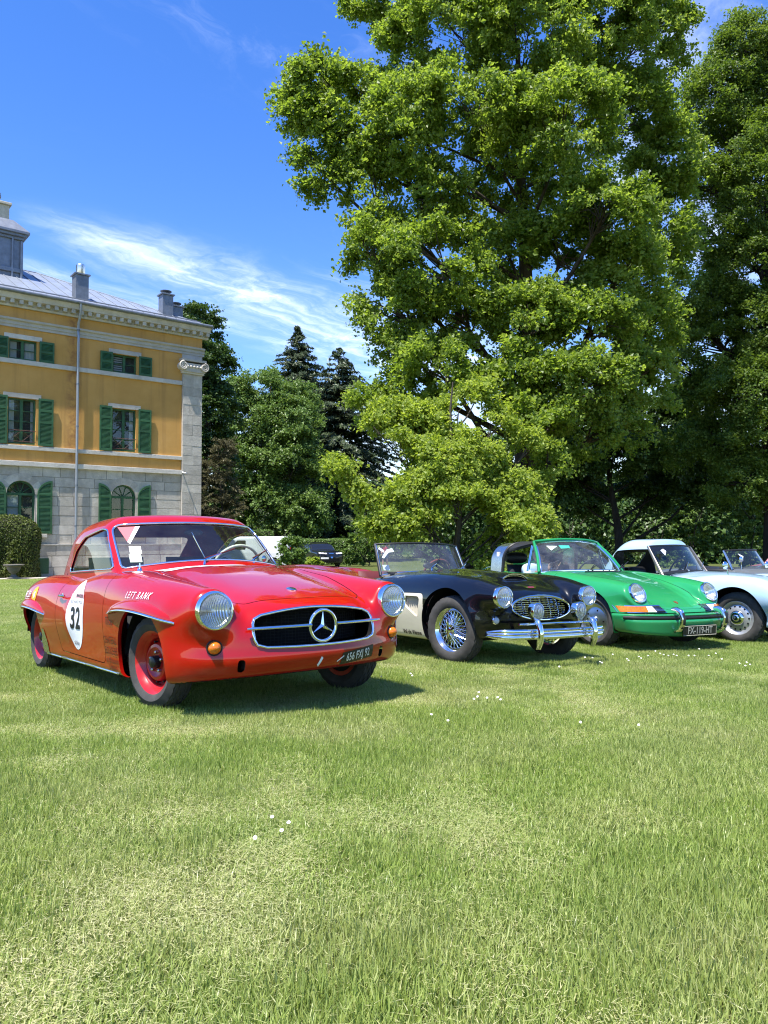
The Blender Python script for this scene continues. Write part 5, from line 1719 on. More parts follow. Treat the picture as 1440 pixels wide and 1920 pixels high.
# ------------------------------------------------------------------ manor house
def stucco():
    m = bpy.data.materials.new('ochre_stucco'); t = NT(m); b = t.b
    f = t.noise(0.7, 7, .62)
    base = t.ramp(f, [(.25, (.50, .265, .070)), (.55, (.59, .325, .095)), (.8, (.65, .38, .13))])
    streak = t.map(t.noise(1.0, 6, .6, stretch=(3.0, 1, .18)), .52, .75, 0, .55)
    base = t.mix(streak, base, (.33, .17, .06))
    # damp run beside the rain pipe
    sep = t.n('ShaderNodeSeparateXYZ'); t.link(t.pos(), sep.inputs[0])
    d = t.n('ShaderNodeMath', operation='ADD'); t.link(sep.outputs[0], d.inputs[0]); d.inputs[1].default_value = 5.80
    ab = t.n('ShaderNodeMath', operation='ABSOLUTE'); t.link(d.outputs[0], ab.inputs[0])
    mask = t.map(ab.outputs[0], .10, .42, 1, 0)
    br = t.map(t.noise(2.6, 6, .7), .42, .62, 0, .75)
    mu = t.n('ShaderNodeMath', operation='MULTIPLY'); t.link(mask, mu.inputs[0]); t.link(br, mu.inputs[1])
    base = t.mix(mu.outputs[0], base, (.27, .12, .055))
    t.link(base, b.inputs['Base Color']); b.inputs['Roughness'].default_value = .9
    b.inputs['Specular IOR Level'].default_value = .2
    t.bump(t.noise(22, 5, .6), .25, .01)
    return m
def stone_mat(name, lo, hi, sc=3.0):
    m = bpy.data.materials.new(name); t = NT(m); b = t.b
    oi = t.n('ShaderNodeObjectInfo')
    f = t.noise(sc, 8, .65)
    base = t.ramp(f, [(.25, lo), (.72, hi)])
    rnd = t.map(oi.outputs['Random'], 0, 1, .80, 1.12)
    hsv = t.n('ShaderNodeHueSaturation'); t.link(base, hsv.inputs['Color']); t.link(rnd, hsv.inputs['Value'])
    dark = t.map(t.noise(1.4, 8, .7, stretch=(1, 1, .35)), .55, .72, 0, .45)
    t.link(t.mix(dark, hsv.outputs[0], tuple(c * .55 for c in lo)), b.inputs['Base Color'])
    b.inputs['Roughness'].default_value = .92; b.inputs['Specular IOR Level'].default_value = .2
    t.bump(t.noise(14, 7, .7), .5, .02)
    return m
STUCCO = stucco()
STONE = stone_mat('grey_limestone', (.37, .335, .275), (.60, .55, .47))
TRIMST = stone_mat('pale_limestone', (.44, .40, .34), (.64, .60, .52), 2.0)
MORTAR = mat('mortar', (.40, .37, .32), .95, var=.2)
SHUT = mat('shutter_green', (.034, .105, .042), .5, var=.3, vscale=3, rvar=.1)
ROOFM = mat('zinc_roof', (.24, .27, .315), .42, .2, var=.12, vscale=1.5, rvar=.12)
ZINC = mat('zinc_sheet', (.20, .22, .25), .45, .5, var=.2, vscale=4)
PANE = mat('window_pane', (.010, .012, .014), .06, 0, spec=.8)
CURT = mat('net_curtain', (.55, .56, .55), .9)
HOUSE_ROT = math.atan2(.623, .782)
HC = Vector(((375 - 720) / FPX * 36, 36, 0.30))
def house():
    H = empty('manor_house', HC, HOUSE_ROT, label='three storey ochre manor house with green shutters, stone corner and grey metal roof', cat='house')
    cols = (-3.62, -7.81)
    XL = -14.0
    holes = []
    for c in cols: holes += [(c - .53, c + .53, 8.94, 9.76), (c - .53, c + .53, 5.50, 7.36)]
    def wall(name, x0, x1, z0, z1, m, hl, y=0.0, rev=.22):
        xs = sorted({x0, x1} | {v for h in hl for v in h[:2]}); zs = sorted({z0, z1} | {v for h in hl for v in h[2:]})
        g = G()
        for i in range(len(xs) - 1):
            for j in range(len(zs) - 1):
                cx, cz = (xs[i] + xs[i + 1]) / 2, (zs[j] + zs[j + 1]) / 2
                if any(h[0] < cx < h[1] and h[2] < cz < h[3] for h in hl): continue
                g.add([(xs[i], y, zs[j]), (xs[i + 1], y, zs[j]), (xs[i + 1], y, zs[j + 1]), (xs[i], y, zs[j + 1])], [(0, 1, 2, 3)])
        for a, b, c, d in hl:
            for q in ([(a, c), (a, d)], [(b, d), (b, c)], [(a, d), (b, d)], [(b, c), (a, c)]):
                (xa, za), (xb, zb) = q
                g.add([(xa, y, za), (xb, y, zb), (xb, y + rev, zb), (xa, y + rev, za)], [(0, 1, 2, 3)])
        return g.build(name, m, H, None)
    wall('ochre_wall', XL, -.96, 4.70, 11.2, STUCCO, holes)
    # the closed volume behind (end wall, back, inside)
    G().box(XL, -.02, .30, 12.0, 0, 11.3).build('inner_wall', mat('dark_room', (.05, .05, .05), .9), H)
    G().box(-.10, -.02, .02, 12.0, 0, 11.3).build('end_wall', STONE, H)
    # ---- ground floor ashlar
    sw = empty('stone_wall', parent=H)
    bk = G(); bk.add([(XL, .02, 0), (-.96, .02, 0), (-.96, .02, 1.86), (XL, .02, 1.86)], [(0, 1, 2, 3)])
    spring, rad = 3.47, .55
    def half(z): return rad if z <= spring else math.sqrt(max(0, rad * rad - (z - spring) ** 2))
    zz = [1.86] + list(np.linspace(spring, spring + rad, 9)) + [4.62]
    for j in range(len(zz) - 1):
        z0, z1 = zz[j], zz[j + 1]
        xl0 = xl1 = XL
        for c in sorted(cols):
            bk.add([(xl0, .02, z0), (c - half(z0), .02, z0), (c - half(z1), .02, z1), (xl1, .02, z1)], [(0, 1, 2, 3)])
            for s in (-1, 1):
                if half(z0) > 0: bk.add([(c + s * half(z0), .02, z0), (c + s * half(z1), .02, z1), (c + s * half(z1), .30, z1), (c + s * half(z0), .30, z0)], [(0, 1, 2, 3)])
            xl0, xl1 = c + half(z0), c + half(z1)
        bk.add([(xl0, .02, z0), (-.96, .02, z0), (-.96, .02, z1), (xl1, .02, z1)], [(0, 1, 2, 3)])
    bk.build('mortar_bed', MORTAR, sw, None)
    rr = random.Random(3)
    def block(parent, x0b, x1b, x0t, x1t, z0, z1, y, dep, name='stone', m=STONE, g=.004):
        if min(x1b - x0b, x1t - x0t) < .05: return
        y0 = y - dep - rr.uniform(0, .010)
        e = .006
        f = [(x0b + g, y, z0 + g), (x1b - g, y, z0 + g), (x1t - g, y, z1 - g), (x0t + g, y, z1 - g)]
        fr = [(f[0][0] + e, y0, f[0][2] + e), (f[1][0] - e, y0, f[1][2] + e), (f[2][0] - e, y0, f[2][2] - e), (f[3][0] + e, y0, f[3][2] - e)]
        G().add(f + fr, [(4, 5, 6, 7), (0, 1, 5, 4), (1, 2, 6, 5), (2, 3, 7, 6), (3, 0, 4, 7)]).build(name, m, parent, None)
    courses = np.linspace(1.42, 4.61, 9)
    XV = -9.6                                          # blocks as far as the picture shows the wall
    for j in range(8):
        z0, z1 = courses[j], courses[j + 1]
        segs = []; l0 = l1 = XV
        for c in sorted(cols):
            lo = z0 >= 1.86 or z1 > 1.86
            h0, h1 = (half(z0), half(z1)) if lo else (0, 0)
            if h0 <= 0 and h1 <= 0: continue
            segs.append((l0, l1, c - h0 - .06, c - h1 - .06)); l0, l1 = c + h0 + .06, c + h1 + .06
        segs.append((l0, l1, -.96, -.96))
        for a0, a1, b0, b1 in segs:
            n = max(1, round((min(b0, b1) - max(a0, a1)) / rr.uniform(.7, .95)))
            cuts = [k / n for k in range(n + 1)]
            for k in range(1, n): cuts[k] += rr.uniform(-.18, .18) / n
            for k in range(n):
                t0, t1 = cuts[k], cuts[k + 1]
                xm0, xm1 = max(a0, a1), min(b0, b1)
                L = lambda t, a, b: a if t == 0 else (b if t == 1 else xm0 + (xm1 - xm0) * t)
                block(sw, L(t0, a0, b0), L(t1, a0, b0), L(t0, a1, b1), L(t1, a1, b1), z0, z1, .02, .025)
    pz = [0.0, .48, .94, 1.38]
    for j in range(3):
        x = XV
        while x < -.97:
            w = rr.uniform(.8, 1.3); x1 = min(x + w, -.96)
            if -.96 - x1 < .4: x1 = -.96
            block(sw, x, x1, x, x1, pz[j], pz[j + 1], .02, .10); x = x1
    G().box(XL, -.96, -.115, .02, 1.38, 1.43).build('plinth_ledge', TRIMST, H)
    gv = empty('cellar_grille', parent=H)
    G().box(-7.14, -6.72, -.105, -.088, .22, .85).build('grille_frame', SHUT, gv)
    o = G()
    for z in np.arange(.28, .82, .055): o.box(-7.10, -6.76, -.12, -.10, z, z + .03)
    o = o.build('grille_slats', SHUT, gv); o['kind'] = 'stuff'
    # arch rings
    for c in cols:
        ar = empty('window_arch', parent=H); n = 9
        for k in range(n):
            a0, a1 = PI * k / n, PI * (k + 1) / n
            P = [(c + r * math.cos(a), spring + r * math.sin(a)) for r, a in ((rad, a0), (rad + .30, a0), (rad + .30, a1), (rad, a1))]
            G().prism(P, -.022, .02, lambda u, v, h: (u, h, v)).build('voussoir', STONE, ar, None)
    # ---- pilaster with scroll capital
    pil = empty('pilaster', parent=H)
    z = 0.0
    while z < 9.25:
        h = rr.uniform(.40, .52); z1 = min(z + h, 9.30)
        if 9.30 - z1 < .2: z1 = 9.30
        if rr.random() < .45:
            xm = -.5 + rr.uniform(-.15, .15)
            block(pil, -.96, xm, -.96, xm, z, z1, .02, .14); block(pil, xm, 0, xm, 0, z, z1, .02, .14)
        else: block(pil, -.96, 0, -.96, 0, z, z1, .02, .14)
        z = z1
    G().box(-.955, -.005, -.115, 0.02, 0, 9.3).build('pilaster_core', MORTAR, pil)
    cap = empty('capital', parent=H)
    G().box(-1.02, .06, -.20, .1, 9.30, 9.38).build('astragal', TRIMST, cap)
    G().box(-1.05, .09, -.26, .1, 9.38, 9.78).build('echinus', TRIMST, cap)
    G().box(-1.10, .12, -.32, .1, 9.86, 9.97).build('abacus', TRIMST, cap)
    for x in (-1.0, .03):
        sg = 1 if x > -.5 else -1
        v = G()
        sp = [(x + sg * r_ * math.cos(a), -.33, 9.63 + r_ * math.sin(a)) for a, r_ in zip(np.linspace(PI / 2, PI / 2 - 4.5 * PI, 46), np.linspace(.20, .03, 46))]
        v.tube(sp, list(np.linspace(.042, .026, 46)), 8)
        v.lathe([(.195, 0), (.195, .38), (0, .38)], 24, axis_matrix((x, -.31, 9.63), (0, 1, 0)))
        v.lathe([(.195, 0), (0, -.004)], 24, axis_matrix((x, -.312, 9.63), (0, 1, 0)))
        v.build('volute', TRIMST, cap)
    eg = G()
    for x in np.linspace(-.80, -.16, 5): eg.lathe([(.0, -.05), (.06, -.03), (.07, .0), (.05, .05), (0, .07)], 10, axis_matrix((x, -.27, 9.62), (0, 0, 1), (1, 0, 0)))
    eg.build('egg_moulding', TRIMST, cap)
    # ---- bands and cornice
    def band(name, z0, z1, out, m=TRIMST, x1=-.96): return G().box(XL, x1, -out, .02, z0, z1).build(name, m, H, None, .012)
    band('sill_band', 8.74, 8.93, .10); band('sill_band', 5.27, 5.44, .10); band('string_course', 4.60, 4.80, .13)
    def profile(name, prof, m, x1):
        return G().prism(prof, XL, x1, lambda u, v, h: (h, u, v)).build(name, m, H, 30)
    profile('architrave', [(.02, 10.22), (-.06, 10.22), (-.06, 10.33), (-.09, 10.34), (-.09, 10.46), (-.16, 10.50), (-.17, 10.58), (.02, 10.60)], TRIMST, .12)
    G().box(-.96, .02, -.04, .02, 9.97, 10.22).build('pilaster_head', TRIMST, H)
    G().box(-.97, .02, -.035, .02, 10.60, 11.2).build('frieze_end', STUCCO, H)
    profile('cornice', [(.02, 11.04), (-.10, 11.04), (-.12, 11.12), (-.10, 11.14), (-.10, 11.30), (-.34, 11.32), (-.36, 11.42), (-.42, 11.50), (-.42, 11.56), (.02, 11.56)], TRIMST, .30)
    for x in np.arange(-9.4, .25, .34):
        G().box(x, x + .15, -.31, -.08, 11.15, 11.31).build('modillion', TRIMST, H, None)
    G().tube([(XL, -.46, 11.60), (.34, -.46, 11.60)], .075, 10).build('gutter', ZINC, H)
    # ---- roof
    tp = .47; ov = .40; ze = 11.58
    kr = 6.3; zr = ze + kr * tp
    P = [(ov, -ov, ze), (XL, -ov, ze), (XL, -ov + kr, zr), (ov - kr, -ov + kr, zr), (ov, 12.4, ze), (XL, 12.4, ze), (ov, -ov, ze - .10), (XL, -ov, ze - .10), (ov, 12.4, ze - .10), (XL, 12.4, ze - .10)]
    rf = G().add(P, [(1, 0, 3, 2), (0, 4, 3), (4, 5, 2, 3), (1, 7, 6, 0), (0, 6, 8, 4), (7, 9, 8, 6)]).build('roof', ROOFM, H, None)
    for x in np.arange(-13.6, .35, .52):
        k = min(kr, ov - x)
        if k > .15: G().tube([(x, -ov + .01, ze + .022), (x, -ov + k - .02, ze + .022 + (k - .02) * tp)], .018, 4).build('roof_seam', ROOFM, rf)
    G().tube([P[0], P[3]], .05, 6).build('hip_cap', ROOFM, rf); G().tube([P[3], P[2]], .05, 6).build('ridge_cap', ROOFM, rf)
    for k in (.35, .50): G().tube([(XL, -ov + k, ze + k * tp + .10), (ov - k - .1, -ov + k, ze + k * tp + .10)], .016, 5).build('snow_rail', ZINC, rf)
    rz = lambda x, y: ze + min(y + ov, ov - x) * tp
    def chimney(x, y, w, h, kind):
        ch = empty('chimney', parent=H); zb = rz(x, y) - .3
        G().box(x - w / 2, x + w / 2, y - w / 2, y + w / 2, zb, zb + h).build('shaft', ZINC, ch, None, .01)
        G().box(x - w / 2 - .06, x + w / 2 + .06, y - w / 2 - .06, y + w / 2 + .06, zb + h, zb + h + .06).build('cap', ZINC, ch, None)
        M = Matrix.Translation((x, y, zb + h + .06))
        if kind: G().lathe([(.17, 0), (.19, .04), (.19, .42), (.16, .46), (0, .46)], 20, M).build('cowl', mat('bright_steel', (.7, .7, .7), .3, 1), ch)
        else:
            c_ = G(); c_.lathe([(.08, 0), (.08, .12), (.26, .14), (.27, .17), (.05, .24), (0, .24)], 18, M); c_.build('cowl', ZINC, ch)
    chimney(-5.35, .75, .55, 1.28, True)
    chimney(-1.35, 1.0, .52, 1.15, False)
    chimney(-.60, 1.6, .52, 1.05, False)
    # ---- roof lantern with chimney
    lt = empty('roof_lantern', parent=H)
    x1, y0 = -7.18, 3.4
    G().box(XL, x1, y0, y0 + 5, 13.2, 15.1).build('lantern_wall', ZINC, lt, None)
    G().box(XL, x1 + .10, y0 - .10, y0 + 5.1, 13.55, 13.75).build('lantern_base', ZINC, lt, None, .02)
    for k, (a, b) in enumerate(((.10, 15.05), (.22, 15.17), (.32, 15.28))): G().box(XL, x1 + a, y0 - a, y0 + 5 + a, b, b + .13).build('lantern_cornice', ZINC, lt, None, .02)
    G().add([(XL, y0 - .30, 15.41), (x1 + .30, y0 - .30, 15.41), (x1 + .30, y0 + 5.3, 15.41), (XL, y0 + 5.3, 15.41), (XL, y0 + .25, 16.0), (x1 - .25, y0 + .25, 16.0), (x1 - .25, y0 + 4.75, 16.0), (XL, y0 + 4.75, 16.0)], [(0, 1, 5, 4), (1, 2, 6, 5), (2, 3, 7, 6), (4, 5, 6, 7)]).build('lantern_roof', ZINC, lt, None)
    G().tube([(x1 + .03, y0 - .04, 13.3), (x1 + .03, y0 - .04, 15.0)], .07, 8).build('corner_moulding', ZINC, lt)
    G().tube([(x1 - .35, y0 - .06, 13.0), (x1 - .35, y0 - .06, 15.2)], .05, 8).build('lantern_pipe', ZINC, lt)
    ar = [(x1 - 2.1 + .75 * math.cos(a), 13.7 + .75 * math.sin(a)) for a in np.linspace(0, PI, 19)]
    G().add([(u, y0 - .012, v) for u, v in ar], [tuple(range(19))]).build('lantern_window', PANE, lt, None)
    G().tube([(u, y0 - .02, v) for u, v in ar], .07, 8).build('lantern_arch', SHUT, lt)
    cs = empty('chimney_stack', parent=H)
    CREAM = mat('cream_render', (.52, .47, .36), .85, var=.15)
    G().box(x1 - 1.05, x1 - .38, y0 + .5, y0 + 1.4, 15.8, 16.72).build('shaft', CREAM, cs, None, .02)
    G().box(x1 - 1.14, x1 - .29, y0 + .41, y0 + 1.49, 16.72, 16.84).build('cap', CREAM, cs, None, .02)
    G().lathe([(.15, 0), (.20, .06), (.16, .14), (.15, .22), (.21, .30), (.21, .42), (.15, .46), (.19, .50), (0, .52)], 18, Matrix.Translation((x1 - .85, y0 + .95, 16.84))).build('chimney_pot', ZINC, cs)
    for dx in (-1.35, -1.75): G().tube([(x1 + dx, y0 + .6, 15.9), (x1 + dx * .93, y0 + .6, 16.8)], .022, 6).build('stay_rod', ZINC, cs)
    G().tube([(x1 - 2.2, y0 + .6, 16.95), (x1 - 1.1, y0 + .6, 16.75)], .022, 6).build('stay_rod', ZINC, cs)
    G().tube([(x1 - 2.2, y0 + .6, 15.95), (x1 - 1.1, y0 + .6, 15.98)], .022, 6).build('stay_rod', ZINC, cs)
    # ---- rain pipe
    G().tube([(-5.68, -.46, 11.58), (-5.68, -.44, 11.2), (-5.68, -.14, 10.75), (-5.68, -.13, 10.4), (-5.68, -.20, 10.2), (-5.68, -.16, 9.9), (-5.68, -.16, .2)], .055, 10).build('rain_pipe', mat('zinc_pipe', (.33, .35, .38), .4, .5), H)
    for z in (10.5, 8.2, 6.4, 3.9, 2.2): G().lathe([(.066, -.03), (.066, .03)], 12, Matrix.Translation((-5.68, -.16, z))).build('pipe_clip', ZINC, H)
    G().tube([(-.95, -.10, 4.72), (-.93, -.30, 4.66), (-.90, -.42, 4.66)], .03, 8).build('wall_lamp', WHITEP, H)
    # ---- windows and shutters
    def casement(c, z0, z1, rows, curtain=None, blind=False):
        w = empty('window', parent=H)
        yb = .16; hw = .53
        fr = G()
        for x0, x1_ in ((c - hw, c - hw + .065), (c + hw - .065, c + hw), (c - .055, c + .055)): fr.box(x0, x1_, yb - .05, yb + .02, z0, z1)
        fr.box(c - hw, c + hw, yb - .049, yb + .019, z1 - .07, z1); fr.box(c - hw, c + hw, yb - .049, yb + .019, z0, z0 + .08)
        fr.build('window_frame', SHUT, w, None)
        for s in (-1, 1):
            xa, xb = (c - hw + .065, c - .055) if s < 0 else (c + .055, c + hw - .065)
            for k in range(rows):
                za = z0 + .08 + (z1 - z0 - .15) * k / rows; zb = z0 + .08 + (z1 - z0 - .15) * (k + 1) / rows
                G().add([(xa, yb, za), (xb, yb, za), (xb, yb, zb), (xa, yb, zb)], [(0, 1, 2, 3)]).build('pane', PANE2, w, None)
                if k: G().box(xa, xb, yb - .03, yb + .01, za - .014, za + .014).build('glazing_bar', SHUT, w, None)
        if curtain:
            for xa, xb in curtain:
                n = 14
                G().add([(c + xa + (xb - xa) * i / n, yb + .05 + .012 * (i % 2), z) for z in (z0 + .05, z1 - .03) for i in range(n + 1)], [(i, i + 1, n + 2 + i, n + 1 + i) for i in range(n)]).build('curtain', CURT, w, None)
        if blind:
            for k in range(7):
                za = z0 + .12 + k * .09
                G().box(c - hw + .06, c - .06, yb + .03, yb + .05, za, za + .055).build('blind_slat', mat('blind_white', (.45, .46, .47), .7), w, None)
        G().box(c - .72, c + .72, -.045, .02, z1 + .01, z1 + .20).build('lintel', TRIMST, w, None, .01)
        return w
    PANE2 = glass_mat('pane_glass', (.75, .80, .80), 1.0, .02)
    def shutter(x0, x1_, z0, z1, arch=0, ang=0):
        s = empty('shutter', parent=H)
        yb = -.11; t = .045
        f = G()
        ztop = lambda x: z1
        if arch:
            # outer edge tall: arch = +1 rises towards x1, -1 towards x0
            r = x1_ - x0
            def ztop(x):
                u = (x1_ - x) / r if arch > 0 else (x - x0) / r
                return z1 - r + r * math.sqrt(max(0, 1 - u * u))
        n = 10
        def col(xa, xb):
            xs = np.linspace(xa, xb, 5)
            P = [(x, z0) for x in xs] + [(x, ztop(x)) for x in xs[::-1]]
            f.prism(P, yb, yb + t, lambda u, v, h: (u, h, v))
        col(x0, x0 + .07); col(x1_ - .07, x1_)
        zr_ = [z0, z0 + (z1 - z0) * .5 - .05] + ([z0 + (z1 - z0) * .72] if z1 - z0 > 1.5 else [])
        for z in zr_: f.box(x0 + .07, x1_ - .07, yb + .001, yb + t - .001, z, z + .09)
        xs = np.linspace(x0, x1_, 13)
        P = [(x, ztop(x)) for x in xs] + [(x, ztop(x) - .09) for x in xs[::-1]]
        f.prism(P, yb - .001, yb + t + .001, lambda u, v, h: (u, h, v))
        f.build('shutter_frame', SHUT, s, None)
        l = G(); z = z0 + .10
        while z < z1 - .11:
            xa, xb = x0 + .07, x1_ - .07
            if arch:
                sel = [x for x in np.linspace(xa, xb, 12) if ztop(x) - .10 > z + .05]
                if len(sel) < 2: break
                xa, xb = min(sel), max(sel)
            if not any(q - .045 < z < q + .09 for q in zr_):
                l.add([(xa, yb + .006, z), (xb, yb + .006, z), (xb, yb + .038, z + .040), (xa, yb + .038, z + .040)], [(0, 1, 2, 3)])
                l.add([(xa, yb + .006, z), (xb, yb + .006, z), (xb, yb + .006, z - .008), (xa, yb + .006, z - .008)], [(3, 2, 1, 0)])
            z += .052
        o = l.build('louvres', SHUT, s, None); o['kind'] = 'stuff'
        G().add([(x0 + .05, yb + t - .002, z0), (x1_ - .05, yb + t - .002, z0), (x1_ - .05, yb + t - .002, ztop(x1_ - .05) - .02), (x0 + .05, yb + t - .002, ztop(x0 + .05) - .02)], [(0, 1, 2, 3)]).build('shutter_back', SHUT, s, None)
    for i, c in enumerate(cols):
        casement(c, 8.94, 9.76, 2, [(-.46, -.2), (.1, .46)] if i else None, blind=(i == 0))
        casement(c, 5.50, 7.36, 4, [(-.46, -.26), (.36, .46)] if i else [(.28, .46)])
        for z0, z1 in ((8.93, 9.79), (5.47, 7.42)):
            shutter(c - 1.10, c - .57, z0, z1); shutter(c + .61, c + 1.19, z0, z1)
        shutter(c - 1.10, c - .57, 1.86, 4.04, -1); shutter(c + .61, c + 1.19, 1.86, 4.04, 1)
        G().box(c - 1.0, c + 1.0, -.14, .02, 1.70, 1.85).build('window_sill', TRIMST, H, None, .01)
        rl = G(); rl.tube([(c - .52, -.03, 6.05), (c + .52, -.03, 6.05)], .014, 6); rl.tube([(c - .52, -.03, 5.60), (c + .52, -.03, 5.60)], .012, 6)
        for s in (-1, 1):
            for xa in (-.5, 0): rl.tube([(c + xa, -.03, 5.60 if s > 0 else 6.05), (c + xa + .5, -.03, 6.05 if s > 0 else 5.60)], .008, 5)
        rl.build('balcony_rail', mat('rusty_iron', (.10, .05, .035), .7), H)
        # arched window
        w = empty('arched_window', parent=H); yb = .16; hw = rad
        fr = G()
        n = 24; A = np.linspace(0, PI, n + 1)
        for k in range(n):
            a0, a1 = A[k], A[k + 1]
            P = [(c + r * math.cos(a), spring + r * math.sin(a)) for r, a in ((hw - .075, a0), (hw, a0), (hw, a1), (hw - .075, a1))]
            fr.prism(P, yb - .05, yb + .02, lambda u, v, h: (u, h, v))
        for x0, x1_ in ((c - hw, c - hw + .075), (c + hw - .075, c + hw), (c - .05, c + .05)): fr.box(x0, x1_, yb - .05, yb + .02, 1.86, spring)
        fr.box(c - hw, c + hw, yb - .055, yb + .022, spring - .05, spring + .05); fr.box(c - hw, c + hw, yb - .055, yb + .022, 1.86, 1.98)
        for a in (R(36), R(72), R(108), R(144)):
            fr.tube([(c, yb - .02, spring), (c + (hw - .05) * math.cos(a), yb - .02, spring + (hw - .05) * math.sin(a))], .018, 4)
        fr.build('window_frame', SHUT, w, None)
        for k in range(5):
            a0, a1 = PI * k / 5, PI * (k + 1) / 5
            G().add([(c, yb, spring)] + [(c + (hw - .06) * math.cos(a), yb, spring + (hw - .06) * math.sin(a)) for a in np.linspace(a0, a1, 5)], [(0, 1, 2, 3, 4, 5)]).build('pane', PANE2, w, None)
        for s in (-1, 1):
            xa, xb = (c - hw + .075, c - .05) if s < 0 else (c + .05, c + hw - .075)
            for k in range(3):
                za = 1.98 + (spring - 2.03) * k / 3; zb = 1.98 + (spring - 2.03) * (k + 1) / 3
                G().add([(xa, yb, za), (xb, yb, za), (xb, yb, zb), (xa, yb, zb)], [(0, 1, 2, 3)]).build('pane', PANE2, w, None)
                if k: G().box(xa, xb, yb - .03, yb + .01, za - .014, za + .014).build('glazing_bar', SHUT, w, None)
        if i:
            G().add([(c - hw + .08, yb + .05, 1.95), (c - .06, yb + .05, 1.95), (c - .06, yb + .05, spring - .05), (c - hw + .08, yb + .05, spring - .05)], [(0, 1, 2, 3)]).build('curtain', CURT, w, None)
    return H
house()
# ------------------------------------------------------------------ trees
def leaf_mat(name, dark, mid, light, trans=.35, gloss=.35):
    m = bpy.data.materials.new(name); t = NT(m); b = t.b
    at = t.n('ShaderNodeAttribute'); at.attribute_name = 'tint'
    ai = t.n('ShaderNodeAttribute'); ai.attribute_name = 'ct'; ai.attribute_type = 'INSTANCER'
    sm = t.n('ShaderNodeMath', operation='ADD'); t.link(at.outputs['Fac'], sm.inputs[0]); t.link(ai.outputs['Fac'], sm.inputs[1])
    col = t.ramp(sm.outputs[0], [(0, dark), (.5, mid), (1, light)])
    t.link(col, b.inputs['Base Color']); b.inputs['Roughness'].default_value = .42
    b.inputs['Specular IOR Level'].default_value = gloss
    tl = t.n('ShaderNodeBsdfTranslucent')
    hs = t.n('ShaderNodeHueSaturation'); hs.inputs['Hue'].default_value = .492; hs.inputs['Saturation'].default_value = 1.1; hs.inputs['Value'].default_value = 1.35
    t.link(col, hs.inputs['Color']); t.link(hs.outputs[0], tl.inputs[0])
    mx = t.n('ShaderNodeMixShader'); mx.inputs[0].default_value = trans
    t.link(b.outputs[0], mx.inputs[1]); t.link(tl.outputs[0], mx.inputs[2]); t.link(mx.outputs[0], t.out.inputs[0])
    MATS[name] = m
    return m
def bark_mat(name, lo, hi):
    m = bpy.data.materials.new(name); t = NT(m); b = t.b
    f = t.noise(5, 8, .7, stretch=(1, 1, .25))
    t.link(t.ramp(f, [(.3, lo), (.7, hi)]), b.inputs['Base Color'])
    b.inputs['Roughness'].default_value = .95; b.inputs['Specular IOR Level'].default_value = .15
    t.bump(t.noise(9, 6, .7, stretch=(1, 1, .2)), .8, .04)
    return m
BARK = bark_mat('bark', (.035, .028, .022), (.10, .085, .07))
BARKD = bark_mat('dark_bark', (.015, .013, .011), (.045, .038, .032))

def leaf_cloud(P, Nrm, size, tint, aspect=.8, fold=.25, jitter=.35, down=.5, rg=rng):
    """one folded leaf per point: base, two sides, tip"""
    n = len(P)
    Nrm = Nrm / np.linalg.norm(Nrm, axis=1)[:, None]
    r = rg.normal(size=(n, 3)); r[:, 2] -= down
    t = r - (r * Nrm).sum(1)[:, None] * Nrm
    t /= np.maximum(np.linalg.norm(t, axis=1), 1e-6)[:, None]
    b = np.cross(Nrm, t)
    L = size * (1 + jitter * rg.uniform(-1, 1, n)); W = L * aspect
    L = L[:, None]; W = W[:, None]
    v0 = P - t * L * .5
    v2 = P + t * L * .5 - Nrm * L * .12
    v1 = P + b * W * .5 + Nrm * W * fold * .5 - t * L * .05
    v3 = P - b * W * .5 + Nrm * W * fold * .5 - t * L * .05
    V = np.stack([v0, v1, v2, v3], 1).reshape(-1, 3)
    F = np.arange(4 * n).reshape(n, 4)
    return V, F, np.repeat(tint, 4)

def leaf_object(name, parts, m, parent):
    V = np.concatenate([p[0] for p in parts]); T = np.concatenate([p[2] for p in parts])
    F = []; o = 0
    for p in parts: F.append(p[1] + o); o += len(p[0])
    me = np_mesh(name, V, np.concatenate(F), False)
    a = me.attributes.new('tint', 'FLOAT', 'POINT'); a.data.foreach_set('value', np.ascontiguousarray(T, np.float32))
    return link_mesh(name, me, m, parent)

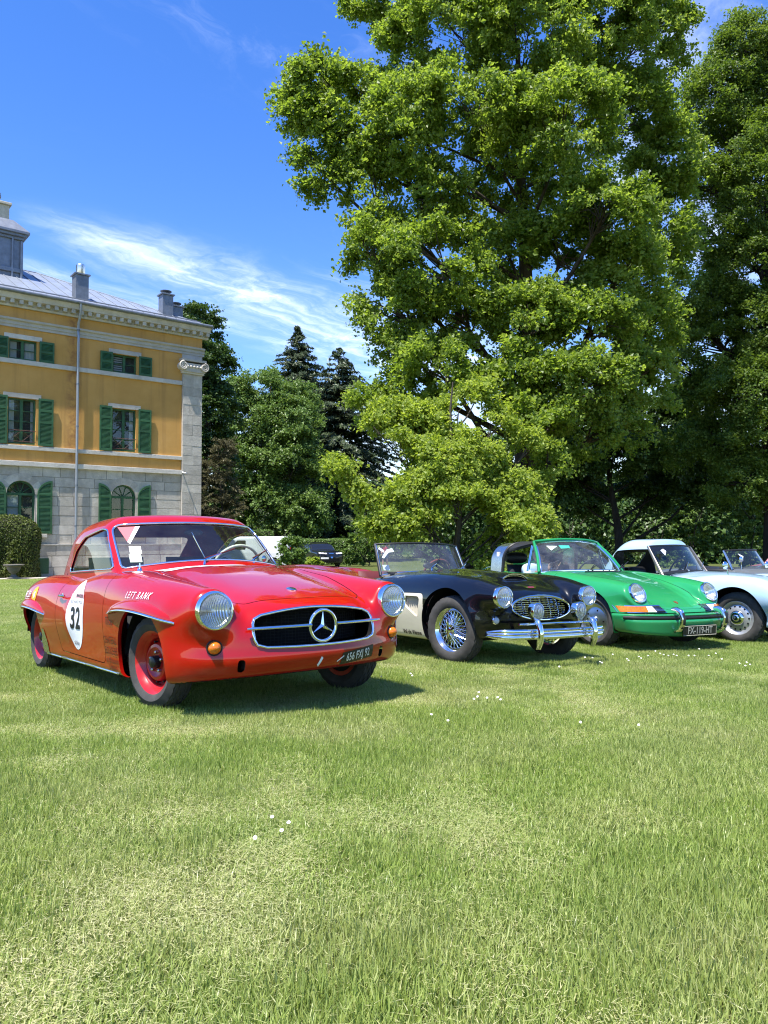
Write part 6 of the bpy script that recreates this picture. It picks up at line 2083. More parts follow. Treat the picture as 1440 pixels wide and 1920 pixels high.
def gn_scatter(o, sources):
    """instances of the source meshes' own geometry on the points of o (attributes vid, rot, scl)"""
    ng = bpy.data.node_groups.new('scatter', 'GeometryNodeTree')
    ng.interface.new_socket('Geometry', in_out='INPUT', socket_type='NodeSocketGeometry')
    ng.interface.new_socket('Geometry', in_out='OUTPUT', socket_type='NodeSocketGeometry')
    N, Lk = ng.nodes, ng.links
    gi, go = N.new('NodeGroupInput'), N.new('NodeGroupOutput')
    gti = N.new('GeometryNodeGeometryToInstance')
    for src in reversed(sources):
        oi = N.new('GeometryNodeObjectInfo'); oi.inputs['Object'].default_value = src
        Lk.new(oi.outputs['Geometry'], gti.inputs[0])
    ip = N.new('GeometryNodeInstanceOnPoints'); ip.inputs['Pick Instance'].default_value = True
    def attr(nm, ty):
        n = N.new('GeometryNodeInputNamedAttribute'); n.data_type = ty; n.inputs['Name'].default_value = nm
        return n.outputs['Attribute']
    er = N.new('FunctionNodeEulerToRotation'); Lk.new(attr('rot', 'FLOAT_VECTOR'), er.inputs[0])
    Lk.new(gi.outputs[0], ip.inputs['Points']); Lk.new(gti.outputs[0], ip.inputs['Instance']); Lk.new(attr('vid', 'INT'), ip.inputs['Instance Index'])
    Lk.new(er.outputs[0], ip.inputs['Rotation']); Lk.new(attr('scl', 'FLOAT_VECTOR'), ip.inputs['Scale'])
    Lk.new(ip.outputs[0], go.inputs[0])
    md = o.modifiers.new('scatter', 'NODES'); md.node_group = ng

def scatter_object(name, P, vid, rot, scl, sources, parent=None, extra=None):
    me = bpy.data.meshes.new(name)
    me.vertices.add(len(P)); me.vertices.foreach_set('co', np.ascontiguousarray(P, np.float32).ravel())
    a = me.attributes.new('vid', 'INT', 'POINT'); a.data.foreach_set('value', vid.astype(np.int32))
    for nm, v in (('rot', rot), ('scl', scl)):
        a = me.attributes.new(nm, 'FLOAT_VECTOR', 'POINT'); a.data.foreach_set('vector', np.ascontiguousarray(v, np.float32).ravel())
    for nm, v in (extra or {}).items():
        a = me.attributes.new(nm, 'FLOAT', 'POINT'); a.data.foreach_set('value', v.astype(np.float32))
    o = link_mesh(name, me, None, parent)
    gn_scatter(o, sources)
    return o

SPRAYS = {}
def sprays(m, leaf, r0, n, flat, up, aspect, seed, kinds=7):
    """small leafy twigs, outwards = +x, drooping at the tip"""
    key = (m.name, leaf, r0, n, flat, up, aspect)
    if key in SPRAYS: return SPRAYS[key]
    out = []
    for k in range(kinds):
        rg = np.random.default_rng(seed * 31 + k)
        # leaves gather along a few twigs, so the spray has an uneven outline
        nt = 7
        ta = rg.normal(0, .95, nt); tl = rg.uniform(.55, 1.15, nt); tz = rg.normal(.05, .32, nt)
        q = rg.integers(0, nt, n); t = rg.uniform(-.45, 1, n)
        d = np.stack([np.cos(ta[q]), np.sin(ta[q]), tz[q]], 1)
        P = d * (t * tl[q])[:, None] * r0 + rg.normal(0, .17, (n, 3)) * r0 * (1.1 - .45 * np.clip(t, 0, 1))[:, None]
        P[:, 2] *= flat
        P[:, 2] -= .30 * np.maximum(0, P[:, 0]) ** 2 / r0
        N_ = np.array([.34, 0, up]) + rg.normal(size=(n, 3)) * .55
        tn = np.clip(.5 + rg.normal(0, .16, n) + rg.uniform(-.08, .08), 0, 1)
        V, F, T = leaf_cloud(P, N_, leaf, tn, aspect, .3, .35, .5, rg)
        me = np_mesh('spray', V, F, False); me.materials.append(m)
        a = me.attributes.new('tint', 'FLOAT', 'POINT'); a.data.foreach_set('value', np.ascontiguousarray(T, np.float32))
        out.append(bpy.data.objects.new('spray_%s_%d' % (m.name, k), me))
    SPRAYS[key] = out
    return out

def clumps_on_lobe(c, r, k, rg, shell=(.62, 1.0), top=0.0):
    d = rg.normal(size=(k, 3)); d /= np.linalg.norm(d, axis=1)[:, None]
    if top: d[:, 2] = np.where((d[:, 2] < -.2) & (rg.random(k) < top), -d[:, 2], d[:, 2])
    q = rg.uniform(shell[0] ** 3, shell[1] ** 3, k) ** (1 / 3)
    return c + d * r * q[:, None], d

def tree(name, label, base, lobes, leafm, leaf=.13, total=60000, clump=(.35, .75), flat=.55, trunk_r=.3, cat='tree', group=None, barkm=None,
         lean=(0, 0), density=110, seed=1, tint=(0, 1), limb_from=(.35, .9), up=.7, aspect=.8, trunk_top=None, gap=.0, twig=True, fork=False):
    """lobes: (centre, radii). Leaves sit in clumps spread over the shells of the lobes, limbs reach every lobe"""
    rg = np.random.default_rng(seed)
    T = empty(name, tuple(base), label=label, cat=cat, group=group)
    B = np.array(base, float)
    C_ = [np.array(c, float) - B for c, r in lobes]; Rr = [np.array(r, float) for c, r in lobes]
    area = np.array([(r[0] * r[1] * r[2]) ** (2 / 3) for r in Rr])
    nl = np.maximum(300, total * area / area.sum()).astype(int)
    parts = []
    allc = []
    for i, (c, r) in enumerate(zip(C_, Rr)):
        k = max(6, nl[i] // density)
        cc, dd = clumps_on_lobe(c, r, k, rg, top=.35)
        keep = np.ones(k, bool)
        for j in range(len(C_)):
            if j == i: continue
            ins = (((cc - C_[j]) / Rr[j]) ** 2).sum(1) < .30
            keep &= ~ins
        if gap:
            w_ = cc + B
            nz = np.sin(w_[:, 0] * 2.1 + 1.3 * np.sin(w_[:, 2] * 1.7 + seed)) + np.sin(w_[:, 2] * 2.6 + 1.1 * np.sin(w_[:, 0] * 1.9 - seed)) + .7 * np.sin(w_[:, 1] * 1.3 + w_[:, 0] * .9 + w_[:, 2] * .7)
            keep &= nz > -2.0 + 3.2 * gap
        cc, dd = cc[keep], dd[keep]
        if len(cc) == 0: continue
        allc.append((i, cc))
        yaw = np.arctan2(dd[:, 1], dd[:, 0]) + rg.normal(0, .7, len(cc))
        parts.append((cc, yaw, rg.uniform(.78, 1.22, len(cc)), rg.uniform(-.17, .17, len(cc)), dd[:, 2]))
    cc = np.concatenate([p[0] for p in parts]); yaw = np.concatenate([p[1] for p in parts]); sc_ = np.concatenate([p[2] for p in parts]); ct = np.concatenate([p[3] for p in parts]); dz = np.concatenate([p[4] for p in parts])
    r0 = (clump[0] + clump[1]) / 2
    ok = cc[:, 2] > r0 * .5
    src = sprays(leafm, leaf, r0, density, flat, up, aspect, seed)
    rot = np.stack([rg.normal(0, .32, len(cc)), rg.normal(0, .32, len(cc)) - .45 * dz, yaw], 1)
    ct = ct + (tint[0] + tint[1] - 1) * .5
    o = scatter_object('crown', cc[ok], rg.integers(0, len(src), len(cc))[ok], rot[ok], np.repeat(sc_[ok][:, None], 3, 1), src, T, {'ct': ct[ok]}); o['kind'] = 'stuff'
    # ---- wood
    barkm = barkm or BARK
    top = max(c[2] + r[2] * .5 for c, r in zip(C_, Rr)) if trunk_top is None else trunk_top
    cx = np.average([c[0] for c in C_], weights=area); cy = np.average([c[1] for c in C_], weights=area)
    g = G()
    n = 9; tp_ = []
    for k in range(n):
        u = k / (n - 1)
        tp_.append((cx * u ** 1.3 * .8 + lean[0] * u + .12 * math.sin(u * 7 + seed), cy * u ** 1.3 * .8 + lean[1] * u + .10 * math.cos(u * 6 + seed), top * u - .1))
    rr_ = [trunk_r * (1.25 if k == 0 else 1) * (1 - .85 * (k / (n - 1)) ** .9) for k in range(n)]
    g.tube(tp_, rr_, 10)
    g.build('trunk', barkm, T, 60)
    g = G()
    tarr = np.array(tp_)
    for i, cc in allc:
        c = C_[i]
        zj = np.clip(c[2] - rg.uniform(.25, .6) * np.hypot(c[0] - cx * .5, c[1]) - .8, top * .12, top * .9)
        j = np.interp(zj, tarr[:, 2], np.arange(n)); p0 = np.array([np.interp(j, np.arange(n), tarr[:, q]) for q in range(3)])
        r0 = max(.03, np.interp(j, np.arange(n), rr_) * .42)
        mid = p0 * .45 + c * .55 + np.array([0, 0, -.06 * np.linalg.norm(c - p0)])
        pts = [p0, p0 * .7 + mid * .3, mid, mid * .4 + c * .6, c]
        g.tube(pts, [r0, r0 * .8, r0 * .6, r0 * .45, r0 * .3], 7, cap=False)
        if twig:
            sel = cc[rg.permutation(len(cc))[:max(3, min(14, len(cc) // 3))]]
            for q in sel:
                m_ = (c + q) / 2 + rg.normal(0, .08, 3) * np.linalg.norm(q - c)
                g.tube([c + (mid - c) * rg.uniform(0, .5), m_, q], [r0 * .26, r0 * .17, .006], 5, cap=False)
    o = g.build('branches', barkm, T, 60); o['kind'] = 'stuff'
    return T

def L(px, py, rx, ry, Y, rd=None):
    """a lobe of foliage given by where it stands: bearing, height, depth Y (metres) and its half sizes in picture units at that depth"""
    c = at_depth(px, py, Y); k = Y / FPX
    return (tuple(c), (rx * k, (rd if rd else (rx + ry) / 2) * k, ry * k))
def foot(px, Y, dx=0):
    x = (px - 720) / FPX * Y + dx
    return (x, Y, float(gz(x, Y)) - .05)

MAPLE = leaf_mat('maple_leaf', (.100, .162, .024), (.192, .278, .045), (.298, .385, .080), .60)
YOUNG = leaf_mat('young_leaf', (.155, .225, .026), (.280, .365, .060), (.390, .465, .118), .60)
BEECH = leaf_mat('beech_leaf', (.062, .112, .016), (.120, .190, .030), (.200, .275, .055), .48)
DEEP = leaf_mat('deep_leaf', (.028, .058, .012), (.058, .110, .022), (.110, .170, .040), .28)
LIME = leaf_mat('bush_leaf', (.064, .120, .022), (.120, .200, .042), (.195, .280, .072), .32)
SPRUCE = leaf_mat('spruce_needle', (.026, .044, .018), (.054, .078, .033), (.096, .122, .056), .08, .25)
BROWN = leaf_mat('brown_needle', (.060, .058, .026), (.115, .108, .048), (.180, .165, .080), .08, .25)
YEW = leaf_mat('yew_leaf', (.030, .050, .007), (.070, .095, .014), (.130, .155, .026), .12, .3)

ym = 21.5
tree('maple_tree', 'huge leafy maple towering behind the green and black cars', foot(985, ym), [
    L(960, -120, 230, 140, ym), L(1130, -150, 190, 140, ym + 1), L(760, -60, 110, 80, ym + .5),
    L(850, 60, 120, 110, ym - .5), L(990, 60, 120, 110, ym - 1), L(1120, 60, 120, 110, ym), L(1225, 75, 70, 95, ym + 1), L(770, 110, 65, 75, ym), L(690, 15, 50, 22, ym + .5, 60),
    L(600, 165, 62, 52, ym - 1), L(560, 205, 38, 48, ym - 1), L(605, 225, 50, 50, ym - 1), L(598, 318, 42, 48, ym - 1), L(665, 165, 45, 45, ym - .5),
    L(690, 250, 62, 70, ym - 1), L(770, 240, 90, 95, ym - 1.5), L(880, 200, 105, 95, ym - 2), L(1060, 240, 105, 95, ym - 2.5), L(970, 300, 100, 110, ym - .5), L(1190, 230, 85, 90, ym + .5), L(1255, 300, 52, 100, ym + 1),
    L(700, 370, 62, 75, ym - 1), L(800, 370, 100, 90, ym - 1), L(1140, 400, 85, 80, ym - 2.5), L(1235, 440, 62, 110, ym + 1),
    L(695, 480, 58, 75, ym - 1.5), L(820, 490, 105, 75, ym - 2.3), L(950, 470, 90, 85, ym - .5), L(1060, 480, 90, 85, ym - 1), L(1170, 520, 80, 75, ym - 1.5),
    L(740, 580, 75, 65, ym - 1.5), L(860, 590, 100, 60, ym - 1.5), L(990, 600, 100, 65, ym - 2), L(1110, 620, 95, 65, ym - 2), L(1210, 620, 60, 80, ym),
    L(740, 670, 55, 45, ym - 1.5), L(830, 690, 95, 55, ym - 2.5), L(960, 700, 85, 55, ym - 2.2), L(1080, 720, 95, 60, ym - 2.6), L(1190, 720, 75, 60, ym - 1),
    L(700, 755, 46, 34, ym - 1.5), L(770, 765, 60, 40, ym - 1.8), L(1000, 770, 60, 40, ym - 2), L(1010, 800, 55, 55, ym - 3), L(1120, 810, 90, 55, ym - 1.5), L(1030, 870, 35, 45, ym - 3.2)],
    MAPLE, .095, 640000, (.30, .68), .9, .38, seed=11, density=170, up=.5, gap=.32, trunk_top=15.5)
yb = 17.0
tree('young_maple_tree', 'low bright yellow green maple spreading behind the black roadster', foot(850, yb), [
    L(820, 880, 70, 55, yb - .5), L(880, 850, 60, 55, yb), L(940, 890, 60, 60, yb + .3), L(745, 850, 55, 42, yb - .3), L(690, 868, 42, 30, yb - .5), L(650, 885, 24, 26, yb - .6), L(632, 868, 14, 12, yb - .6),
    L(790, 800, 52, 38, yb + .3), L(740, 775, 40, 26, yb + .4), L(860, 770, 46, 34, yb + .5), L(925, 800, 46, 40, yb + .6), L(985, 850, 36, 44, yb + .5), L(900, 735, 34, 24, yb + .8), L(700, 800, 30, 22, yb),
    L(780, 930, 60, 36, yb - .6), L(860, 945, 70, 44, yb - .8), L(945, 950, 52, 46, yb), L(700, 920, 42, 30, yb - .5), L(668, 935, 24, 20, yb - .4), L(985, 930, 30, 40, yb + .4),
    L(810, 1000, 60, 40, yb - .3), L(850, 1010, 76, 46, yb - .5), L(930, 1020, 60, 46, yb), L(735, 985, 46, 32, yb - .6), L(800, 985, 50, 32, yb - .9), L(880, 990, 52, 34, yb - .9), L(955, 990, 46, 36, yb - .5), L(1000, 990, 36, 36, yb), L(850, 1060, 70, 40, yb), L(900, 1070, 80, 40, yb)],
    YOUNG, .075, 200000, (.20, .44), 1.0, .10, seed=5, density=95, up=.42, gap=.42)
yr = 27.0
tree('beech_tree', 'tall grey green tree cut by the right edge of the picture', foot(1455, yr), [
    L(1400, 95, 60, 75, yr), L(1345, 190, 65, 70, yr), L(1440, 200, 80, 100, yr + .5), L(1370, 280, 75, 75, yr - .5), L(1330, 350, 50, 65, yr), L(1420, 370, 90, 85, yr - .5), L(1340, 440, 60, 60, yr),
    L(1420, 500, 95, 80, yr), L(1330, 560, 75, 55, yr + .5), L(1440, 620, 90, 80, yr), L(1350, 650, 80, 45, yr + .5), L(1300, 600, 45, 40, yr + 1), L(1520, 150, 110, 130, yr + 1), L(1540, 400, 120, 140, yr + 1), L(1540, 650, 120, 140, yr + 1),
    L(1290, 690, 45, 35, yr + 1), L(1290, 830, 50, 40, yr + 1.5), L(1400, 900, 80, 50, yr), L(1480, 900, 80, 60, yr), L(1400, 730, 80, 60, yr - .8), L(1330, 740, 70, 40, yr + 1), L(1440, 810, 80, 70, yr - .5), L(1340, 830, 60, 45, yr + .8)],
    BEECH, .085, 520000, (.36, .78), .90, .50, seed=21, density=190, gap=.28, trunk_top=20, barkm=BARKD)
yd = 31.0
tree('shade_tree', 'dark leaning tree with bare trunk behind the green car', foot(1162, yd), [
    L(1090, 800, 85, 45, yd), L(1210, 790, 80, 45, yd + .5), L(1150, 850, 110, 40, yd - .5), L(1040, 870, 60, 40, yd + .5), L(1250, 850, 75, 40, yd), L(1290, 770, 50, 40, yd + 1), L(1080, 930, 60, 35, yd + 1.5), L(1220, 920, 60, 30, yd + 2), L(1280, 880, 60, 45, yd + 2), L(1330, 900, 60, 45, yd + 2), L(1130, 770, 70, 40, yd + 1), L(1000, 830, 50, 40, yd + 1)],
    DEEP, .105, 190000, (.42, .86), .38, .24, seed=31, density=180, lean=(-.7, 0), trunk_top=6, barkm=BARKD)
yt = 50.0
tree('tall_tree', 'tall green tree rising behind the stone corner of the house', foot(385, yt), [
    L(375, 612, 40, 42, yt), L(360, 680, 50, 60, yt), L(395, 690, 38, 60, yt - .5), L(395, 780, 48, 70, yt), L(350, 780, 50, 70, yt), L(390, 880, 50, 70, yt), L(385, 960, 50, 50, yt)],
    DEEP, .16, 90000, (.5, 1.0), .65, .35, seed=41, density=150)
yg = 60.0
tree('broad_tree', 'broad deep green tree between the house corner and the dark spruces', foot(520, yg), [
    L(490, 735, 60, 38, yg), L(550, 750, 45, 34, yg + 1), L(460, 800, 55, 60, yg), L(535, 800, 58, 60, yg - 1), L(480, 870, 62, 50, yg - 1.2), L(550, 880, 55, 55, yg - 1.6),
    L(440, 880, 40, 60, yg), L(500, 950, 70, 45, yg - 1.5), L(565, 960, 50, 45, yg - 1.8), L(430, 960, 50, 45, yg - .5)],
    LIME, .17, 200000, (.55, 1.1), .9, .35, seed=51, density=170, gap=.3, tint=(.15, 1.1))
yn = 46.0
tree('brown_conifer', 'thin brownish conifer standing beside the house corner', foot(412, yn), [
    L(420, 845, 22, 28, yn), L(408, 880, 30, 28, yn), L(415, 915, 36, 26, yn), L(400, 945, 34, 22, yn), L(425, 955, 34, 24, yn)],
    BROWN, .15, 22000, (.30, .60), .4, .12, seed=61, density=110, aspect=.25)

def spruce(label, px, ytop, Y, half, seed):
    rg = np.random.default_rng(seed)
    b = foot(px, Y); T = empty('spruce_tree', b, label=label, cat='tree', group='spruces behind the broad tree')
    top = at_depth(px, ytop, Y).z - b[2]; Rb = half / FPX * Y
    P = []; N_ = []; D = []
    g = G(); g.tube([(0, 0, -.1), (0, 0, top * .5), (0, 0, top)], [.28, .16, .02], 8); g.build('trunk', BARKD, T)
    br = G()
    z = top - .15
    while z > top * .10:
        u = 1 - z / top
        r = Rb * min(1, u * 2.7 + .04) * rg.uniform(.86, 1.08)
        nb = int(5 + 5 * min(1, u * 2))
        for k in range(nb):
            a = rg.uniform(0, 2 * PI); rl = r * rg.uniform(.72, 1.12)
            d = np.array([math.cos(a), math.sin(a), 0])
            sag = .18 + .25 * u
            m = max(5, int(rl * 9))
            t = rg.uniform(.15, 1, m * 3)
            pts = np.array([0, 0, z]) + d * (t * rl)[:, None]; pts[:, 2] += .15 * t * rl - sag * (t * rl) * t
            side = np.cross(d, [0, 0, 1.])
            sp = rg.normal(0, .20, (len(t), 1)) * (1.25 - t[:, None]) * min(1.2, rl * .8)
            pts = pts + side * sp + np.array([0, 0, -1.]) * np.abs(sp) * .35 + rg.normal(0, .05, pts.shape)
            P.append(pts); N_.append(np.tile(d * .6 + np.array([0, 0, .75]), (len(pts), 1)) + rg.normal(0, .35, pts.shape))
            br.tube([(0, 0, z), tuple(d * rl * .5 + np.array([0, 0, z])), tuple(d * rl + np.array([0, 0, z + .15 * rl - sag * rl]))], [.03, .02, .006], 4, cap=False)
        z -= rg.uniform(.20, .34)
    P = np.concatenate(P); N_ = np.concatenate(N_)
    leaf_object('crown', [leaf_cloud(P, N_, .44, np.clip(rg.normal(.5, .22, len(P)), 0, 1), .30, .2, .4, .7, rg)], SPRUCE, T)
    o = br.build('branches', BARKD, T); o['kind'] = 'stuff'
spruce('slender dark spruce, the left one of the pair against the sky', 557, 612, 74, 100, 71)
spruce('broad dark spruce just left of the big maple', 634, 652, 68, 125, 72)

def bush(name, label, px, py, rx, ry, Y, m, leaf=.08, total=5000, seed=1, group=None, clump=(.15, .35), cat='bush', density=90, lob=5, tint=(0, 1)):
    rg = np.random.default_rng(seed)
    lobes = [L(px + rg.uniform(-.5, .5) * rx, py + rg.uniform(-.45, .45) * ry, rx * rg.uniform(.45, .65), ry * rg.uniform(.5, .65), Y + rg.uniform(-.3, .3) * rx / FPX * Y) for _ in range(lob)]
    lobes.append(L(px, py, rx * .75, ry * .8, Y))
    yg_ = HORIZON + (CAMZ - float(gz((px - 720) / FPX * Y, Y))) / Y * FPX
    if yg_ > py + ry * .6:
        for k in range(4): lobes.append(L(px + rg.uniform(-.6, .6) * rx, (py + yg_) / 2 + rg.uniform(-.1, .3) * (yg_ - py) / 2, rx * rg.uniform(.55, .7), (yg_ - py) / 2 * .8, Y + rg.uniform(-.2, .2)))
    f = foot(px, Y)
    return tree(name, label, f, lobes, m, leaf, total, clump, .8, .04, cat, group, seed=seed, density=density, trunk_top=max(.3, (at_depth(px, py, Y).z - f[2])), twig=False, tint=tint)
bush('lilac_bush', 'rounded leafy bush between the dark parked car and the roadster windscreen', 692, 1000, 55, 48, 51, LIME, .17, 16000, 81, tint=(.1, 1))
bush('shrub', 'loose green shrub in front of the white van', 548, 1032, 28, 34, 27, LIME, .09, 7000, 82)
bush('shrub', 'tiny pale yellow green shrub behind the red bonnet', 592, 1058, 16, 13, 17, YOUNG, .06, 900, 83, lob=3, clump=(.08, .16))
bush('shrub', 'sunlit light green shrub under the tall right hand tree', 1305, 930, 62, 62, 36, LIME, .13, 9000, 84, tint=(.2, 1))
bush('shrub', 'sunlit shrub at the right edge below the tall tree', 1410, 940, 62, 62, 33, LIME, .13, 9000, 85, tint=(.2, 1))
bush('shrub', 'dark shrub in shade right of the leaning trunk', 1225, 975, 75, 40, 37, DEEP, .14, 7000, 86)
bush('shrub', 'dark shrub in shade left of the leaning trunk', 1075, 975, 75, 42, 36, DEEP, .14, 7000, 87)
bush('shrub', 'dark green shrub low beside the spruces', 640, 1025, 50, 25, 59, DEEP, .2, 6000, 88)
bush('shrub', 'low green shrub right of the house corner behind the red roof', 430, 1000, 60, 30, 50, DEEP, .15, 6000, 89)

def hedge(name, label, x0, x1, y0, y1, z1, m, leaf, n, seed, rnd=.25, zb=None, rot=0, loc=None):
    """clipped hedge: leaves packed on a rounded box over dark twigs"""
    rg = np.random.default_rng(seed)
    T = empty(name, loc or ((x0 + x1) / 2, (y0 + y1) / 2, float(gz((x0 + x1) / 2, (y0 + y1) / 2))), rot, label=label, cat='hedge')
    hx, hy = (x1 - x0) / 2, (y1 - y0) / 2
    f = lambda x, y, z: smax(smax(np.abs(x) - hx + .05 * np.sin(z * 3 + y * 2), np.abs(y) - hy + .04 * np.sin(x * 4), rnd), z - z1 - .04 * np.sin(x * 2.1) * np.cos(y * 3), rnd * 1.6)
    V, T_ = nets(f, (-hx - .2, -hy - .2, -.1), (hx + .2, hy + .2, z1 + .3), .11, 2)
    me = np_mesh('twigs', V - .07 * fgrad(f, V), T_, True)
    link_mesh('twigs', me, mat('hedge_core', (.018, .020, .008), .95), T)
    tri = V[T_]; ar = np.linalg.norm(np.cross(tri[:, 1] - tri[:, 0], tri[:, 2] - tri[:, 0]), axis=1)
    k = rg.choice(len(T_), n, p=ar / ar.sum()); w = rg.dirichlet((1, 1, 1), n)
    P = (tri[k] * w[..., None]).sum(1); Nn = fgrad(f, P); Nn /= np.maximum(np.linalg.norm(Nn, axis=1), 1e-6)[:, None]
    P = P + Nn * rg.uniform(-.07, .03, n)[:, None]; ok = P[:, 2] > 0
    leaf_object('foliage', [leaf_cloud(P[ok], (Nn + rg.normal(0, .55, P.shape))[ok], leaf, np.clip(rg.normal(.5, .22, n), 0, 1)[ok], .5, .2, .4, 0, rg)], m, T)
    return T
c = at_depth(-12, 1050, 30.3)
hedge('clipped_hedge', 'large clipped yew hedge with rounded top before the house', -3.4, -.10, -.8, .8, 2.50, YEW, .075, 26000, 91, .62, rot=HOUSE_ROT, loc=(c.x, c.y, float(gz(c.x, c.y))))
hedge('hedge', 'low clipped green hedge behind the dark parked car', -6.6, -1.4, 55.5, 57, 1.85, LIME, .14, 14000, 92, .15)
hedge('hedge', 'long low hedge far behind the white van roof', -14.5, -7.2, 49, 50.5, 2.35, LIME, .13, 14000, 93, .15)

def far_wood(name, label, x0, x1, y, h, n, seed, m=DEEP):
    """wood at the edge of the park that reads as one mass"""
    rg = np.random.default_rng(seed)
    parts = []
    k = int((x1 - x0) / 1.7)
    for i in range(k):
        cx = x0 + (x1 - x0) * (i + rg.uniform(0, 1)) / k; cy = y + rg.uniform(-2.5, 2.5); hh = h * rg.uniform(.72, 1.12)
        for j in range(4):
            c = np.array([cx + rg.normal(0, .9), cy + rg.normal(0, .9), hh * (.06 + .28 * j)]); r = np.array([2.0, 1.7, hh * .22])
            m_ = n // (k * 4)
            d = rg.normal(size=(m_, 3)); d /= np.linalg.norm(d, axis=1)[:, None]
            P = c + d * r * rg.uniform(.6, 1.05, (m_, 1)); P[:, 2] = np.maximum(P[:, 2], 0) + float(gz(cx, cy))
            parts.append(leaf_cloud(P, d * .6 + np.array([0, 0, .6]) + rg.normal(0, .4, d.shape), .34, np.clip(rg.normal(.5, .2, m_) + rg.uniform(-.12, .12), 0, 1), .8, .25, .35, .5, rg))
    o = leaf_object(name, parts, m, None)
    tag(o, label, 'wood', kind='stuff')
far_wood('far_wood', 'dark wood closing the park behind the cars', 4, 46, 62, 9.0, 100000, 95)
far_wood('far_wood', 'dark wood closing the park behind spruces and house', -30, 5, 80, 5.0, 30000, 96)
# ------------------------------------------------------------------ ground, path, lawn
def ground_mat():
    m = bpy.data.materials.new('lawn_ground'); t = NT(m); b = t.b
    f = t.noise(.55, 6, .6); g = t.noise(6, 7, .7); h = t.noise(60, 4, .7)
    c1 = t.ramp(f, [(.35, (.06, .085, .018)), (.55, (.085, .10, .026)), (.72, (.13, .12, .05))])
    c2 = t.ramp(g, [(.35, (.045, .075, .015)), (.65, (.12, .12, .042))])
    t.link(t.mix(.5, c1, c2), b.inputs['Base Color']); b.inputs['Roughness'].default_value = .95
    b.inputs['Specular IOR Level'].default_value = .1
    t.bump(h, .8, .03)
    return m
def ground():
    ys = np.unique(np.concatenate([np.linspace(-25, 0, 14), np.linspace(0, 34, 120), np.linspace(34, 90, 60), np.linspace(90, 900, 20)]))
    xs = np.unique(np.concatenate([np.linspace(-600, -40, 12), np.linspace(-40, 40, 121), np.linspace(40, 600, 12)]))
    X, Y = np.meshgrid(xs, ys)
    Z = gz(X, Y)
    V = np.stack([X, Y, Z], -1).reshape(-1, 3); n = len(xs)
    i, j = np.meshgrid(np.arange(n - 1), np.arange(len(ys) - 1))
    a = (j * n + i).ravel()
    o = link_mesh('lawn', np_mesh('lawn', V, np.stack([a, a + 1, a + n + 1, a + n], 1)), ground_mat())
    tag(o, 'mown lawn stretching from the camera to the trees', kind='structure')
ground()
def hill():
    xs = np.linspace(-260, 260, 105); ys = np.linspace(92, 190, 30)
    X, Y = np.meshgrid(xs, ys)
    h = 9 * np.clip((Y - 92) / 22, 0, 1) ** .8 * (1 + .25 * np.sin(X * .045 + 1) + .12 * np.sin(X * .13)) + .9 * vnoise(X + 500, Y, 4.0, 12) + .5 * vnoise(X + 300, Y, 1.9, 13)
    Z = gz(X, Y) - .6 + h * np.clip((Y - 92) / 4, 0, 1)
    V = np.stack([X, Y, Z], -1).reshape(-1, 3); n = len(xs)
    i, j = np.meshgrid(np.arange(n - 1), np.arange(len(ys) - 1)); a = (j * n + i).ravel()
    m = mat('wooded_hill', (.030, .055, .016), .95, var=.5, vscale=.6, bump=1.0, bscale=1.5, bdist=.8, spec=.1)
    tag(link_mesh('hill', np_mesh('hill', V, np.stack([a, a + 1, a + n + 1, a + n], 1)), m), 'low wooded hill behind the park', kind='structure')
def path():
    g = G(); V = []; nx, ny = 40, 4
    for j in range(ny + 1):
        for i in range(nx + 1):
            p = Matrix.Translation(HC) @ Matrix.Rotation(HOUSE_ROT, 4, 'Z') @ Vector((-16 + 22 * i / nx, -2.3 + 2.2 * j / ny, 0))
            V.append((p.x, p.y, float(gz(p.x, p.y)) + .03))
    g.add(V, [(j * (nx + 1) + i, j * (nx + 1) + i + 1, (j + 1) * (nx + 1) + i + 1, (j + 1) * (nx + 1) + i) for j in range(ny) for i in range(nx)])
    m = mat('pale_gravel', (.42, .38, .33), .95, var=.25, vscale=18, bump=.6, bscale=70, bdist=.02)
    tag(g.build('gravel_path', m), 'pale gravel path along the foot of the house', kind='structure')
path()

def vnoise(x, y, s, seed):
    r = np.random.default_rng(seed); T = r.random((64, 64))
    u, v = x / s, y / s
    i, j = np.floor(u).astype(int), np.floor(v).astype(int); fu, fv = u - i, v - j
    fu, fv = fu * fu * (3 - 2 * fu), fv * fv * (3 - 2 * fv)
    g = lambda a, b: T[a % 64, b % 64]
    return (g(i, j) * (1 - fu) + g(i + 1, j) * fu) * (1 - fv) + (g(i, j + 1) * (1 - fu) + g(i + 1, j + 1) * fu) * fv

hill()

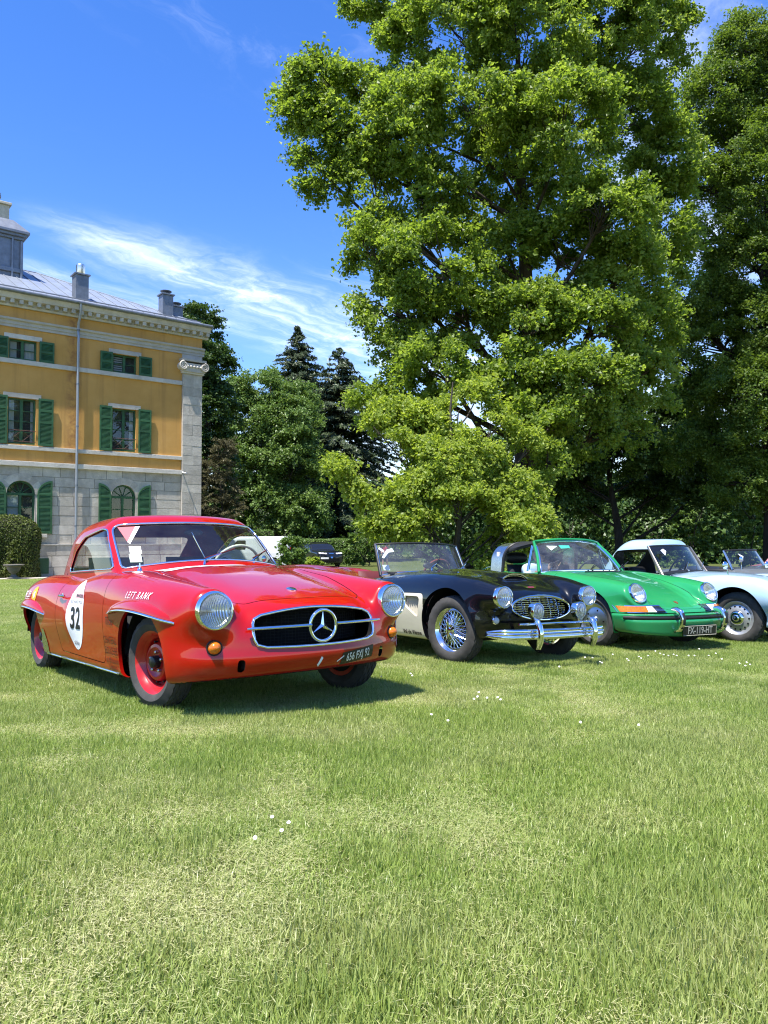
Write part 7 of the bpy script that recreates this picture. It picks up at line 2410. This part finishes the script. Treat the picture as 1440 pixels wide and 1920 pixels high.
def grass_mat():
    m = bpy.data.materials.new('grass_blade'); t = NT(m); b = t.b
    at = t.n('ShaderNodeAttribute'); at.attribute_name = 'tint'
    geo = t.n('ShaderNodeNewGeometry')
    green = t.ramp(at.outputs['Fac'], [(0, (0.148, 0.226, 0.029)), (.45, (0.330, 0.440, 0.079)), (.8, (0.473, 0.544, 0.149)), (.9, (0.591, 0.566, 0.254)), (1, (0.729, 0.680, 0.419))])
    big = t.map(t.noise(.9, 5, .62, vec=geo.outputs['Position']), .44, .68, 0, .58)
    dry = t.ramp(at.outputs['Fac'], [(0, (0.365, 0.393, 0.116)), (.5, (0.532, 0.524, 0.220)), (1, (0.729, 0.680, 0.419))])
    deep = t.map(t.noise(.55, 4, .6, vec=geo.outputs['Position'], stretch=(1, 1, 1)), .50, .70, 0, .45)
    c = t.mix(big, green, dry)
    c = t.mix(deep, c, t.ramp(at.outputs['Fac'], [(0, (0.148, 0.252, 0.035)), (1, (0.345, 0.461, 0.105))]))
    t.link(c, b.inputs['Base Color']); b.inputs['Roughness'].default_value = .38; b.inputs['Specular IOR Level'].default_value = .55
    tl = t.n('ShaderNodeBsdfTranslucent'); t.link(c, tl.inputs[0])
    mx = t.n('ShaderNodeMixShader'); mx.inputs[0].default_value = .45
    t.link(b.outputs[0], mx.inputs[1]); t.link(tl.outputs[0], mx.inputs[2]); t.link(mx.outputs[0], t.out.inputs[0])
    return m
def blade_patch(name, n, size, hgt, seed, straw=.06, flatness=.6, m=None):
    rg = np.random.default_rng(seed)
    p = rg.uniform(-size / 2, size / 2, (n, 2))
    # tufts: pull part of the blades together
    tc = rg.uniform(-size / 2, size / 2, (n // 25, 2)); k = rg.integers(0, len(tc), n); pull = rg.uniform(0, .75, n)[:, None]
    p = p * (1 - pull) + (tc[k] + rg.normal(0, .008, (n, 2))) * pull
    h = hgt * rg.uniform(.35, 1.35, n); w = rg.uniform(.0018, .0046, n)
    a = rg.uniform(0, 2 * PI, n); lean = rg.uniform(.15, 1.0, n) * flatness
    st = rg.random(n) < straw
    lean = np.where(st, rg.uniform(.7, 1.7, n), lean); h = np.where(st, h * .55, h); w = np.where(st, w * .6, w)
    d = np.stack([np.cos(a), np.sin(a)], 1); s = np.stack([-np.sin(a), np.cos(a)], 1)
    tw = rg.normal(0, .5, n); s = s * np.cos(tw)[:, None] + d * np.sin(tw)[:, None]
    z0 = np.where(st, rg.uniform(.004, .025, n), -.006)
    V = []
    for u, ww in ((0, 1), (.5, .85)):
        c = np.concatenate([p + d * (lean * h * u ** 1.8)[:, None], (z0 + h * u * np.where(st, .15, 1 - .22 * lean * u))[:, None]], 1)
        for sg in (-1, 1): V.append(c + np.concatenate([s * (sg * w * ww)[:, None] * .5, np.zeros((n, 1))], 1))
    V.append(np.concatenate([p + d * (lean * h)[:, None], (z0 + h * np.where(st, .15, 1 - .22 * lean))[:, None]], 1))
    VV = np.stack(V, 1).reshape(-1, 3); b = np.arange(n)[:, None] * 5
    T = np.concatenate([b + np.array([[0, 1, 3]]), b + np.array([[0, 3, 2]]), b + np.array([[2, 3, 4]])])
    me = np_mesh(name, VV, T, True)
    tint = np.where(st, rg.uniform(.85, 1, n), np.clip(rg.normal(.42, .26, n), 0, .84))
    at = me.attributes.new('tint', 'FLOAT', 'POINT'); at.data.foreach_set('value', np.repeat(tint, 5).astype(np.float32))
    me.materials.append(m)
    return bpy.data.objects.new(name, me)
def lawn_grass():
    m = grass_mat()
    src = []
    spec = [(1350, .32, .041, .05, .60), (1350, .32, .037, .07, .70), (1300, .32, .047, .04, .55), (1400, .32, .036, .20, .80), (1500, .32, .030, .42, .95)]
    for i, (n, s, h, st, fl) in enumerate(spec): src.append(blade_patch('blade_patch_%d' % i, n, s, h, 100 + i, st, fl, m))
    rg = np.random.default_rng(9)
    P = []; S = []
    def rows(y0, y1, sp, sc):
        y = y0
        while y < y1:
            hw = .56 * y + 1.0
            x = np.arange(-hw, hw, sp); k = len(x)
            P.append(np.stack([x + rg.uniform(-.5, .5, k) * sp, y + rg.uniform(-.5, .5, k) * sp], 1)); S.append(np.full(k, sc))
            y += sp
    rows(.6, 5.5, .145, 1.0); rows(5.5, 9.5, .165, 1.0); rows(9.5, 16, .23, 1.25); rows(16, 34, .42, 2.0)
    P = np.concatenate(P); S = np.concatenate(S)
    # keep the path and the house free
    ch, sh = math.cos(HOUSE_ROT), math.sin(HOUSE_ROT)
    lx = (P[:, 0] - HC.x) * ch + (P[:, 1] - HC.y) * sh; ly = -(P[:, 0] - HC.x) * sh + (P[:, 1] - HC.y) * ch
    ok = ~((ly > -2.4) & (lx < 6)); P, S = P[ok], S[ok]
    dry = vnoise(P[:, 0], P[:, 1], .33, 3) * .55 + vnoise(P[:, 0], P[:, 1], 1.3, 4) * .35 + rg.normal(0, .07, len(P)) + .04
    tall = vnoise(P[:, 0] + 9, P[:, 1], .8, 5) * .6 + rg.uniform(0, .4, len(P))
    vid = np.where(dry > .68, 4, np.where(dry > .58, 3, rg.integers(0, 3, len(P))))
    Z = gz(P[:, 0], P[:, 1])
    k = len(P); yaw = rg.uniform(0, 2 * PI, k); sz = (.82 + .42 * tall) * np.where(S > 1.5, 1.1, 1)
    o = scatter_object('lawn_grass', np.stack([P[:, 0], P[:, 1], Z], 1), vid, np.stack([yaw * 0, yaw * 0, yaw], 1), np.stack([S, S, sz], 1), src)
    tag(o, 'short green grass blades with dry straw covering the lawn', 'grass', kind='stuff')
lawn_grass()

# ------------------------------------------------------------------ the row of cars
car_red, _ = red_car(); place_car(car_red, -1.575, 6.13, -51.4, .018, .03)
place_car(black_car(), .575, 8.62, -58.0)
place_car(green_car(), 2.55, 10.2, -63, .005)
place_car(blue_car(), 4.13, 10.75, -51)
WHT = paint('white_lacquer', (.70, .71, .72), dirt_amt=.1)
w_ = simple_roadster('dark red open car with white folded cover half hidden behind the red bonnet', paint('maroon_lacquer', (.20, .012, .016)), mat('red_leather', (.28, .03, .035), .5), glass=False)
G().tube([(-1.12, y, .84) for y in np.linspace(-.42, .42, 9)], [.04, .07, .08, .08, .08, .08, .08, .07, .04], 12, flat=(.6, 1.2)).build('folded_cover', mat('white_canvas', (.66, .67, .70), .8), w_); place_car(w_, -1.75, 13.6, -38, .02)
w_ = simple_roadster('dark open car with low windscreen behind the pale blue fender', paint('grey_lacquer', (.10, .11, .12)), VINYL); place_car(w_, 6.65, 13.9, -52)
PK = paint('pink_lacquer', (.62, .25, .28), dirt_amt=.05)
SMOKE = mat('dark_glass', (.012, .014, .017), .05, 0, spec=.8)
w_, _b = box_car('car', 'pink coupe sloping up at the right edge of the picture', [(-1.9, .70), (-1.5, .98), (-.8, 1.25), (-.2, 1.30), (.3, 1.18), (.75, .90), (1.4, .80), (1.9, .62)], .78, PK, SMOKE, (1.2, -1.2), .31, [('side', [(-.75, .90), (.45, .90), (.1, 1.16), (-.6, 1.16)]), ('windscreen', ((.75, .90), (.25, 1.2)))], 'car')
w_['group'] = 'classic cars parked on the lawn'
place_car(w_, 9.6, 17.2, -150)
# ---- vehicles under the trees
VANW = paint('van_white', (.66, .68, .70), dirt_amt=.15)
van, vb = box_car('van', 'white panel van parked by the hedge behind the red hardtop', [(-2.3, 1.55), (-2.2, 1.80), (-1.6, 1.86), (.6, 1.86), (1.0, 1.72), (1.45, 1.20), (1.9, 1.05), (2.3, .85)], .92, VANW, SMOKE, (1.45, -1.35), .32, [('side', [(.25, 1.10), (1.15, 1.12), (.75, 1.62), (.25, 1.62)])], 'van', .12)
place_car(van, -7.25, 43.2, 172)
for s in (-1, 1): G().box(-2.30, -2.26, s * .86 - .05, s * .86 + .05, .95, 1.25).build('tail_light', mat('tail_red', (.35, .01, .01), .2), van)
for s in (-1, 1):
    r_ = project_flat('side_moulding', rect_geo(1.5, .62, 10, 5), mat('van_panel', (.60, .62, .64), .4), van, vb, lambda u, v: (-1.15 + u, s * 1.5, 1.30 + v), (0, -s, 0), .004)
suv, sb = box_car('car', 'black modern car with slim white headlights parked under the trees', [(-2.2, 1.05), (-2.0, 1.35), (-1.3, 1.56), (-.3, 1.60), (.35, 1.48), (.95, 1.10), (1.6, 1.02), (2.1, .88), (2.25, .6)], .90, paint('suv_black', (.010, .011, .013), dirt_amt=.05), SMOKE, (1.33, -1.3), .34, [('side', [(-1.75, 1.08), (.55, 1.06), (.2, 1.40), (-1.4, 1.42)]), ('windscreen', ((.98, 1.10), (.35, 1.46)))], 'car')
place_car(suv, -4.35, 51.0, -62)
LEDW = mat('white_lamp', (.85, .86, .88), .25)
for s in (-1, 1):
    for k in range(3): project_flat('headlight_module', rect_geo(.15, .07, 3, 1, .2 * s), LEDW, suv, sb, lambda u, v, k=k: (3.2, s * (.40 + .165 * k) + u, .86 + .012 * k + v), (-1, 0, 0), .02)
project_flat('shield_grille', ([(-.16, .16), (.16, .16), (.05, -.16), (0, -.20), (-.05, -.16)], [(0, 4, 3, 2, 1)]), CHROME, suv, sb, lambda u, v: (3.2, u, .72 + v), (-1, 0, 0), .02)
project_flat('lower_grille', rect_geo(1.1, .16, 6, 1), DARK, suv, sb, lambda u, v: (3.2, u, .46 + v), (-1, 0, 0), .02)
project_flat('number_plate', rect_geo(.5, .11, 4, 1), WHITEP, suv, sb, lambda u, v: (3.2, -.48 + u, .56 + v), (-1, 0, 0), .03)

# ------------------------------------------------------------------ people
SKIN = mat('skin', (.48, .27, .19), .5, spec=.4)
def skinned(name, pts, edges, rad, m, parent, sub=2):
    """continuous body surface grown on a skeleton"""
    me = bpy.data.meshes.new(name); me.from_pydata(pts, edges, []); me.update()
    o = link_mesh(name, me, m, parent)
    md = o.modifiers.new('skin', 'SKIN'); md.use_smooth_shade = True
    sv = me.skin_vertices[0].data
    for v, r in zip(sv, rad): v.radius = r if isinstance(r, tuple) else (r, r)
    sv[0].use_root = True
    s = o.modifiers.new('sub', 'SUBSURF'); s.levels = sub; s.render_levels = sub
    return o
def head(parent, pos, face, s=1.0, hat=None, hair=(.05, .03, .02), peak=True):
    M = axis_matrix(pos, face) @ Matrix.Scale(s, 4)       # local z = face direction, y up, x right
    def f(x, y, z):
        d = ell(np.sqrt(x ** 2 + (z * .92) ** 2), y, .078, .112)
        d = smin(d, np.sqrt(x ** 2 + (y + .055) ** 2 + (z - .045) ** 2) - .048, .05)                     # jaw
        d = smin(d, np.sqrt((x * 1.1) ** 2 + ((y + .012) * .7) ** 2 + (z - .088) ** 2) - .016, .02)       # nose
        d = smin(d, np.sqrt((np.abs(x) - .078) ** 2 * 4 + (y * .8) ** 2 + (z + .005) ** 2) - .026, .01)   # ears
        d = smax(d, -(np.sqrt((np.abs(x) - .031) ** 2 + (y - .012) ** 2 + (z - .092) ** 2) - .016), .02)  # eye sockets
        d = smax(d, -(np.sqrt((x * .5) ** 2 + ((y + .058) * 2.2) ** 2 + (z - .094) ** 2) - .012), .008)   # mouth
        return d
    V, T = nets(f, (-.12, -.14, -.12), (.12, .14, .14), .008, 3)
    V = np.array([tuple(M @ Vector(v)) for v in V])
    h = link_mesh('head', np_mesh('head', V, T), SKIN, parent)
    for sx in (-1, 1):
        G().lathe([(0, .012), (.008, .009), (.012, 0)], 10, M @ Matrix.Translation((sx * .031, .010, .066))).build('eye', BLACKP, h)
    HA = mat('hair_%d' % int(hair[0] * 100), hair, .7)
    def g(x, y, z): return smax(ell(np.sqrt(x ** 2 + (z * .90) ** 2), y, .086, .121), (z - .02) * .9 - (y - .03) * 1.1, .03)
    V, T = nets(g, (-.13, -.14, -.13), (.13, .16, .14), .010, 2)
    link_mesh('hair', np_mesh('hair', np.array([tuple(M @ Vector(v)) for v in V]), T), HA, h)
    if hat:
        g2 = lambda x, y, z: smax(ell(np.sqrt(x ** 2 + (z * .88) ** 2), y, .094, .128), .035 - y, .01)
        V, T = nets(g2, (-.13, 0, -.14), (.13, .16, .14), .008, 2)
        c = link_mesh('cap', np_mesh('cap', np.array([tuple(M @ Vector(v)) for v in V]), T), hat, h)
        if peak:
            P = [(x, .040 - .25 * x * x, z) for x, z in [(.075 * math.cos(a), .085 + .085 * math.sin(a)) for a in np.linspace(0, PI, 11)]] + [(-.085, .045, .05), (.085, .045, .05)]
            Q = [(x, y - .008, z) for x, y, z in P]; n = len(P)
            G().add([M @ Vector(p) for p in P + Q], [tuple(range(n)), tuple(range(n, 2 * n))[::-1]] + [(i, (i + 1) % n, n + (i + 1) % n, n + i) for i in range(n)]).build('cap_peak', hat, c)
    return h
def hand(parent, wrist, direction, up, s=1.0, curl=.6):
    d = Vector(direction).normalized(); u = Vector(up); u = (u - d * u.dot(d)).normalized(); r = d.cross(u)
    W = Vector(wrist)
    P = [W, W + d * .045 * s]; E = [(0, 1)]; Rr = [(.026 * s, .016 * s), (.034 * s, .016 * s)]
    for i, (o, l) in enumerate(((-.030, .070), (-.010, .080), (.010, .076), (.028, .060))):
        k = len(P)
        a = W + d * .085 * s + r * o * s; b = a + (d * math.cos(curl * .5) - u * math.sin(curl * .5)) * l * .45 * s; c = b + (d * math.cos(curl * 1.6) - u * math.sin(curl * 1.6)) * l * .55 * s
        P += [a, b, c]; E += [(1, k), (k, k + 1), (k + 1, k + 2)]; Rr += [.010 * s, .0088 * s, .0075 * s]
    k = len(P); a = W + d * .03 * s - r * .038 * s; b = a + (d * .7 - r * .6 - u * .3).normalized() * .038 * s; c = b + (d * .9 - r * .2 - u * .4).normalized() * .032 * s
    P += [a, b, c]; E += [(0, k), (k, k + 1), (k + 1, k + 2)]; Rr += [.013 * s, .010 * s, .008 * s]
    return skinned('hand', [tuple(p) for p in P], E, Rr, SKIN, parent, 1)
def standing_person():
    b = foot(722, 47.0)
    p = empty('person', (b[0], b[1], b[2] + .05), R(20), label='person in red shirt, red cap and blue shorts standing beyond the roadster windscreen', cat='person')
    shirt = mat('red_shirt', (.42, .03, .05), .8); jeans = mat('blue_denim', (.07, .11, .20), .85)
    skinned('body', [(0, 0, .90), (0, 0, 1.10), (0, .01, 1.30), (0, .0, 1.42), (.10, 0, .86), (.12, -.02, .48), (.12, .02, .09), (.13, -.12, .03), (-.10, 0, .86), (-.11, .02, .48), (-.12, .03, .09), (-.12, -.11, .03),
                     (.19, 0, 1.36), (.25, -.02, 1.10), (.20, -.20, 1.02), (-.19, 0, 1.36), (-.25, .03, 1.10), (-.24, -.05, .86)],
            [(0, 1), (1, 2), (2, 3), (0, 4), (4, 5), (5, 6), (6, 7), (0, 8), (8, 9), (9, 10), (10, 11), (2, 12), (12, 13), (13, 14), (2, 15), (15, 16), (16, 17)],
            [(.15, .11), (.14, .10), (.17, .11), .055, .095, .062, .042, .045, .095, .062, .042, .045, .058, .045, .034, .058, .045, .034], SKIN, p)
    skinned('shirt', [(0, 0, .92), (0, 0, 1.10), (0, .01, 1.30), (0, 0, 1.38), (.19, 0, 1.36), (.245, -.01, 1.15), (-.19, 0, 1.36), (-.245, .02, 1.15)], [(0, 1), (1, 2), (2, 3), (2, 4), (4, 5), (2, 6), (6, 7)], [(.165, .125), (.158, .118), (.186, .125), .075, .072, .062, .072, .062], shirt, p)
    skinned('shorts', [(0, 0, .93), (.10, 0, .84), (.115, -.015, .52), (-.10, 0, .84), (-.11, .015, .52)], [(0, 1), (1, 2), (0, 3), (3, 4)], [(.165, .125), .112, .092, .112, .092], jeans, p)
    head(p, (0, -.02, 1.56), (0, -1, -.1), 1.0, mat('red_cap', (.50, .03, .04), .7), (.15, .09, .05))
    hand(p, (.20, -.21, 1.02), (0, -1, .1), (1, 0, 0)); hand(p, (-.24, -.06, .85), (0, -.1, -1), (-1, 0, 0))
standing_person()
def seated_driver():
    g = [o for o in bpy.data.objects if o.name.startswith('car') and 'green sports' in o.get('label', '')][0]
    p = empty('person', label='person in dark cap and pale blue shirt sitting in the green car', cat='person')
    p.matrix_world = g.matrix_world
    p.location = g.matrix_world.translation; p.rotation_euler = g.matrix_world.to_euler()
    sh = mat('pale_blue_shirt', (.42, .55, .60), .8); tr = mat('dark_trousers', (.03, .035, .05), .85)
    Y = -.30; X = -.46; z0 = .50
    S_ = [(X, Y, z0), (X - .03, Y, z0 + .18), (X - .03, Y, z0 + .36), (X - .01, Y, z0 + .47),
          (X, Y + .18, z0 + .40), (X + .16, Y + .22, z0 + .22), (X + .30, Y + .10, z0 + .38), (X, Y - .18, z0 + .40), (X + .14, Y - .20, z0 + .20), (X + .30, Y - .06, z0 + .36)]
    skinned('body', S_ + [(X + .1, Y + .10, z0 - .02), (X + .48, Y + .12, z0 + .03), (X + .62, Y + .12, z0 - .20), (X + .1, Y - .10, z0 - .02), (X + .48, Y - .12, z0 + .03), (X + .62, Y - .12, z0 - .20)],
            [(0, 1), (1, 2), (2, 3), (2, 4), (4, 5), (5, 6), (2, 7), (7, 8), (8, 9), (0, 10), (10, 11), (11, 12), (0, 13), (13, 14), (14, 15)],
            [(.14, .11), (.14, .10), (.16, .10), .055, .055, .042, .032, .055, .042, .032, .085, .062, .045, .085, .062, .045], SKIN, p)
    skinned('shirt', S_[:6] + [(X + .25, Y + .14, z0 + .32), S_[7], S_[8], (X + .24, Y - .11, z0 + .30)], [(0, 1), (1, 2), (2, 3), (2, 4), (4, 5), (5, 6), (2, 7), (7, 8), (8, 9)], [(.155, .125), (.155, .115), (.178, .118), .070, .070, .058, .046, .070, .058, .046], sh, p)
    skinned('trousers', [(X, Y, z0 - .02), (X + .1, Y + .10, z0 - .02), (X + .48, Y + .12, z0 + .03), (X + .1, Y - .10, z0 - .02), (X + .48, Y - .12, z0 + .03)], [(0, 1), (1, 2), (0, 3), (3, 4)], [(.155, .12), .098, .075, .098, .075], tr, p)
    head(p, (X + .05, Y, z0 + .60), (.92, .12, -.38), 1.0, mat('navy_cap', (.015, .018, .035), .7), (.05, .035, .025))
    hand(p, (X + .30, Y + .09, z0 + .385), (.25, -.35, .85), (-1, 0, .2)); hand(p, (X + .30, Y - .055, z0 + .365), (.25, .35, .85), (-1, 0, .2))
seated_driver()

# ------------------------------------------------------------------ garden urn, small topiary, daisies
c = Vector(foot(27, 28.9)) + Vector((0, 0, .05))
u = empty('garden_urn', (c.x, c.y, c.z), HOUSE_ROT, label='stone garden urn on a foot before the clipped hedge', cat='urn')
UR = stone_mat('urn_stone', (.12, .11, .09), (.26, .24, .20))
G().box(-.20, .20, -.20, .20, 0, .09).build('plinth', UR, u, None, .01)
G().lathe([(.17, .09), (.12, .13), (.07, .20), (.09, .24), (.16, .29), (.22, .38), (.24, .46), (.26, .49), (.36, .53), (.37, .57), (.33, .575), (.28, .52), (0, .50)], 28).build('bowl', UR, u)
c2 = at_depth(26, 1040, c.y + .7)
tree('topiary_cone', 'small clipped cone bush behind the stone urn', (c2.x, c2.y, float(gz(c2.x, c2.y))), [((c2.x, c2.y, float(gz(c2.x, c2.y)) + .3 + .2 * k), (.34 - .055 * k, .34 - .055 * k, .2)) for k in range(6)], YEW, .06, 3500, (.10, .18), .9, .03, 'bush', seed=97, density=50, twig=False)
def daisies():
    pet = G()
    for k in range(13):
        a = 2 * PI * k / 13
        d = Vector((math.cos(a), math.sin(a), 0)); s = Vector((-math.sin(a), math.cos(a), 0))
        pet.add([d * .003 + s * .0014, d * .009 + s * .0024 + Vector((0, 0, .001)), d * .0125 + Vector((0, 0, .0005)), d * .009 - s * .0024 + Vector((0, 0, .001)), d * .003 - s * .0014], [(0, 1, 2, 3, 4)])
    pm = pet.mesh('petals', None); pm.materials.append(mat('white_petal', (.80, .80, .78), .6))
    dm = G().lathe([(.0042, 0), (.0040, .002), (.002, .0034), (0, .0037)], 10).mesh('flower_disc'); dm.materials.append(mat('yellow_disc', (.60, .38, .02), .7))
    sm = G().tube([(0, 0, 0), (.004, .002, -.03), (0, 0, -.062)], .0009, 5).mesh('stem'); sm.materials.append(mat('stem_green', (.08, .14, .03), .7))
    rr = random.Random(4)
    near = [(510, 1562, 'largest white daisy near the middle of the lawn, the upper one of three'), (541, 1573, 'white daisy on the lawn, the right one of a group of three'), (478, 1604, 'white daisy on the lawn, the lower left one of a group of three'), (528, 1589, 'half closed little daisy among three open ones')]
    far = [(845, 215), (852, 222), (895, 205), (905, 212), (935, 200), (965, 180), (985, 190), (1000, 196), (1020, 200), (1042, 195), (1055, 200), (1105, 200), (1130, 200), (1150, 170), (1190, 200), (1220, 190), (1245, 215), (740, 232), (732, 228), (700, 210), (668, 208), (785, 195), (560, 250)]
    right = [(1320, 235), (1350, 230), (1345, 245), (1365, 240)]
    mid = [(215, 385), (200, 395), (255, 390), (300, 388), (220, 365), (312, 398)]
    low = [(20, 465), (90, 492), (650, 500), (895, 512)]
    L_ = [(a, b, l, 1.0) for a, b, l in near]
    for S_, lab, sc in ((far, 'small white daisy in the scatter before the green car', 1.15), (right, 'small white daisy in the little cluster below the pale blue car', 1.2), (mid, 'small white daisy in the cluster before the black roadster', 1.15), (low, 'lone small white daisy on the lawn between the flower clusters', 1.1)):
        L_ += [(800 + a / 2.25, 1150 + b / 2.25, lab, sc) for a, b in S_]
    L_ += [(770, 1275, 'small white daisy beside the far front wheel of the red car', 1.1), (773, 1279, 'small white daisy beside the far front wheel of the red car', 1.1), (715, 1281, 'small white daisy beside the far front wheel of the red car', 1.0)]
    for a, b, lab, sc in L_:
        q = on_ground(a, b)
        o = empty('daisy', (q.x, q.y, q.z + .052), rr.uniform(0, 6), label=lab, cat='daisy', group='daisies in the lawn')
        o.rotation_euler = (rr.uniform(.45, .85), rr.uniform(-.3, .2), 0); o.scale = (sc * .56,) * 3
        for nm, me in (('petals', pm), ('flower_disc', dm), ('stem', sm)): link_mesh(nm, me, None, o)
daisies()
